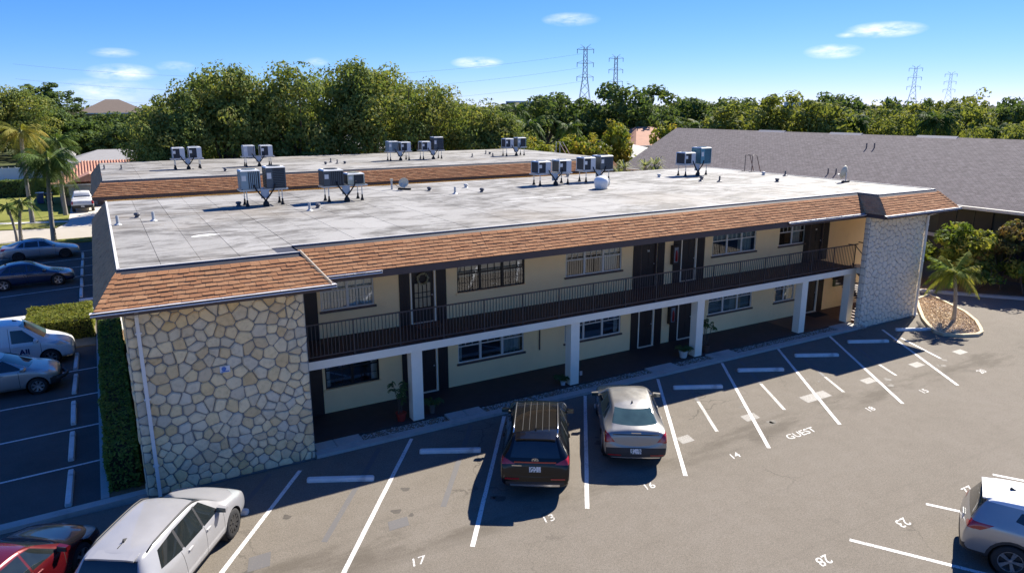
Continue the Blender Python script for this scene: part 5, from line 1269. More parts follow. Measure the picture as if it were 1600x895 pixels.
def build_cars():
    global rails_mat
    # black SUV seen from behind
    L, W, H = 4.77, 1.90, 1.70; rails_mat = CHROME
    c = CARS['black'] = make_car('black crossover parked nose-in beside the champagne sedan', 'car', (*at_stall((11.55, -1.30), L, H57), .004), H57, L, W, H, SUV(L, H), P_BLACK, suv_windows(), .195, .775, .37, RIM, 5, roof_mat=PANEL_ROOF, roof_from=[[(.42, 1.60), (.86, 1.60), (.86, 1.8), (.42, 1.8)]],
        windshield=((.70, 1.14), (.60, 1.59)), backlight=((.66, 1.14), (.55, 1.55)), tails=[('rear', [(.52, .985), (.945, .97), (.945, 1.15), (.72, 1.085)])], heads=[('front', [(.5, .78), (.9, .82), (.9, .93), (.5, .90)])],
        bands=PIL_SUV+[('rear', [(-.80, .24), (.80, .24), (.78, .52), (-.78, .52)], 'trim'), ('side', [(.0, .0), (1.0, .0), (1.0, .36), (0, .36)], 'trim')], rails=(.60, .40, .86), fin=.83, handles=[(.45, .98), (.62, 1.0)], seams=SEAMS_SUV, mirrors=(.31, 1.13), plate=.86, clad=True,
        rear_bits=[('lamp_bar', -.56, .56, 1.035, .02, LAMP_R), ('bumper_trim', -.66, .66, .42, .03, CHROME), ('reflector', .42, .80, .60, .02, LAMP_R), ('reflector', -.80, -.42, .60, .02, LAMP_R), ('nameplate', .36, .62, .95, .013, CHROME)], spoiler=(.87, .94, .54, P_BLACK), roof_strips=(.44, .85, (-.36, -.18, 0, .18, .36), simple('roof reflection streak', (.035, .033, .03), .9)))  # lighter roof strips stand in for light streaks reflected along the black roof
    rx = t_helpers['rear_x'](0, 1.09)
    e = MB().lathe([(.062, -.006), (.078, -.006), (.078, .006), (.062, .006), (.062, -.006)], 18, axis='x').build('emblem', CHROME, c); e.location = (rx-.008, 0, 1.09); e.scale = (1, 1.15, .72)
    MB().obox((0, .022, 0), (.004, 0, 0), (0, .008, 0), (0, .012, .055)).obox((0, -.022, 0), (.004, 0, 0), (0, .008, 0), (0, .012, .055)).obox((0, 0, 0), (.004, 0, 0), (0, .03, .004), (0, 0, .012)).build('emblem_bars', CHROME, e)
    # champagne sedan seen from behind
    L, W, H = 4.80, 1.87, 1.52
    ev = [(.0, .005*L, .005*L, .64, .57, .74, .33, .66), (.012*L, .02*L, .03*L, .76, .68, .88, .22, .74), (.10*L, .10*L, .10*L, .86, .77, .985, .20, .80), (.20*L, .20*L, .20*L, .95, .86, 1.0, .20, .82), (.275*L, .27*L, .26*L, 1.02, .94, 1.0, .20, .80), (.36*L, .335*L, .41*L, H-.055, .98, 1.0, .20, .63), (.50*L, .50*L, .52*L, H, .99, 1.0, .20, .64), (.64*L, .64*L, .66*L, H-.01, 1.0, 1.0, .20, .63), (.79*L, .79*L, .785*L, H-.10, 1.04, 1.0, .20, .60), (.88*L, .905*L, .905*L, 1.19, 1.08, .99, .22, .68), (.96*L, .965*L, .962*L, 1.16, 1.05, .965, .26, .72), (.985*L, .985*L, .980*L, 1.06, .94, .95, .30, .74), (L, .995*L, .99*L, .72, .64, .90, .38, .72)]
    c = CARS['champ'] = make_car('champagne sedan parked between the black crossover and the empty stalls', 'car', (*at_stall((14.95, -1.32), L, H57), .004), H57, L, W, H, ev, P_CHAMP, sed_windows(.045), .195, .785, .36, RIM, 10, glass=CGLASS_L,
        windshield=((.70, 1.04), (.58, 1.42)), backlight=((.66, 1.19), (.54, 1.41)), tails=[('rear', [(.60, .82), (.93, .80), (.95, 1.08), (.78, 1.04)])], heads=[('front', [(.45, .62), (.9, .66), (.9, .76), (.45, .70)])],
        bands=[('rear', [(-.86, .26), (.86, .26), (.86, .66), (-.86, .66)], 'trim')], fin=.70, handles=[(.48, .86), (.66, .88)], seams=SEAMS_SED, mirrors=(.325, .99), plate=.56,
        rear_bits=[('lamp_bar', -.66, .66, 1.03, .014, PLAST), ('bumper_trim', -.70, .70, .36, .018, CHROME), ('reflector', .42, .80, .44, .016, LAMP_R), ('reflector', -.80, -.42, .44, .016, LAMP_R), ('nameplate', -.14, .14, 1.075, .012, CHROME)])
    # white SUV, right side and roof in view
    L, W, H = 4.52, 1.84, 1.67; rails_mat = PLAST
    hd = R(56)
    c = CARS['white'] = make_car('white crossover with black roof rails parked nose-in at the left stone wall', 'car', (*at_stall((1.47, -1.83), L, hd), .004), hd, L, W, H, SUV(L, H), P_WHITE, suv_windows(-.02), .20, .785, .36, RIM_D, 10, glass=CGLASS,
        windshield=((.70, 1.12), (.60, 1.575)), backlight=((.66, 1.14), (.55, 1.53)), tails=[('rear', [(.60, .90), (.95, .92), (.95, 1.10), (.68, 1.04)]), ('side', [(.93, .93), (1.0, .93), (1.0, 1.08), (.90, 1.10)])], heads=[('front', [(.45, .84), (.92, .88), (.92, 1.0), (.50, .94)])],
        bands=PIL_SUV+[('side', [(.0, .0), (1.0, .0), (1.0, .40), (0, .40)], 'trim'), ('rear', [(-.85, .2), (.85, .2), (.85, .46), (-.85, .46)], 'trim')], rails=(.60, .40, .86), fin=.80, handles=[(.455, .965), (.63, .985)], seams=SEAMS_SUV, mirrors=(.325, 1.12), plate=.80, spoiler=(.87, .925, .50, P_WHITE), roof_strips=(.80, .86, (0,), SEAM))
    # red car, nose-in at the left edge
    L, W, H = 4.45, 1.80, 1.45
    CARS['red'] = make_car('glossy red sedan parked left of the white crossover, mostly out of frame', 'car', (*at_stall((-1.72, -1.55), L, hd), .004), hd, L, W, H, SED(L, H), P_RED, sed_windows(), .195, .785, .33, RIM, 5,
        windshield=((.70, .99), (.56, 1.34)), backlight=((.66, 1.08), (.52, 1.345)), tails=[('rear', [(.56, .80), (.90, .82), (.90, 1.00), (.60, .95)])], heads=[('front', [(.48, .62), (.9, .66), (.9, .77), (.5, .72)])], fin=.72, handles=[(.48, .86), (.66, .88)], seams=SEAMS_SED, mirrors=(.325, .99), plate=.60)
    # silver crossover with white roof at the right edge
    L, W, H = 4.60, 1.86, 1.69; hd2 = R(-61)
    ra = Vector((17.18, -12.90)); cx = ra+Vector((math.cos(hd2), math.sin(hd2)))*(L*(.785-.5))
    c = CARS['rav'] = make_car('silver crossover with white roof and black arches at the right edge', 'car', (cx.x, cx.y, .004), hd2, L, W, H, SUV(L, H), P_SILV, [[(.322, 1.10), (.478, 1.10), (.478, 1.56), (.425, 1.54)], [(.492, 1.10), (.66, 1.13), (.66, 1.545), (.492, 1.565)], [(.675, 1.18), (.79, 1.30), (.77, 1.48), (.675, 1.535)]], .20, .785, .37, RIM, 5,
        roof_mat=P_WROOF, roof_from=[[(.40, 1.555), (.93, 1.555), (.93, 1.8), (.40, 1.8)]], windshield=((.70, 1.12), (.60, 1.55)), backlight=((.68, 1.12), (.56, 1.53)), tails=[('rear', [(.56, .95), (.95, .95), (.95, 1.13), (.62, 1.03)]), ('side', [(.925, .96), (1.0, .96), (1.0, 1.12), (.87, 1.12)])],
        heads=[('front', [(.5, .84), (.92, .88), (.92, 1.0), (.5, .94)])], bands=PIL_SUV+[('side', [(.0, .0), (1.0, .0), (1.0, .42), (0, .42)], 'trim'), ('rear', [(-.90, .2), (.90, .2), (.90, .56), (-.90, .56)], 'trim')], fin=.80, handles=[(.455, .985), (.63, 1.005)], seams=SEAMS_SUV, mirrors=(.325, 1.13), plate=.82, clad=True, spoiler=(.87, .93, .52, P_WROOF))
    for s in (1, -1): MB().obox((-L/2+.05, s*.55, .34), (.02, 0, 0), (0, .05, 0), (0, 0, .02)).build('exhaust', CHROME, c)
    # white delivery van and silver hatchback nosed against the hedge
    L, W, H = 4.65, 1.76, 1.86
    st = [(.0, .005*L, .008*L, .66, .58, .74, .34, .66), (.012*L, .02*L, .03*L, .84, .74, .88, .24, .74), (.08*L, .08*L, .09*L, .98, .86, .98, .22, .78), (.16*L, .16*L, .165*L, 1.09, .95, 1.0, .22, .80), (.22*L, .215*L, .215*L, 1.17, 1.02, 1.0, .22, .78),
          (.30*L, .27*L, .36*L, H-.06, 1.05, 1.0, .22, .72), (.45*L, .45*L, .47*L, H, 1.06, 1.0, .22, .74), (.65*L, .65*L, .65*L, H, 1.08, 1.0, .22, .75), (.85*L, .85*L, .85*L, H-.01, 1.10, 1.0, .22, .75), (.955*L, .955*L, .95*L, H-.05, 1.10, .98, .25, .74), (.985*L, .985*L, .98*L, 1.2, 1.0, .97, .30, .80), (L, L, .995*L, .75, .62, .93, .40, .78)]
    c = CARS['van'] = make_car('white delivery van with dark blue lettering nosed towards the hedges', 'van', (-1.86-L/2, 14.25, .0), 0.0, L, W, H, st, P_VAN, [[(.255, 1.07), (.45, 1.09), (.45, 1.60), (.365, 1.58)]], .185, .80, .33, RIM, 6, glass=CGLASS_L, name='delivery_van',
        windshield=((.68, 1.17), (.62, 1.74)), backlight=((.60, 1.15), (.56, 1.6)), tails=[('rear', [(.70, .8), (.9, .8), (.9, 1.2), (.72, 1.2)])], heads=[('front', [(.42, .78), (.92, .82), (.92, .98), (.55, .96)]), ('side', [(.02, .80), (.12, .86), (.13, .99), (.03, .96)])], fin=.42, handles=[(.43, .93)], seams=[((.245, .36), (.245, 1.0)), ((.465, .36), (.465, 1.7))], mirrors=(.27, 1.12), bands=[('front', [(-.5, .36), (.5, .36), (.5, .52), (-.5, .52)], 'trim')])
    me = text_mesh('AJI', .30, .012); me.materials.append(simple('dark blue vinyl', (.010, .022, .11), .4))
    link('lettering', me, c, (L/2-.355*L-.05, -W/2-.004, .70), (R(90), 0, 0))
    lg = MB(); yv = -W/2-.004
    for k, z in enumerate((.60, .68)):
        for (xa, za, xb, zb) in [(-.30, 0, -.14, .11), (-.14, .11, .04, 0)]:
            a, b = Vector((L/2-.50*L+xa, yv, z+za)), Vector((L/2-.50*L+xb, yv, z+zb)); lg.obox((a+b)/2, (b-a)/2, (0, .002, 0), (0, 0, .018))
    lg.build('lettering_emblem', _M['dark blue vinyl'], c)
    L, W, H = 4.05, 1.69, 1.52
    st = [(.0, .005*L, .005*L, .64, .56, .72, .33, .66), (.012*L, .02*L, .03*L, .78, .70, .88, .22, .74), (.09*L, .09*L, .10*L, .90, .80, .985, .20, .80), (.17*L, .17*L, .18*L, .98, .88, 1.0, .20, .82), (.235*L, .225*L, .225*L, 1.03, .93, 1.0, .20, .80), (.33*L, .29*L, .43*L, H-.05, .96, 1.0, .20, .64), (.50*L, .50*L, .54*L, H, .98, 1.0, .20, .66),
          (.68*L, .68*L, .69*L, H-.02, 1.0, 1.0, .20, .65), (.83*L, .83*L, .84*L, H-.06, 1.02, 1.0, .22, .62), (.92*L, .92*L, .915*L, H-.13, 1.02, .98, .24, .60), (.97*L, .97*L, .965*L, 1.08, .98, .96, .3, .70), (.99*L, .99*L, .987*L, .92, .84, .94, .32, .74), (L, L, .995*L, .66, .58, .88, .40, .72)]
    c = CARS['hatch'] = make_car('silver hatchback with black damaged front bumper beside the white van', 'car', (-2.25-L/2, 10.85, .0), 0.0, L, W, H, st, P_SILV, [[(.275, .985), (.475, 1.0), (.475, 1.37), (.415, 1.36)], [(.49, 1.0), (.68, 1.02), (.67, 1.37), (.49, 1.385)], [(.70, 1.03), (.82, 1.08), (.80, 1.30), (.70, 1.35)]], .185, .80, .31, RIM, 7, glass=CGLASS_L,
        windshield=((.64, 1.03), (.56, 1.42)), backlight=((.58, 1.05), (.5, 1.36)), tails=[('rear', [(.60, .85), (.84, .87), (.82, 1.25), (.66, 1.25)])], heads=[('front', [(.38, .68), (.85, .74), (.85, .90), (.52, .84)]), ('side', [(.02, .70), (.13, .80), (.135, .90), (.04, .84)])], fin=.80, handles=[(.45, .88), (.64, .90)], seams=SEAMS_SED, mirrors=(.27, 1.02), bands=[('front', [(-.9, .1), (.9, .1), (.9, .60), (-.9, .60)], 'trim'), ('side', [(.0, .1), (.085, .1), (.085, .56), (0, .60)], 'trim')])
    b = MB(); b.tube([(L/2-.18, .70, .42), (L/2+.05, .45, .40), (L/2+.16, 0, .42), (L/2+.10, -.45, .46), (L/2-.12, -.78, .50)], .07, 8).build('loose_bumper', PLAST, c, smooth=True)
    # sedans in the far side lot
    L, W, H = 4.62, 1.78, 1.46
    CARS['blue'] = make_car('dark blue sedan with silver wheels in the far side lot', 'car', (-2.12-L/2, 30.0, .0), R(4), L, W, H, SED(L, H), P_BLUE, sed_windows(), .195, .775, .33, RIM, 5, windshield=((.68, .99), (.56, 1.345)), backlight=((.66, 1.08), (.52, 1.345)), tails=[('rear', [(.56, .80), (.9, .82), (.9, 1.00), (.6, .95)])],
        heads=[('front', [(.48, .62), (.9, .66), (.9, .78), (.5, .72)]), ('side', [(.01, .64), (.07, .68), (.07, .77), (.01, .74)])], fin=.72, handles=[(.48, .86), (.66, .88)], seams=SEAMS_SED, mirrors=(.325, .99), plate=None)
    L, W, H = 4.68, 1.82, 1.42
    CARS['silverblue'] = make_car('silver blue sedan parked behind the dark blue sedan', 'car', (-1.95-L/2, 39.05, .0), R(3), L, W, H, SED(L, H), P_GREYB, sed_windows(-.03), .195, .775, .33, RIM_D, 5, windshield=((.68, .97), (.56, 1.31)), backlight=((.66, 1.08), (.52, 1.31)), tails=[('rear', [(.56, .80), (.93, .82), (.93, 1.00), (.6, .95)])],
        heads=[('front', [(.48, .62), (.92, .66), (.92, .78), (.5, .72)]), ('side', [(.01, .64), (.07, .68), (.07, .77), (.01, .74)])], fin=.70, handles=[(.48, .85), (.66, .87)], seams=SEAMS_SED, mirrors=(.325, .97), plate=None)
    # white pickup in the driveway, tailgate towards us
    L, W, H = 5.7, 2.0, 1.92
    st = [(.0, .005*L, .01*L, .92, .80, .80, .45, .70), (.012*L, .02*L, .03*L, 1.10, 1.0, .93, .35, .80), (.10*L, .10*L, .10*L, 1.18, 1.08, 1.0, .32, .84), (.20*L, .20*L, .20*L, 1.22, 1.12, 1.0, .32, .84), (.26*L, .255*L, .25*L, 1.26, 1.16, 1.0, .32, .80), (.33*L, .31*L, .37*L, H-.06, 1.2, 1.0, .32, .66), (.46*L, .46*L, .46*L, H, 1.22, 1.0, .32, .68),
          (.58*L, .585*L, .57*L, H-.06, 1.24, 1.0, .32, .66), (.60*L, .60*L, .605*L, 1.30, 1.22, 1.0, .32, .80), (.63*L, .63*L, .63*L, 1.27, 1.20, 1.0, .32, .84), (.90*L, .90*L, .90*L, 1.27, 1.20, 1.0, .36, .84), (.985*L, .985*L, .985*L, 1.26, 1.18, .98, .42, .84), (L, L, L, .75, .66, .94, .50, .80)]
    make_car('white pickup truck parked tail-out on the driveway of the tile-roofed house', 'truck', (-1.9, 66.3, .006), R(90), L, W, H, st, P_VAN, [[(.30, 1.24), (.45, 1.25), (.45, 1.72), (.365, 1.70)], [(.46, 1.25), (.565, 1.26), (.56, 1.70), (.46, 1.72)]], .19, .78, .40, RIM, 6, name='pickup_truck', windshield=((.7, 1.27), (.6, 1.8)), backlight=((.70, 1.33), (.62, 1.76)),
        tails=[('rear', [(.80, .82), (1.0, .82), (1.0, 1.15), (.80, 1.15)])], fin=None, mirrors=(.30, 1.30), plate=.62, bands=[('rear', [(-.95, .4), (.95, .4), (.95, .74), (-.95, .74)], 'trim')])
build_cars()
# ================================================================== PLANTS
def m_leaf(name, stops, trans=.35, rough=.55):
    t = NT(name); at = t.node('ShaderNodeAttribute', attribute_name='tone'); oi = t.node('ShaderNodeObjectInfo')
    f = t.math('FRACT', t.math('ADD', at.outputs['Fac'], t.math('MULTIPLY', oi.outputs['Random'], .25)))
    c = t.ramp(f, stops); t.col(c).set(rough=rough+.2, spec=.12)
    tr = t.node('ShaderNodeBsdfTranslucent'); t.l.new(t.mix(1.0, c, (1.25, 1.2, .6), 'MULTIPLY'), tr.inputs[0]); mx = t.n.new('ShaderNodeMixShader'); mx.inputs[0].default_value = trans
    t.l.new(t.b.outputs[0], mx.inputs[1]); t.l.new(tr.outputs[0], mx.inputs[2]); t.l.new(mx.outputs[0], t.out.inputs[0]); return t.mat
LEAF_OAK = m_leaf('oak leaves', [(0, (0.117, 0.166, 0.046)), (.3, (0.188, 0.226, 0.064)), (.55, (0.140, 0.200, 0.057)), (.8, (0.280, 0.298, 0.084)), (.93, (0.244, 0.226, 0.073)), (1, (0.164, 0.206, 0.057))])
LEAF_DARK = m_leaf('dark evergreen leaves', [(0, (0.066, 0.108, 0.039)), (.4, (0.108, 0.154, 0.049)), (.7, (0.082, 0.134, 0.044)), (1, (0.159, 0.190, 0.064))])
LEAF_LIGHT = m_leaf('light green leaves', [(0, (0.141, 0.181, 0.044)), (.4, (0.208, 0.233, 0.060)), (.7, (0.167, 0.200, 0.047)), (1, (0.267, 0.275, 0.083))])
LEAF_BRIGHT = m_leaf('bright yellow green leaves', [(0, (0.125, 0.181, 0.027)), (.4, (0.213, 0.250, 0.037)), (.75, (0.275, 0.269, 0.044)), (1, (0.375, 0.275, 0.056))])
LEAF_HEDGE = m_leaf('hedge leaves', [(0, (0.075, 0.128, 0.031)), (.5, (0.128, 0.190, 0.043)), (1, (0.212, 0.255, 0.063))])
LEAF_SHRUB = m_leaf('broad shrub leaves', [(0, (0.088, 0.144, 0.025)), (.4, (0.163, 0.213, 0.037)), (.8, (0.250, 0.263, 0.056)), (1, (0.325, 0.288, 0.075))])
LEAF_RUST = m_leaf('rusty shrub leaves', [(0, (.15, .085, .035)), (.35, (.10, .13, .035)), (.6, (.19, .11, .045)), (1, (.15, .16, .05))])
LEAF_PALM = m_leaf('palm fronds', [(0, (.045, .085, .018)), (.5, (.075, .125, .026)), (.85, (.11, .15, .034)), (1, (.20, .16, .045))], .3, .45)
LEAF_PALMY = m_leaf('yellowing palm fronds', [(0, (0.133, 0.152, 0.028)), (.5, (0.228, 0.209, 0.038)), (.85, (0.304, 0.228, 0.043)), (1, (0.380, 0.237, 0.048))], .3, .45)
BARK = paint('bark', (.115, .085, .062), .95, .3, 6, .8, obj=True); BARK_G = paint('grey palm bark', (.26, .235, .20), .95, .2, 8, .5, obj=True)
def leaf_quads(m, r, c, rad, n, size, tone, out=None, flat=.75):
    for _ in range(n):
        while True:
            p = Vector((r.uniform(-1, 1), r.uniform(-1, 1), r.uniform(-1, 1)))
            if .15 < p.length < 1: break
        p = p.normalized()*(p.length**.45); q = c+Vector((p.x*rad, p.y*rad, p.z*rad*flat))
        nn = (p*1.25+Vector((r.gauss(0, .48), r.gauss(0, .48), r.gauss(.25, .48)))).normalized()
        a = nn.orthogonal().normalized(); b = nn.cross(a); th = r.uniform(0, 6.28); u = a*math.cos(th)+b*math.sin(th); v = nn.cross(u)
        s = size*r.uniform(.6, 1.35); w = s*r.uniform(.42, .7); k = nn*(s*.18)
        m.add([q-u*s, q-v*w-k, q+u*s, q+v*w-k], [(0,1,2),(0,2,3)], 0, min(.999, max(0, tone+r.uniform(-.16, .16))))
def crown_mesh(name, seed, mat, rx, h, clumps, lpc, leaf, crad, low=.18, dome=.5, gap=.0):
    """leaf clumps spread over limbs through a crown of radius rx and height h standing on z=0 of its base"""
    r = random.Random(seed); m = MB(); lobes = []
    for k in range(r.randint(6, 9)):
        a = r.uniform(0, 6.28); d = rx*r.uniform(.25, .62); lobes.append((Vector((math.cos(a)*d, math.sin(a)*d, h*r.uniform(.42, .80))), rx*r.uniform(.36, .58), h*r.uniform(.16, .26)))
    lobes.append((Vector((0, 0, h*.72)), rx*.55, h*.27)); centers = []
    for k in range(clumps):
        lb = r.choice(lobes); 
        while True:
            p = Vector((r.gauss(0, 1), r.gauss(0, 1), r.gauss(.25, 1)))
            if p.length > .01: break
        p = p.normalized()*r.uniform(.62, 1.08); c = lb[0]+Vector((p.x*lb[1], p.y*lb[1], p.z*lb[2]))
        c.z = max(h*low, c.z); centers.append(c); leaf_quads(m, r, c, crad*r.uniform(.6, 1.25), int(lpc*r.uniform(.6, 1.3)), leaf, r.random())
    top = max(v[2] for v in m.v); s = h/top
    m.v = [(x, y, z*s) for x, y, z in m.v]
    return m.mesh(name, mat, tone=True), [c*1.0 for c in centers]
def trunk_mesh(name, seed, h, rad, centers, mat=BARK, limbs=9, fork=.32):
    r = random.Random(seed); m = MB(); f = Vector((r.gauss(0, .15), r.gauss(0, .15), h*fork))
    m.tube([(0, 0, -.1), (0, 0, .15), f*.5+Vector((r.gauss(0, .1), 0, 0)), f], [rad*1.5, rad*1.1, rad*.9, rad*.8], 9, caps=False)
    for c in r.sample(centers, min(limbs, len(centers))):
        mid = f.lerp(c, .5)+Vector((r.gauss(0, .3), r.gauss(0, .3), r.uniform(0, .6))); m.tube([f-Vector((0, 0, .2)), mid, c], [rad*.5, rad*.3, rad*.08], 6, caps=False)
    return m.mesh(name, mat, smooth=True)
def tree_kind(seed, mat, rx, h, clumps, lpc, leaf, crad, rad, **kw):
    me, cs = crown_mesh('crown', seed, mat, rx, h, clumps, lpc, leaf, crad, **kw); return (trunk_mesh('trunk', seed, h, rad, cs), me, rx, h)
def plant_tree(kind, loc, h, rad, rz, label, cat='tree', group=None, name='tree', tall=1.0):
    tk, cr, rx, hh = kind; t = thing(name, label, cat, loc, rz, group); t.scale = (rad/rx, rad/rx, h/hh*tall)
    link('trunk', tk, t); link('crown', cr, t); return t
K_OAK = [tree_kind(s, LEAF_OAK, 5.0, 13.0, 105, 115, .165, 1.28, .34, low=.16) for s in (1, 2, 3, 4)]
K_DARK = [tree_kind(s, LEAF_DARK, 5.5, 12.0, 120, 34, .34, 1.15, .35, low=.15) for s in (11, 12)]
K_LIGHT = [tree_kind(s, LEAF_LIGHT, 4.5, 10.5, 120, 36, .27, 1.0, .30, low=.10) for s in (21, 22)]
K_BUSH = [tree_kind(s, LEAF_BRIGHT, 2.4, 8.0, 90, 36, .22, .7, .16, low=.06) for s in (31, 32)]
K_PINE = [tree_kind(s, LEAF_DARK, 3.2, 15.0, 70, 40, .26, .75, .25, low=.35) for s in (41, 42)]
OAKS = [(3.8, 45.2, 10.6, 3.4), (6.4, 46.6, 12.6, 3.7), (9.7, 47.2, 14.2, 4.3), (12.9, 49.2, 13.3, 3.9), (15.6, 46.6, 14.3, 4.4), (19.2, 47.6, 13.4, 4.2), (22.9, 47.0, 14.9, 4.7), (26.4, 46.2, 13.7, 4.0), (29.6, 46.4, 12.4, 4.0), (33.0, 46.3, 11.2, 3.6), (36.4, 46.6, 10.1, 3.2),
        (6.6, 59.8, 11.3, 4.1), (13.2, 63.0, 13.6, 4.7), (20.9, 61.4, 14.1, 5.2), (29.4, 60.8, 13.9, 5.2), (35.2, 56.3, 11.4, 4.4)]
ordn = ['first', 'second', 'third', 'fourth', 'fifth', 'sixth', 'seventh', 'eighth', 'ninth', 'tenth', 'eleventh', 'twelfth']
r = random.Random(9)
for i, (x, y, h, rad) in enumerate(OAKS):
    lb = ('olive oak tree close behind the rear roof, %s from the left' % ordn[i]) if i < 11 else ('oak tree in the second row behind the rear roof, %s from the left' % ordn[i-11])
    plant_tree(K_OAK[(i*7) % 4], (x, y, -.1), h, rad*1.06, r.uniform(0, 6.28), lb, group='oaks behind the rear building', name='oak_tree')
LEFT = [(-10.5, 119.6, 13.8, 5.4), (-14.5, 119.3, 14.4, 5.4), (.9, 124.0, 8.6, 5.0), (5.0, 118.5, 8.4, 4.6), (-3.6, 126.0, 8.2, 4.8), (2.8, 138.0, 9.8, 5.0), (-6.3, 129.9, 10.3, 4.7), (7.6, 124.9, 10.2, 4.4)]
for i, (x, y, h, rad) in enumerate(LEFT):
    lb = ['olive tree at the left edge behind the palms', 'olive tree cut off by the left frame edge', 'dark rounded tree above the long grey roof', 'dark tree touching the left end of the oaks', 'dark tree above the tallest palm crown', 'tree under the brown far roof', 'tree between the pines and the left edge', 'tree between the brown far roof and the oaks'][i]
    plant_tree((K_OAK if i < 2 else K_DARK)[i % 2], (x, y, -.1), h, rad*1.15, r.uniform(0, 6.28), lb, group='trees beyond the street')
for i, (x, y, h, rad) in enumerate([(-6.0, 139.9, 14.9, 3.9), (-2.2, 145.0, 13.6, 3.2), (-9.4, 137.7, 13.4, 3.9)]):
    plant_tree(K_PINE[i % 2], (x, y, -.1), h, rad*1.15, r.uniform(0, 6.28), ['tall dark pine left of the clouds, the highest on the left', 'dark pine right beside the tallest pine', 'dark pine left of the tallest pine'][i], group='pines on the left', name='pine_tree')
DARK = [(67.0, 85.5, 11.4, 4.9), (73.2, 85.0, 11.7, 5.0), (81.4, 81.3, 13.2, 5.7), (98.3, 93.2, 10.3, 5.1), (109.3, 96.8, 11.2, 6.1), (113.5, 92.7, 10.7, 6.0), (109.3, 82.7, 11.1, 5.0), (120.5, 69.2, 11.9, 5.3), (110.1, 49.0, 10.7, 3.5), (125.1, 42.6, 10.1, 4.0), (135.4, 44.4, 10.7, 4.3)]
DL = ['dark tree left of the taller power pylon', 'dark tree under the taller power pylon', 'broad dark tree right of the pylons, tallest of the centre', 'dark tree just right of the broad dark tree', 'distant tree above the orange tile roof', 'distant tree left of the wide light tree', 'distant tree behind the wide light tree', 'dark tree above the middle of the grey roof', 'small dark tree below the fainter pylons', 'dark tree near the white house far right', 'dark tree at the right edge on the skyline']
for i, (x, y, h, rad) in enumerate(DARK): plant_tree(K_DARK[i % 2], (x, y, -.1), h, rad*1.25, r.uniform(0, 6.28), DL[i], group='dark trees beyond the roofs', tall=1.10)
LIGHT = [(70.4, 43.7, 10.6, 4.7), (74.8, 41.6, 11.0, 4.7), (75.5, 37.5, 10.0, 3.0), (87.0, 38.7, 10.0, 3.4), (96.4, 32.8, 9.9, 3.2), (123.4, 45.9, 11.8, 3.9), (83.7, 34.6, 8.3, 2.3), (88.6, 26.1, 8.0, 2.0), (85.5, 21.2, 7.8, 2.0), (83.1, 25.9, 7.8, 2.1), (79.3, 56.1, 8.5, 2.8), (92, 22, 8.6, 2.8), (100, 40, 9.6, 3.4)]
LL = ['left half of the wide light green tree mass above the grey ridge', 'right half of the wide light green tree mass above the grey ridge', 'light tree at the right end of the wide light mass', 'light green tree right of the round palm', 'light tree right of the dark round palm', 'yellowish tree highest on the right skyline', 'low light tree between the two round palms', 'low light tree left of the white house', 'low light tree at the right frame edge', 'low light tree right of the dark round palm by the ridge', 'low light tree left of the wide light mass', 'light tree in front of the white house', 'light tree between the round palms, farther back']
for i, (x, y, h, rad) in enumerate(LIGHT): plant_tree(K_LIGHT[i % 2], (x, y, -.1), h, rad*1.25, r.uniform(0, 6.28), LL[i], group='light trees beyond the grey roof', tall=1.11)
BUSH = [(49.0, 43.1, 9.1, 1.8), (45.2, 43.5, 7.7, 1.9), (44.6, 46.4, 7.5, 1.7), (45.1, 41.1, 7.2, 1.5), (63.0, 51.0, 8.3, 1.9), (41.5, 47.5, 7.2, 1.9), (39.6, 44.5, 6.9, 1.7)]
BLb = ['tall yellow green shrub left of the orange tile roof', 'bright green shrub behind the right end of the rear roof', 'bright shrub left of the tall yellow green one', 'small bright shrub in front of the tall yellow green one', 'round shrub at the left end of the grey ridge', 'bright shrub just right of the oaks', 'bright shrub behind the rear roof ladder']
for i, (x, y, h, rad) in enumerate(BUSH): plant_tree(K_BUSH[i % 2], (x, y, -.1), h, rad*1.2, r.uniform(0, 6.28), BLb[i], 'shrub', 'bright shrubs behind the rear building', 'shrub')
# --- palms
def frond(m, r, base, az, L, rise, droop, leaf, tone, wid=.05, n=16):
    d = Vector((math.cos(az), math.sin(az), 0)); pts = []
    for k in range(9):
        t = k/8; pts.append(base+d*(L*t*(1-.12*t*t))+Vector((0, 0, rise*t*L-droop*L*t*t)))
    m.tube(pts, .025, 4, caps=False, r1=.006)
    side = Vector((-d.y, d.x, 0))
    for k in range(n):
        t = .12+.88*k/n; i = min(7, int(t*8)); p = pts[i].lerp(pts[i+1], t*8-i); tg = (pts[i+1]-pts[i]).normalized()
        ll = leaf*math.sin(math.pi*min(1, .18+t*.82))*r.uniform(.8, 1.15)+leaf*.25
        for s in (1, -1):
            tip = p+side*(s*ll*.62)+tg*(ll*.55)+Vector((0, 0, -ll*r.uniform(.30, .75))); w = tg*wid
            m.add([p-w, p+w, tip], [(0, 1, 2)], 0, min(.999, max(0, tone+r.uniform(-.15, .15))))
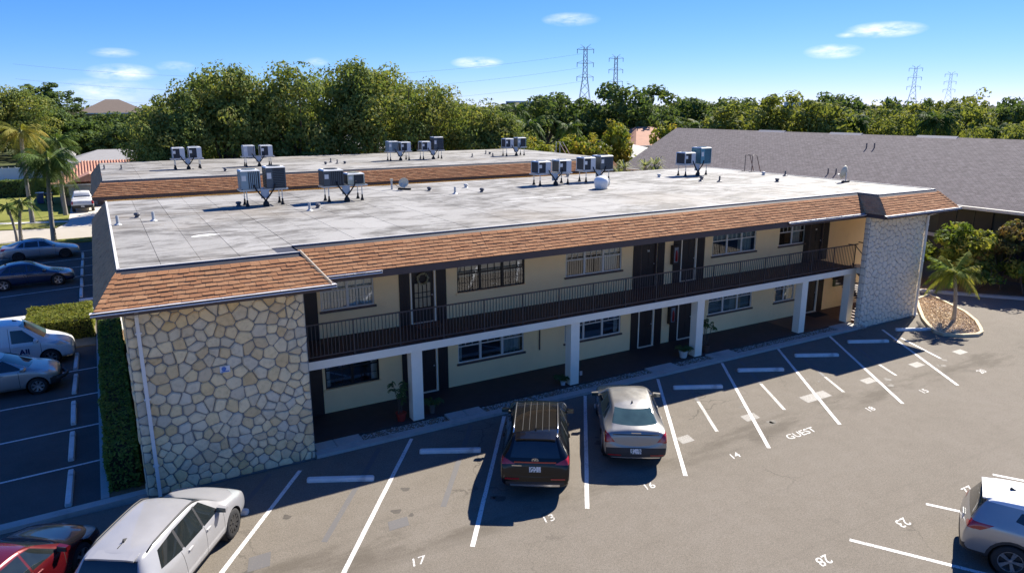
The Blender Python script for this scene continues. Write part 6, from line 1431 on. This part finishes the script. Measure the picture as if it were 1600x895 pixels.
def palm(label, loc, h, rad, seed, mat=LEAF_PALM, n=18, lean=(0, 0), trunk_r=.17, group=None, bark=BARK_G, nleaf=16, droop=.85, wid=.05, leaf=.75, crown_skirt=True):
    r = random.Random(seed); t = thing('palm_tree', label, 'palm', loc, 0, group)
    pts = [(lean[0]*k*k/25, lean[1]*k*k/25, h*k/5) for k in range(6)]
    m = MB().tube([(pts[0][0], pts[0][1], -.1)]+pts[1:], [trunk_r*1.35, trunk_r, trunk_r*.95, trunk_r*.9, trunk_r*.85, trunk_r*1.0], 10, caps=False)
    z = .4
    while z < h-.2: k = z/h*5; m.lathe([(trunk_r*.99, -.02), (trunk_r*1.06, 0), (trunk_r*.99, .02)], 10, (lean[0]*k*k/25, lean[1]*k*k/25, z)); z += .33
    m.build('trunk', bark, t, smooth=True)
    top = Vector(pts[-1]); f = MB()
    for k in range(n):
        u = k/n; az = k*2.399+r.uniform(-.2, .2); rise = 1.05-1.25*u; frond(f, r, top+Vector((0, 0, .05)), az, rad*r.uniform(.85, 1.15), rise, droop*(.6+.5*u), leaf, r.random()*.7+(.25 if u > .85 else 0), wid, nleaf)
    f.build('crown', mat, t, tone=True)
    if crown_skirt: MB().lathe([(trunk_r*.9, -.5), (trunk_r*1.25, -.2), (trunk_r*1.1, .2), (0, .55)], 8, tuple(top)).build('crownshaft', paint('crownshaft', (.16, .18, .07), .6), t, smooth=True)
    return t
palm('tall queen palm standing at the street beyond the silver blue sedan', (-3.8, 46.15, .0), 6.1, 2.4, 1, n=34, lean=(.4, .1), nleaf=44, wid=.026, leaf=.95, droop=1.05)
palm('yellowing palm, the tallest at the left edge', (-5.9, 58.2, 0), 8.0, 2.3, 2, LEAF_PALMY, n=20, lean=(.2, 0), nleaf=22, leaf=.8, wid=.04)
palm('green palm behind the queen palm', (-3.4, 62.3, 0), 7.0, 2.1, 3, n=20, lean=(.1, 0), nleaf=22, leaf=.8, wid=.04)
palm('short sparse palm with leaning trunk at the street', (-6.05, 47.5, 0), 2.9, 1.5, 4, n=9, lean=(.35, 0), nleaf=14, leaf=.5, trunk_r=.13)
palm('short second stem of the sparse palm at the street', (-6.35, 47.9, 0), 2.6, 1.1, 5, n=6, lean=(-.25, 0), nleaf=14, leaf=.45, trunk_r=.10)
palm('small palm standing on the gravel island', (35.05, -1.62, .06), 2.35, 1.35, 6, m_leaf('small palm fronds', [(0, (.10, .16, .03)), (.5, (.17, .22, .04)), (1, (.27, .25, .06))], .35), n=20, lean=(-.35, .1), trunk_r=.085, nleaf=26, leaf=.45, wid=.035, droop=.75, crown_skirt=False)
PALMS = [(54.9, 75.3, 10.8, 2.6), (45.2, 55.5, 9.1, 2.4), (53.3, 58.6, 8.7, 2.2), (76.7, 58.8, 8.5, 2.5), (81.5, 37.9, 9.2, 2.1), (81.9, 27.9, 9.7, 2.6), (58.5, 84.7, 10.9, 2.6), (93.6, 27.3, 8.3, 2.0)]
PLb = ['palm on the skyline right of the oaks', 'palm with drooping fronds right behind the oaks', 'palm beside the tall yellow green shrub', 'palm above the left end of the grey ridge', 'round palm above the middle of the grey ridge', 'dark round palm above the right part of the grey ridge', 'second palm on the skyline right of the oaks', 'palm near the white house far right']
for i, (x, y, h, rad) in enumerate(PALMS): palm(PLb[i], (x, y, 0), h-1.2, rad, 20+i, n=26 if i not in (4, 5) else 46, nleaf=14, wid=.09, leaf=.75 if i not in (4, 5) else .9, group='palms beyond the roofs', droop=.95)
# spiky plant showing above the far roof edge
t = thing('pandanus', 'spiky white-edged plant showing above the back edge of the front roof', 'plant', (33.3, 20.2, 0)); f = MB(); r = random.Random(77)
for k in range(7):
    b = Vector((r.uniform(-1.6, 1.9), r.uniform(-.8, .8), r.uniform(5.4, 6.15)))
    MB().tube([(b.x*.2, b.y*.2, -.1), (b.x*.7, b.y*.7, 3), tuple(b)], .09, 6, caps=False).build('stem', BARK_G, t)
    for q in range(46):
        az = r.uniform(0, 6.28); L = r.uniform(.6, 1.05); d = Vector((math.cos(az), math.sin(az), 0)); up_ = r.uniform(.1, 1.3); s = Vector((-d.y, d.x, 0))*.035
        f.add([b-s, b+s, b+d*(L*.55)+Vector((0, 0, L*.5*up_))+s, b+d*(L*.55)+Vector((0, 0, L*.5*up_))-s, b+d*L+Vector((0, 0, L*.25*up_))], [(0,1,2,3),(3,2,4)], 0, r.random())
f.build('leaves', m_leaf('pandanus leaves', [(0, (.10, .14, .05)), (.5, (.22, .25, .12)), (1, (.42, .42, .28))]), t, tone=True)
# --- shrubs by the right building
def shrub(label, loc, rx, h, seed, mat, clumps, lpc, leaf, crad=.42, group='shrubs beside the grey-roofed building'):
    me, cs = crown_mesh('foliage', seed, mat, rx, h, clumps, lpc, leaf, crad, low=.04); t = thing('shrub', label, 'shrub', loc, 0, group)
    link('foliage', me, t); link('stems', trunk_mesh('stems', seed, h, .05, cs, limbs=14, fork=.12), t); return t
shrub('tall bright shrub with broad leaves behind the island palm', (42.3, 2.3, .05), 1.9, 3.75, 61, LEAF_SHRUB, 80, 38, .15)
shrub('bright shrub against the stone wall side of the path', (40.4, 5.6, .05), 1.2, 3.0, 62, LEAF_SHRUB, 45, 32, .14)
shrub('rust coloured shrub at the right frame edge', (43.6, .6, .05), 1.6, 4.0, 63, LEAF_RUST, 60, 36, .12)
shrub('low glossy shrub at the foot of the tall bright shrub', (41.6, 1.0, .05), 1.3, 1.9, 64, LEAF_SHRUB, 40, 34, .13)
shrub('green shrub under the rust coloured one', (43.2, -.9, .05), 1.6, 2.2, 65, LEAF_SHRUB, 50, 36, .12)
shrub('green shrub between the path and the dark porches', (42.2, 4.6, .05), 1.5, 2.4, 66, LEAF_SHRUB, 50, 34, .14)
shrub('dark shrub at the right frame edge by the kerb', (44.8, -2.4, .05), 1.7, 3.2, 67, LEAF_DARK, 55, 36, .12)
shrub('thin shrub behind the corner of the right stone wall', (40.0, 8.2, .05), 1.0, 4.1, 68, LEAF_SHRUB, 35, 30, .13)
# --- hedges
def hedge(label, x0, x1, y0, y1, z0, h, n, seed, mat, size):
    r = random.Random(seed); t = thing('hedge', label, 'hedge', ((x0+x1)/2, (y0+y1)/2, z0), 0); m = MB(); cx, cy = (x0+x1)/2, (y0+y1)/2; a, b = (x1-x0)/2, (y1-y0)/2
    A = [2*b*h, 2*b*h, 2*a*h, 2*a*h, 4*a*b*1.15]; tot = sum(A)
    for _ in range(n):
        k = r.random()*tot; f = 0
        while k > A[f]: k -= A[f]; f += 1
        u, v = r.uniform(-1, 1), r.random(); j = abs(r.gauss(0, .05))-.02
        if f == 0: p, nn = Vector((-a+j, u*b, v*h)), Vector((-1, 0, .35))
        elif f == 1: p, nn = Vector((a-j, u*b, v*h)), Vector((1, 0, .35))
        elif f == 2: p, nn = Vector((u*a, -b+j, v*h)), Vector((0, -1, .35))
        elif f == 3: p, nn = Vector((u*a, b-j, v*h)), Vector((0, 1, .35))
        else: p, nn = Vector((u*a, r.uniform(-1, 1)*b, h-j*.8)), Vector((0, 0, 1))
        wob = mnoise.noise(Vector((p.x*1.7, p.y*1.1, p.z*1.7+seed)))*.10; p += nn.normalized()*wob
        nn = (nn.normalized()+Vector((r.gauss(0, .5), r.gauss(0, .5), r.gauss(0, .5)))).normalized(); q = nn.orthogonal().normalized(); w = nn.cross(q); th = r.uniform(0, 6.28); e1 = q*math.cos(th)+w*math.sin(th); e2 = nn.cross(e1)
        s = size*r.uniform(.6, 1.3); m.add([p-e1*s, p-e2*s*.55, p+e1*s, p+e2*s*.55], [(0,1,2),(0,2,3)], 0, r.random())
    m.build('foliage', mat, t, tone=True)
    MB().box(-a+.10, a-.10, -b+.10, b-.10, 0, h-.10).build('dark_core', paint('dark hedge core', (.020, .024, .010), .95, .3, 9), t)  # solid near-black box, its colour standing in for shade inside the leaves
hedge('long clipped hedge along the left end of the building', -.93, -.12, .62, 17.2, .05, 1.15, 17000, 1, LEAF_HEDGE, .055)
hedge('sunlit clipped hedge behind the white van', -3.8, -1.2, 16.6, 19.9, .05, .95, 9000, 2, m_leaf('sunlit hedge leaves', [(0, (.09, .12, .02)), (.5, (.15, .17, .03)), (1, (.22, .21, .05))]), .06)
hedge('dark hedge across the far lawn', -12.0, -4.6, 82.0, 84.0, 0, 1.9, 3500, 3, LEAF_DARK, .16)
# --- far woods that read as one mass
r = random.Random(123); fwm = MB()
for k in range(520):
    D = 175+1100*(r.random()**1.6); az = r.uniform(R(-14), R(80)); x, y = CAMPOS.x+math.sin(az)*D, CAMPOS.y+math.cos(az)*D
    h = r.uniform(6.5, 10.6); rad = r.uniform(5, 11)*(1+D/900); tn = r.random(); n = 150 if D < 400 else 70
    for _ in range(n):
        a = r.uniform(0, 6.28); e = r.uniform(0, 1.45); d = Vector((math.cos(a)*math.cos(e)*rad, math.sin(a)*math.cos(e)*rad, math.sin(e)*h*.75+h*.25)); p = Vector((x, y, 0))+d*r.uniform(.85, 1.05)
        s = r.uniform(.5, 1.1)*(1+D/600); nn = (d.normalized()+Vector((r.gauss(0, .5), r.gauss(0, .5), r.gauss(0, .4)))).normalized(); q = nn.orthogonal().normalized(); w = nn.cross(q)
        fwm.add([p-q*s, p-w*s*.7, p+q*s, p+w*s*.7], [(0,1,2),(0,2,3)], 0, min(.99, max(0, tn+r.uniform(-.2, .2))))
tag(fwm.build('distant_woods', m_leaf('distant foliage', [(0, (.060, .080, .034)), (.4, (.090, .108, .045)), (.7, (.115, .125, .052)), (1, (.14, .145, .062))]), kind='stuff', tone=True), 'distant woods reaching to the horizon behind the roofs', 'woods')

# --- potted plants on the walkway
def pot(label, loc, pr, ph, col, kind, seed):
    t = thing('potted_plant', label, 'plant', loc, 0, 'potted plants on the walkway'); r = random.Random(seed)
    MB().lathe([(0, .0), (pr*.72, 0), (pr, ph*.9), (pr*1.08, ph*.9), (pr*1.08, ph), (pr*.9, ph), (pr*.85, ph*.85), (0, ph*.85)], 16).build('pot', paint('pot '+label, col, .6, .1, 9, obj=True), t, smooth=False)
    f = MB()
    if kind == 'tall':
        for k in range(5):
            b = Vector((r.gauss(0, .04), r.gauss(0, .04), ph)); top = b+Vector((r.gauss(0, .12), r.gauss(0, .12), r.uniform(.7, 1.2)))
            MB().tube([b, top], .012, 5).build('stem', BARK, t)
            for q in range(12): frond(f, r, top-Vector((0, 0, r.uniform(0, .35))), r.uniform(0, 6.28), .2, .5, .9, .08, r.random(), .010, 6)
    else:
        for q in range(26): frond(f, r, Vector((0, 0, ph*.9)), r.uniform(0, 6.28), r.uniform(.25, .5), 1.2, 1.0, .12, r.random(), .015, 7)
    f.build('foliage', LEAF_DARK, t, tone=True); return t
pot('leggy plant in red pot beside the first column', (7.62, 1.0, .10), .17, .28, (.32, .03, .02), 'tall', 1)
pot('small statue-like planter right of the first column', (8.75, 1.05, .10), .11, .32, (.12, .10, .085), 'low', 2)
pot('small white pot with plant at the second column', (14.0, .92, .10), .11, .20, (.62, .62, .60), 'low', 3)
pot('plant in white pot left of the third column', (20.0, .95, .10), .19, .30, (.55, .55, .50), 'low', 4)
pot('leggy plant in dark pot right of the third column', (21.3, 1.0, .10), .17, .30, (.10, .05, .035), 'tall', 5)
# wreath and bench basket by the upstairs door
t = thing('wreath', 'pale twig wreath hanging on the upstairs glass door', 'wreath', (9.285, 2.80, 4.36)); m = MB(); r = random.Random(8)
MB().tube([(.19*math.cos(a), 0, .19*math.sin(a)) for a in [k*math.pi/10 for k in range(21)]], .025, 6).build('ring', paint('twig', (.30, .25, .16), .9), t)
for k in range(150):
    a = r.uniform(0, 6.28); p = Vector((math.cos(a)*.19, -.02+r.gauss(0, .02), math.sin(a)*.19)); d = Vector((r.gauss(0, 1), r.gauss(-.5, .6), r.gauss(0, 1))).normalized()*.07; s = d.cross(Vector((0, 1, 0))).normalized()*.015 if abs(d.y) < .06 else Vector((.015, 0, 0))
    m.add([p-s, p+s, p+d], [(0,1,2)], 0, r.random())
m.build('twigs', m_leaf('dried leaves', [(0, (.30, .28, .16)), (1, (.50, .48, .36))]), t, tone=True)
t = thing('doormat', 'striped brown doormat before the upstairs glass door', 'doormat', (9.3, 2.35, 2.768)); MB().box(-.45, .45, -.25, .25, 0, .018).build('mat', paint('mat brown', (.16, .09, .06), .95, .3, 20), t)
for k in range(4): MB().box(-.44, .44, -.2+k*.12, -.16+k*.12, .0185, .021).build('stripe', paint('mat stripe', (.06, .045, .04), .95), t)
t = thing('doormat', 'dark doormat before the ground floor door by the stair hall', 'doormat', (30.1, 2.3, .10)); MB().box(-.5, .5, -.3, .3, 0, .018).build('mat', paint('mat dark', (.018, .018, .02), .95, .3, 20), t)
# ================================================================== HOUSES AND PYLONS FARTHER AWAY
STUC_P = paint('pink stucco', (.48, .30, .24), .85, .08, 1.5); TILE = paint('red barrel tile', (.40, .20, .135), .8, .2, 2.5, .2); FW = paint('white fascia', (.70, .69, .66), .6, .05, 2); DKG = paint('dark house glass', (.03, .035, .04), .1); ROOFG = paint('grey composition roof', (.27, .26, .25), .9, .12, 2.0, .2)
h = thing('house', 'house with red barrel tile roof and white garage behind the pickup', 'house', (2, 74, 0)); HO = Vector((-2, -74, 0))
def HP(mb, name, m, **kw): o = mb.build(name, m, h, **kw); o.location = HO; return o
HP(MB().box(-3.6, 12, 70.0, 79.5, 0, 2.45), 'wall', STUC_P)
a, b, cc, d = Vector((-4.3, 68.6, 2.40)), Vector((12.6, 68.6, 2.40)), Vector((9.5, 75.0, 4.35)), Vector((-1.6, 75.0, 4.35))
rf = HP(MB().face([a, b, cc, d]).face([(-4.3, 81, 2.4), a, d]).face([b, (12.6, 81, 2.4), cc]).face([(12.6, 81, 2.4), (-4.3, 81, 2.4), d, cc]), 'roof', TILE)
m = MB()
for k in range(58):
    x = -4.2+k*.29; t0 = a.lerp(b, (x+4.3)/16.9); f = max(0.02, min(1, (x+4.3)/2.7, (12.6-x)/3.1)); t1 = Vector((x, 68.6+6.4*f, 2.40+1.95*f)); m.tube([t0+Vector((0, 0, .02)), t1+Vector((0, 0, .02))], .085, 6, caps=False)
m.build('tile_rows', TILE, rf, kind='stuff')
HP(MB().box(-4.3, 12.6, 68.52, 68.6, 2.22, 2.42), 'fascia', FW)
HP(MB().box(-3.1, -.6, 69.93, 69.995, 0, 2.05), 'garage_door', FW)
gd = HP(MB().box(-4.6, -2.5, 68.2, 69.9, 2.45, 2.55).add([(-2.9, 67.6, 2.7), (.9, 67.6, 2.7), (-1.0, 67.6, 3.5), (-2.9, 70.5, 2.7), (.9, 70.5, 2.7), (-1.0, 72.5, 3.5)], [(0,1,2),(0,2,5,3),(1,4,5,2)]), 'porch_roof', TILE)
HP(MB().box(-3.55, -3.2, 69.9, 69.99, .9, 2.0), 'window', DKG); HP(MB().box(-3.95, -3.68, 69.4, 69.7, 0, 2.4), 'porch_post', STUC_P)
def far_house(label, x0, x1, y0, y1, hw, hr, wall, roof, gx=True, name='house', posts=0, group=None):
    t = thing(name, label, 'house', ((x0+x1)/2, (y0+y1)/2, 0), 0, group); a, b = (x1-x0)/2, (y1-y0)/2
    MB().box(-a, a, -b, b, 0, hw).build('wall', wall, t); o = .5; e = hw-.05; k = min(a, b)*.8
    if gx: v = [(-a-o, -b-o, e), (a+o, -b-o, e), (a+o, b+o, e), (-a-o, b+o, e), (-a+k, 0, hr), (a-k, 0, hr)]; fs = [(0,1,5,4),(1,2,5),(2,3,4,5),(3,0,4)]
    else: v = [(-a-o, -b-o, e), (a+o, -b-o, e), (a+o, b+o, e), (-a-o, b+o, e), (0, -b+k, hr), (0, b-k, hr)]; fs = [(0,1,4),(1,2,5,4),(2,3,5),(3,0,4,5)]
    MB().add(v, fs).build('roof', roof, t); MB().box(-a-o, a+o, -b-o-.06, -b-o, e-.2, e).build('fascia', FW, t)
    n = max(2, int(2*a/4))
    for i in range(n): w = MB().box(-a+(i+.25)*2*a/n, -a+(i+.6)*2*a/n, -b-.05, -b-.002, hw*.35, hw*.8).build('window', DKG, t)
    for i in range(n): MB().box(-a-.05, -a-.002, -b+(i+.25)*2*b/n, -b+(i+.6)*2*b/n, hw*.35, hw*.8).build('window', DKG, t)
    for i in range(posts): MB().box(-a+i*2*a/max(1, posts-1)-.12, -a+i*2*a/max(1, posts-1)+.12, -b-o-.3, -b-o-.08, 0, hw).build('post', FW, t)
    return t
far_house('long low house with grey roof and white posts behind the tile-roofed house', -3.4, 9.0, 101, 110, 2.75, 4.1, FW, ROOFG, posts=6)
far_house('small white house left of the long grey roof', -5.6, -3.4, 112, 118, 3.0, 4.2, FW, ROOFG)
far_house('two-storey building with brown hip roof above the trees on the left', -2, 10.5, 152, 166, 9.2, 11.9, paint('tan wall', (.35, .28, .22), .8), paint('brown roof', (.13, .10, .08), .9), name='building')
far_house('orange tile roofed house between the shrubs and the grey roof', 73, 85, 69, 80, 4.3, 6.9, paint('rose wall', (.45, .34, .28), .8), paint('orange tile', (.38, .19, .12), .85, .2, 1.0))
far_house('low building with pale grey roof beyond the rear roof ladder', 50, 70, 50, 70, 3.7, 4.9, CREAM_W, paint('pale grey roof', (.33, .32, .29), .85, .1, 1.0))
far_house('small house with pale flat roof in front of the orange tile roof', 60.5, 68, 60.5, 66, 4.4, 5.2, FW, paint('pale roof', (.50, .47, .42), .85, .1, 1.0))
far_house('white house with pale roof far right among the trees', 128, 150, 40, 52, 6.0, 8.6, FW, paint('white roof', (.62, .61, .58), .8, .05, 1.0), gx=False)
far_house('small orange-walled house behind the right end of the grey ridge', 99, 104, 28, 33, 5.2, 6.4, paint('orange wall', (.52, .22, .12), .8), paint('orange tile', (.52, .23, .13)))
far_house('grey gabled roof peeking out under the oaks', 21, 27, 54, 60, 5.9, 7.7, CREAM_W, ROOFG, gx=False)
for (px, D, w, hh, lb) in [((390, 640), 0, 34, 15.5, 'pale distant block on the horizon right of the broad dark tree'), ((430, 660), 0, 22, 15.0, 'second pale distant block on the horizon'), ((560, 420), 0, 46, 13.6, 'long pale distant block below the faint pylons')]:
    t = thing('distant_building', lb, 'building', (px[0], px[1], 0), R(-35), 'buildings on the horizon'); MB().box(-w/2, w/2, -6, 6, 0, hh).build('wall', paint('distant pale wall', (.55, .57, .58), .8), t)
    for i in range(int(w/5)): MB().box(-w/2+1+i*5, -w/2+3.6+i*5, -6.1, -6.01, hh-3.4, hh-1.2).build('window', DKG, t)
# bins, mailbox, fence
for x, y, c, lb in [(-6.0, 73.6, (.02, .05, .14), 'blue wheeled bin on the far lawn'), (-5.1, 72.6, (.03, .035, .035), 'dark wheeled bin beside the blue one')]:
    t = thing('wheeled_bin', lb, 'bin', (x, y, .02), 0, 'bins on the far lawn'); k = paint('bin '+lb, c, .5)
    MB().add([(-.28, -.32, .08), (.28, -.32, .08), (.28, .32, .08), (-.28, .32, .08), (-.36, -.42, 1.15), (.36, -.42, 1.15), (.36, .42, 1.15), (-.36, .42, 1.15)], [(3,2,1,0),(0,1,5,4),(1,2,6,5),(2,3,7,6),(3,0,4,7)]).build('body', k, t); MB().box(-.39, .39, -.46, .46, 1.151, 1.22).build('lid', k, t)
    for s in (-1, 1): MB().lathe([(0, -.03), (.11, -.03), (.11, .03), (0, .03)], 12, (s*.3, .34, .11), 'x').build('wheel', BLACKR, t)
t = thing('fence', 'white fence by the street at the left edge', 'fence', (-11, 108, 0)); 
for k in range(9): MB().box(-3.6+k*.8, -2.86+k*.8, -.03, .03, .0, 1.7).build('panel', FW, t)
for k in range(10): MB().box(-3.68+k*.8, -3.6+k*.8, -.06, .06, 0, 1.85).build('post', FW, t)
# pylons
def pylon(label, x, y, H, rz, col, th=.19):
    t = thing('power_pylon', label, 'pylon', (x, y, 0), rz, 'power pylons'); mt = paint('pylon steel '+str(col), (col, col*1.04, col*1.1), .7, .1, 1); m = MB()
    def half(z): return 4.6*(1-z/(H*.62))+1.15*(z/(H*.62)) if z < H*.62 else 1.15-.35*(z-H*.62)/(H*.38)
    def bar(mb, a, b, q=th): mb.tube([a, b], q/2, 4, caps=False)
    zs = [0, .16, .31, .44, .54, .62, .69, .76, .83, .90, .97]; zs = [z*H for z in zs]
    for sx in (-1, 1):
        for sy in (-1, 1):
            l = MB()
            for i in range(len(zs)-1): bar(l, (sx*half(zs[i]), sy*half(zs[i]), zs[i]), (sx*half(zs[i+1]), sy*half(zs[i+1]), zs[i+1]), th*1.25)
            l.build('leg', mt, t)
    for i in range(len(zs)-1):
        a, b = half(zs[i]), half(zs[i+1])
        for s in (-1, 1):
            bar(m, (-a, s*a, zs[i]), (b, s*b, zs[i+1]), th*.7); bar(m, (a, s*a, zs[i]), (-b, s*b, zs[i+1]), th*.7); bar(m, (s*a, -a, zs[i]), (s*b, b, zs[i+1]), th*.7)
    m.build('lattice', mt, t)
    for z in (.60, .77, .935):
        c = MB(); L = 4.6; zz = z*H
        for s in (-1, 1): bar(c, (0, s*.8, zz), (L, 0, zz+.3)); bar(c, (0, s*.8, zz), (-L, 0, zz+.3)); bar(c, (s*half(zz), 0, zz+1.6), (s*L, 0, zz+.3), th*.7)
        o = c.build('crossarm', mt, t)
        for s in (-1, 1): MB().tube([(s*L*.94, 0, zz+.2), (s*L*.94, 0, zz-1.9)], .16, 5).build('insulator', mt, o)
    p = MB(); bar(p, (-.8, 0, .965*H), (-2.6, 0, H)); bar(p, (.8, 0, .965*H), (2.6, 0, H)); p.build('peak', mt, t)
    return t
pylon('tallest power pylon, left of the pair in the centre', 231.3, 306.3, 41.8, R(-30), .26)
pylon('second power pylon, right of the pair in the centre', 287.1, 352.1, 41.4, R(-30), .28)
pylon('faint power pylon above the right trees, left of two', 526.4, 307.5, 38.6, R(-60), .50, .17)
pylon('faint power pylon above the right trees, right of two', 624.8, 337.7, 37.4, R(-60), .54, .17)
cab = paint('power cable', (.42, .46, .50), .6)
def wire(label, a, b, sag):
    a, b = Vector(a), Vector(b); tag(MB().tube([a.lerp(b, k/24)-Vector((0, 0, sag*4*(k/24)*(1-k/24))) for k in range(25)], .035, 4, caps=False).build('power_cable', cab), label, 'cable', 'power cables')
for z, lb in [(39.0, 'highest power cable running left from the tallest pylon'), (32.0, 'middle power cable running left from the tallest pylon'), (25.0, 'lowest power cable running left from the tallest pylon')]:
    wire(lb, (228.5, 305, z-2), (-30, 420, z-8), 9)
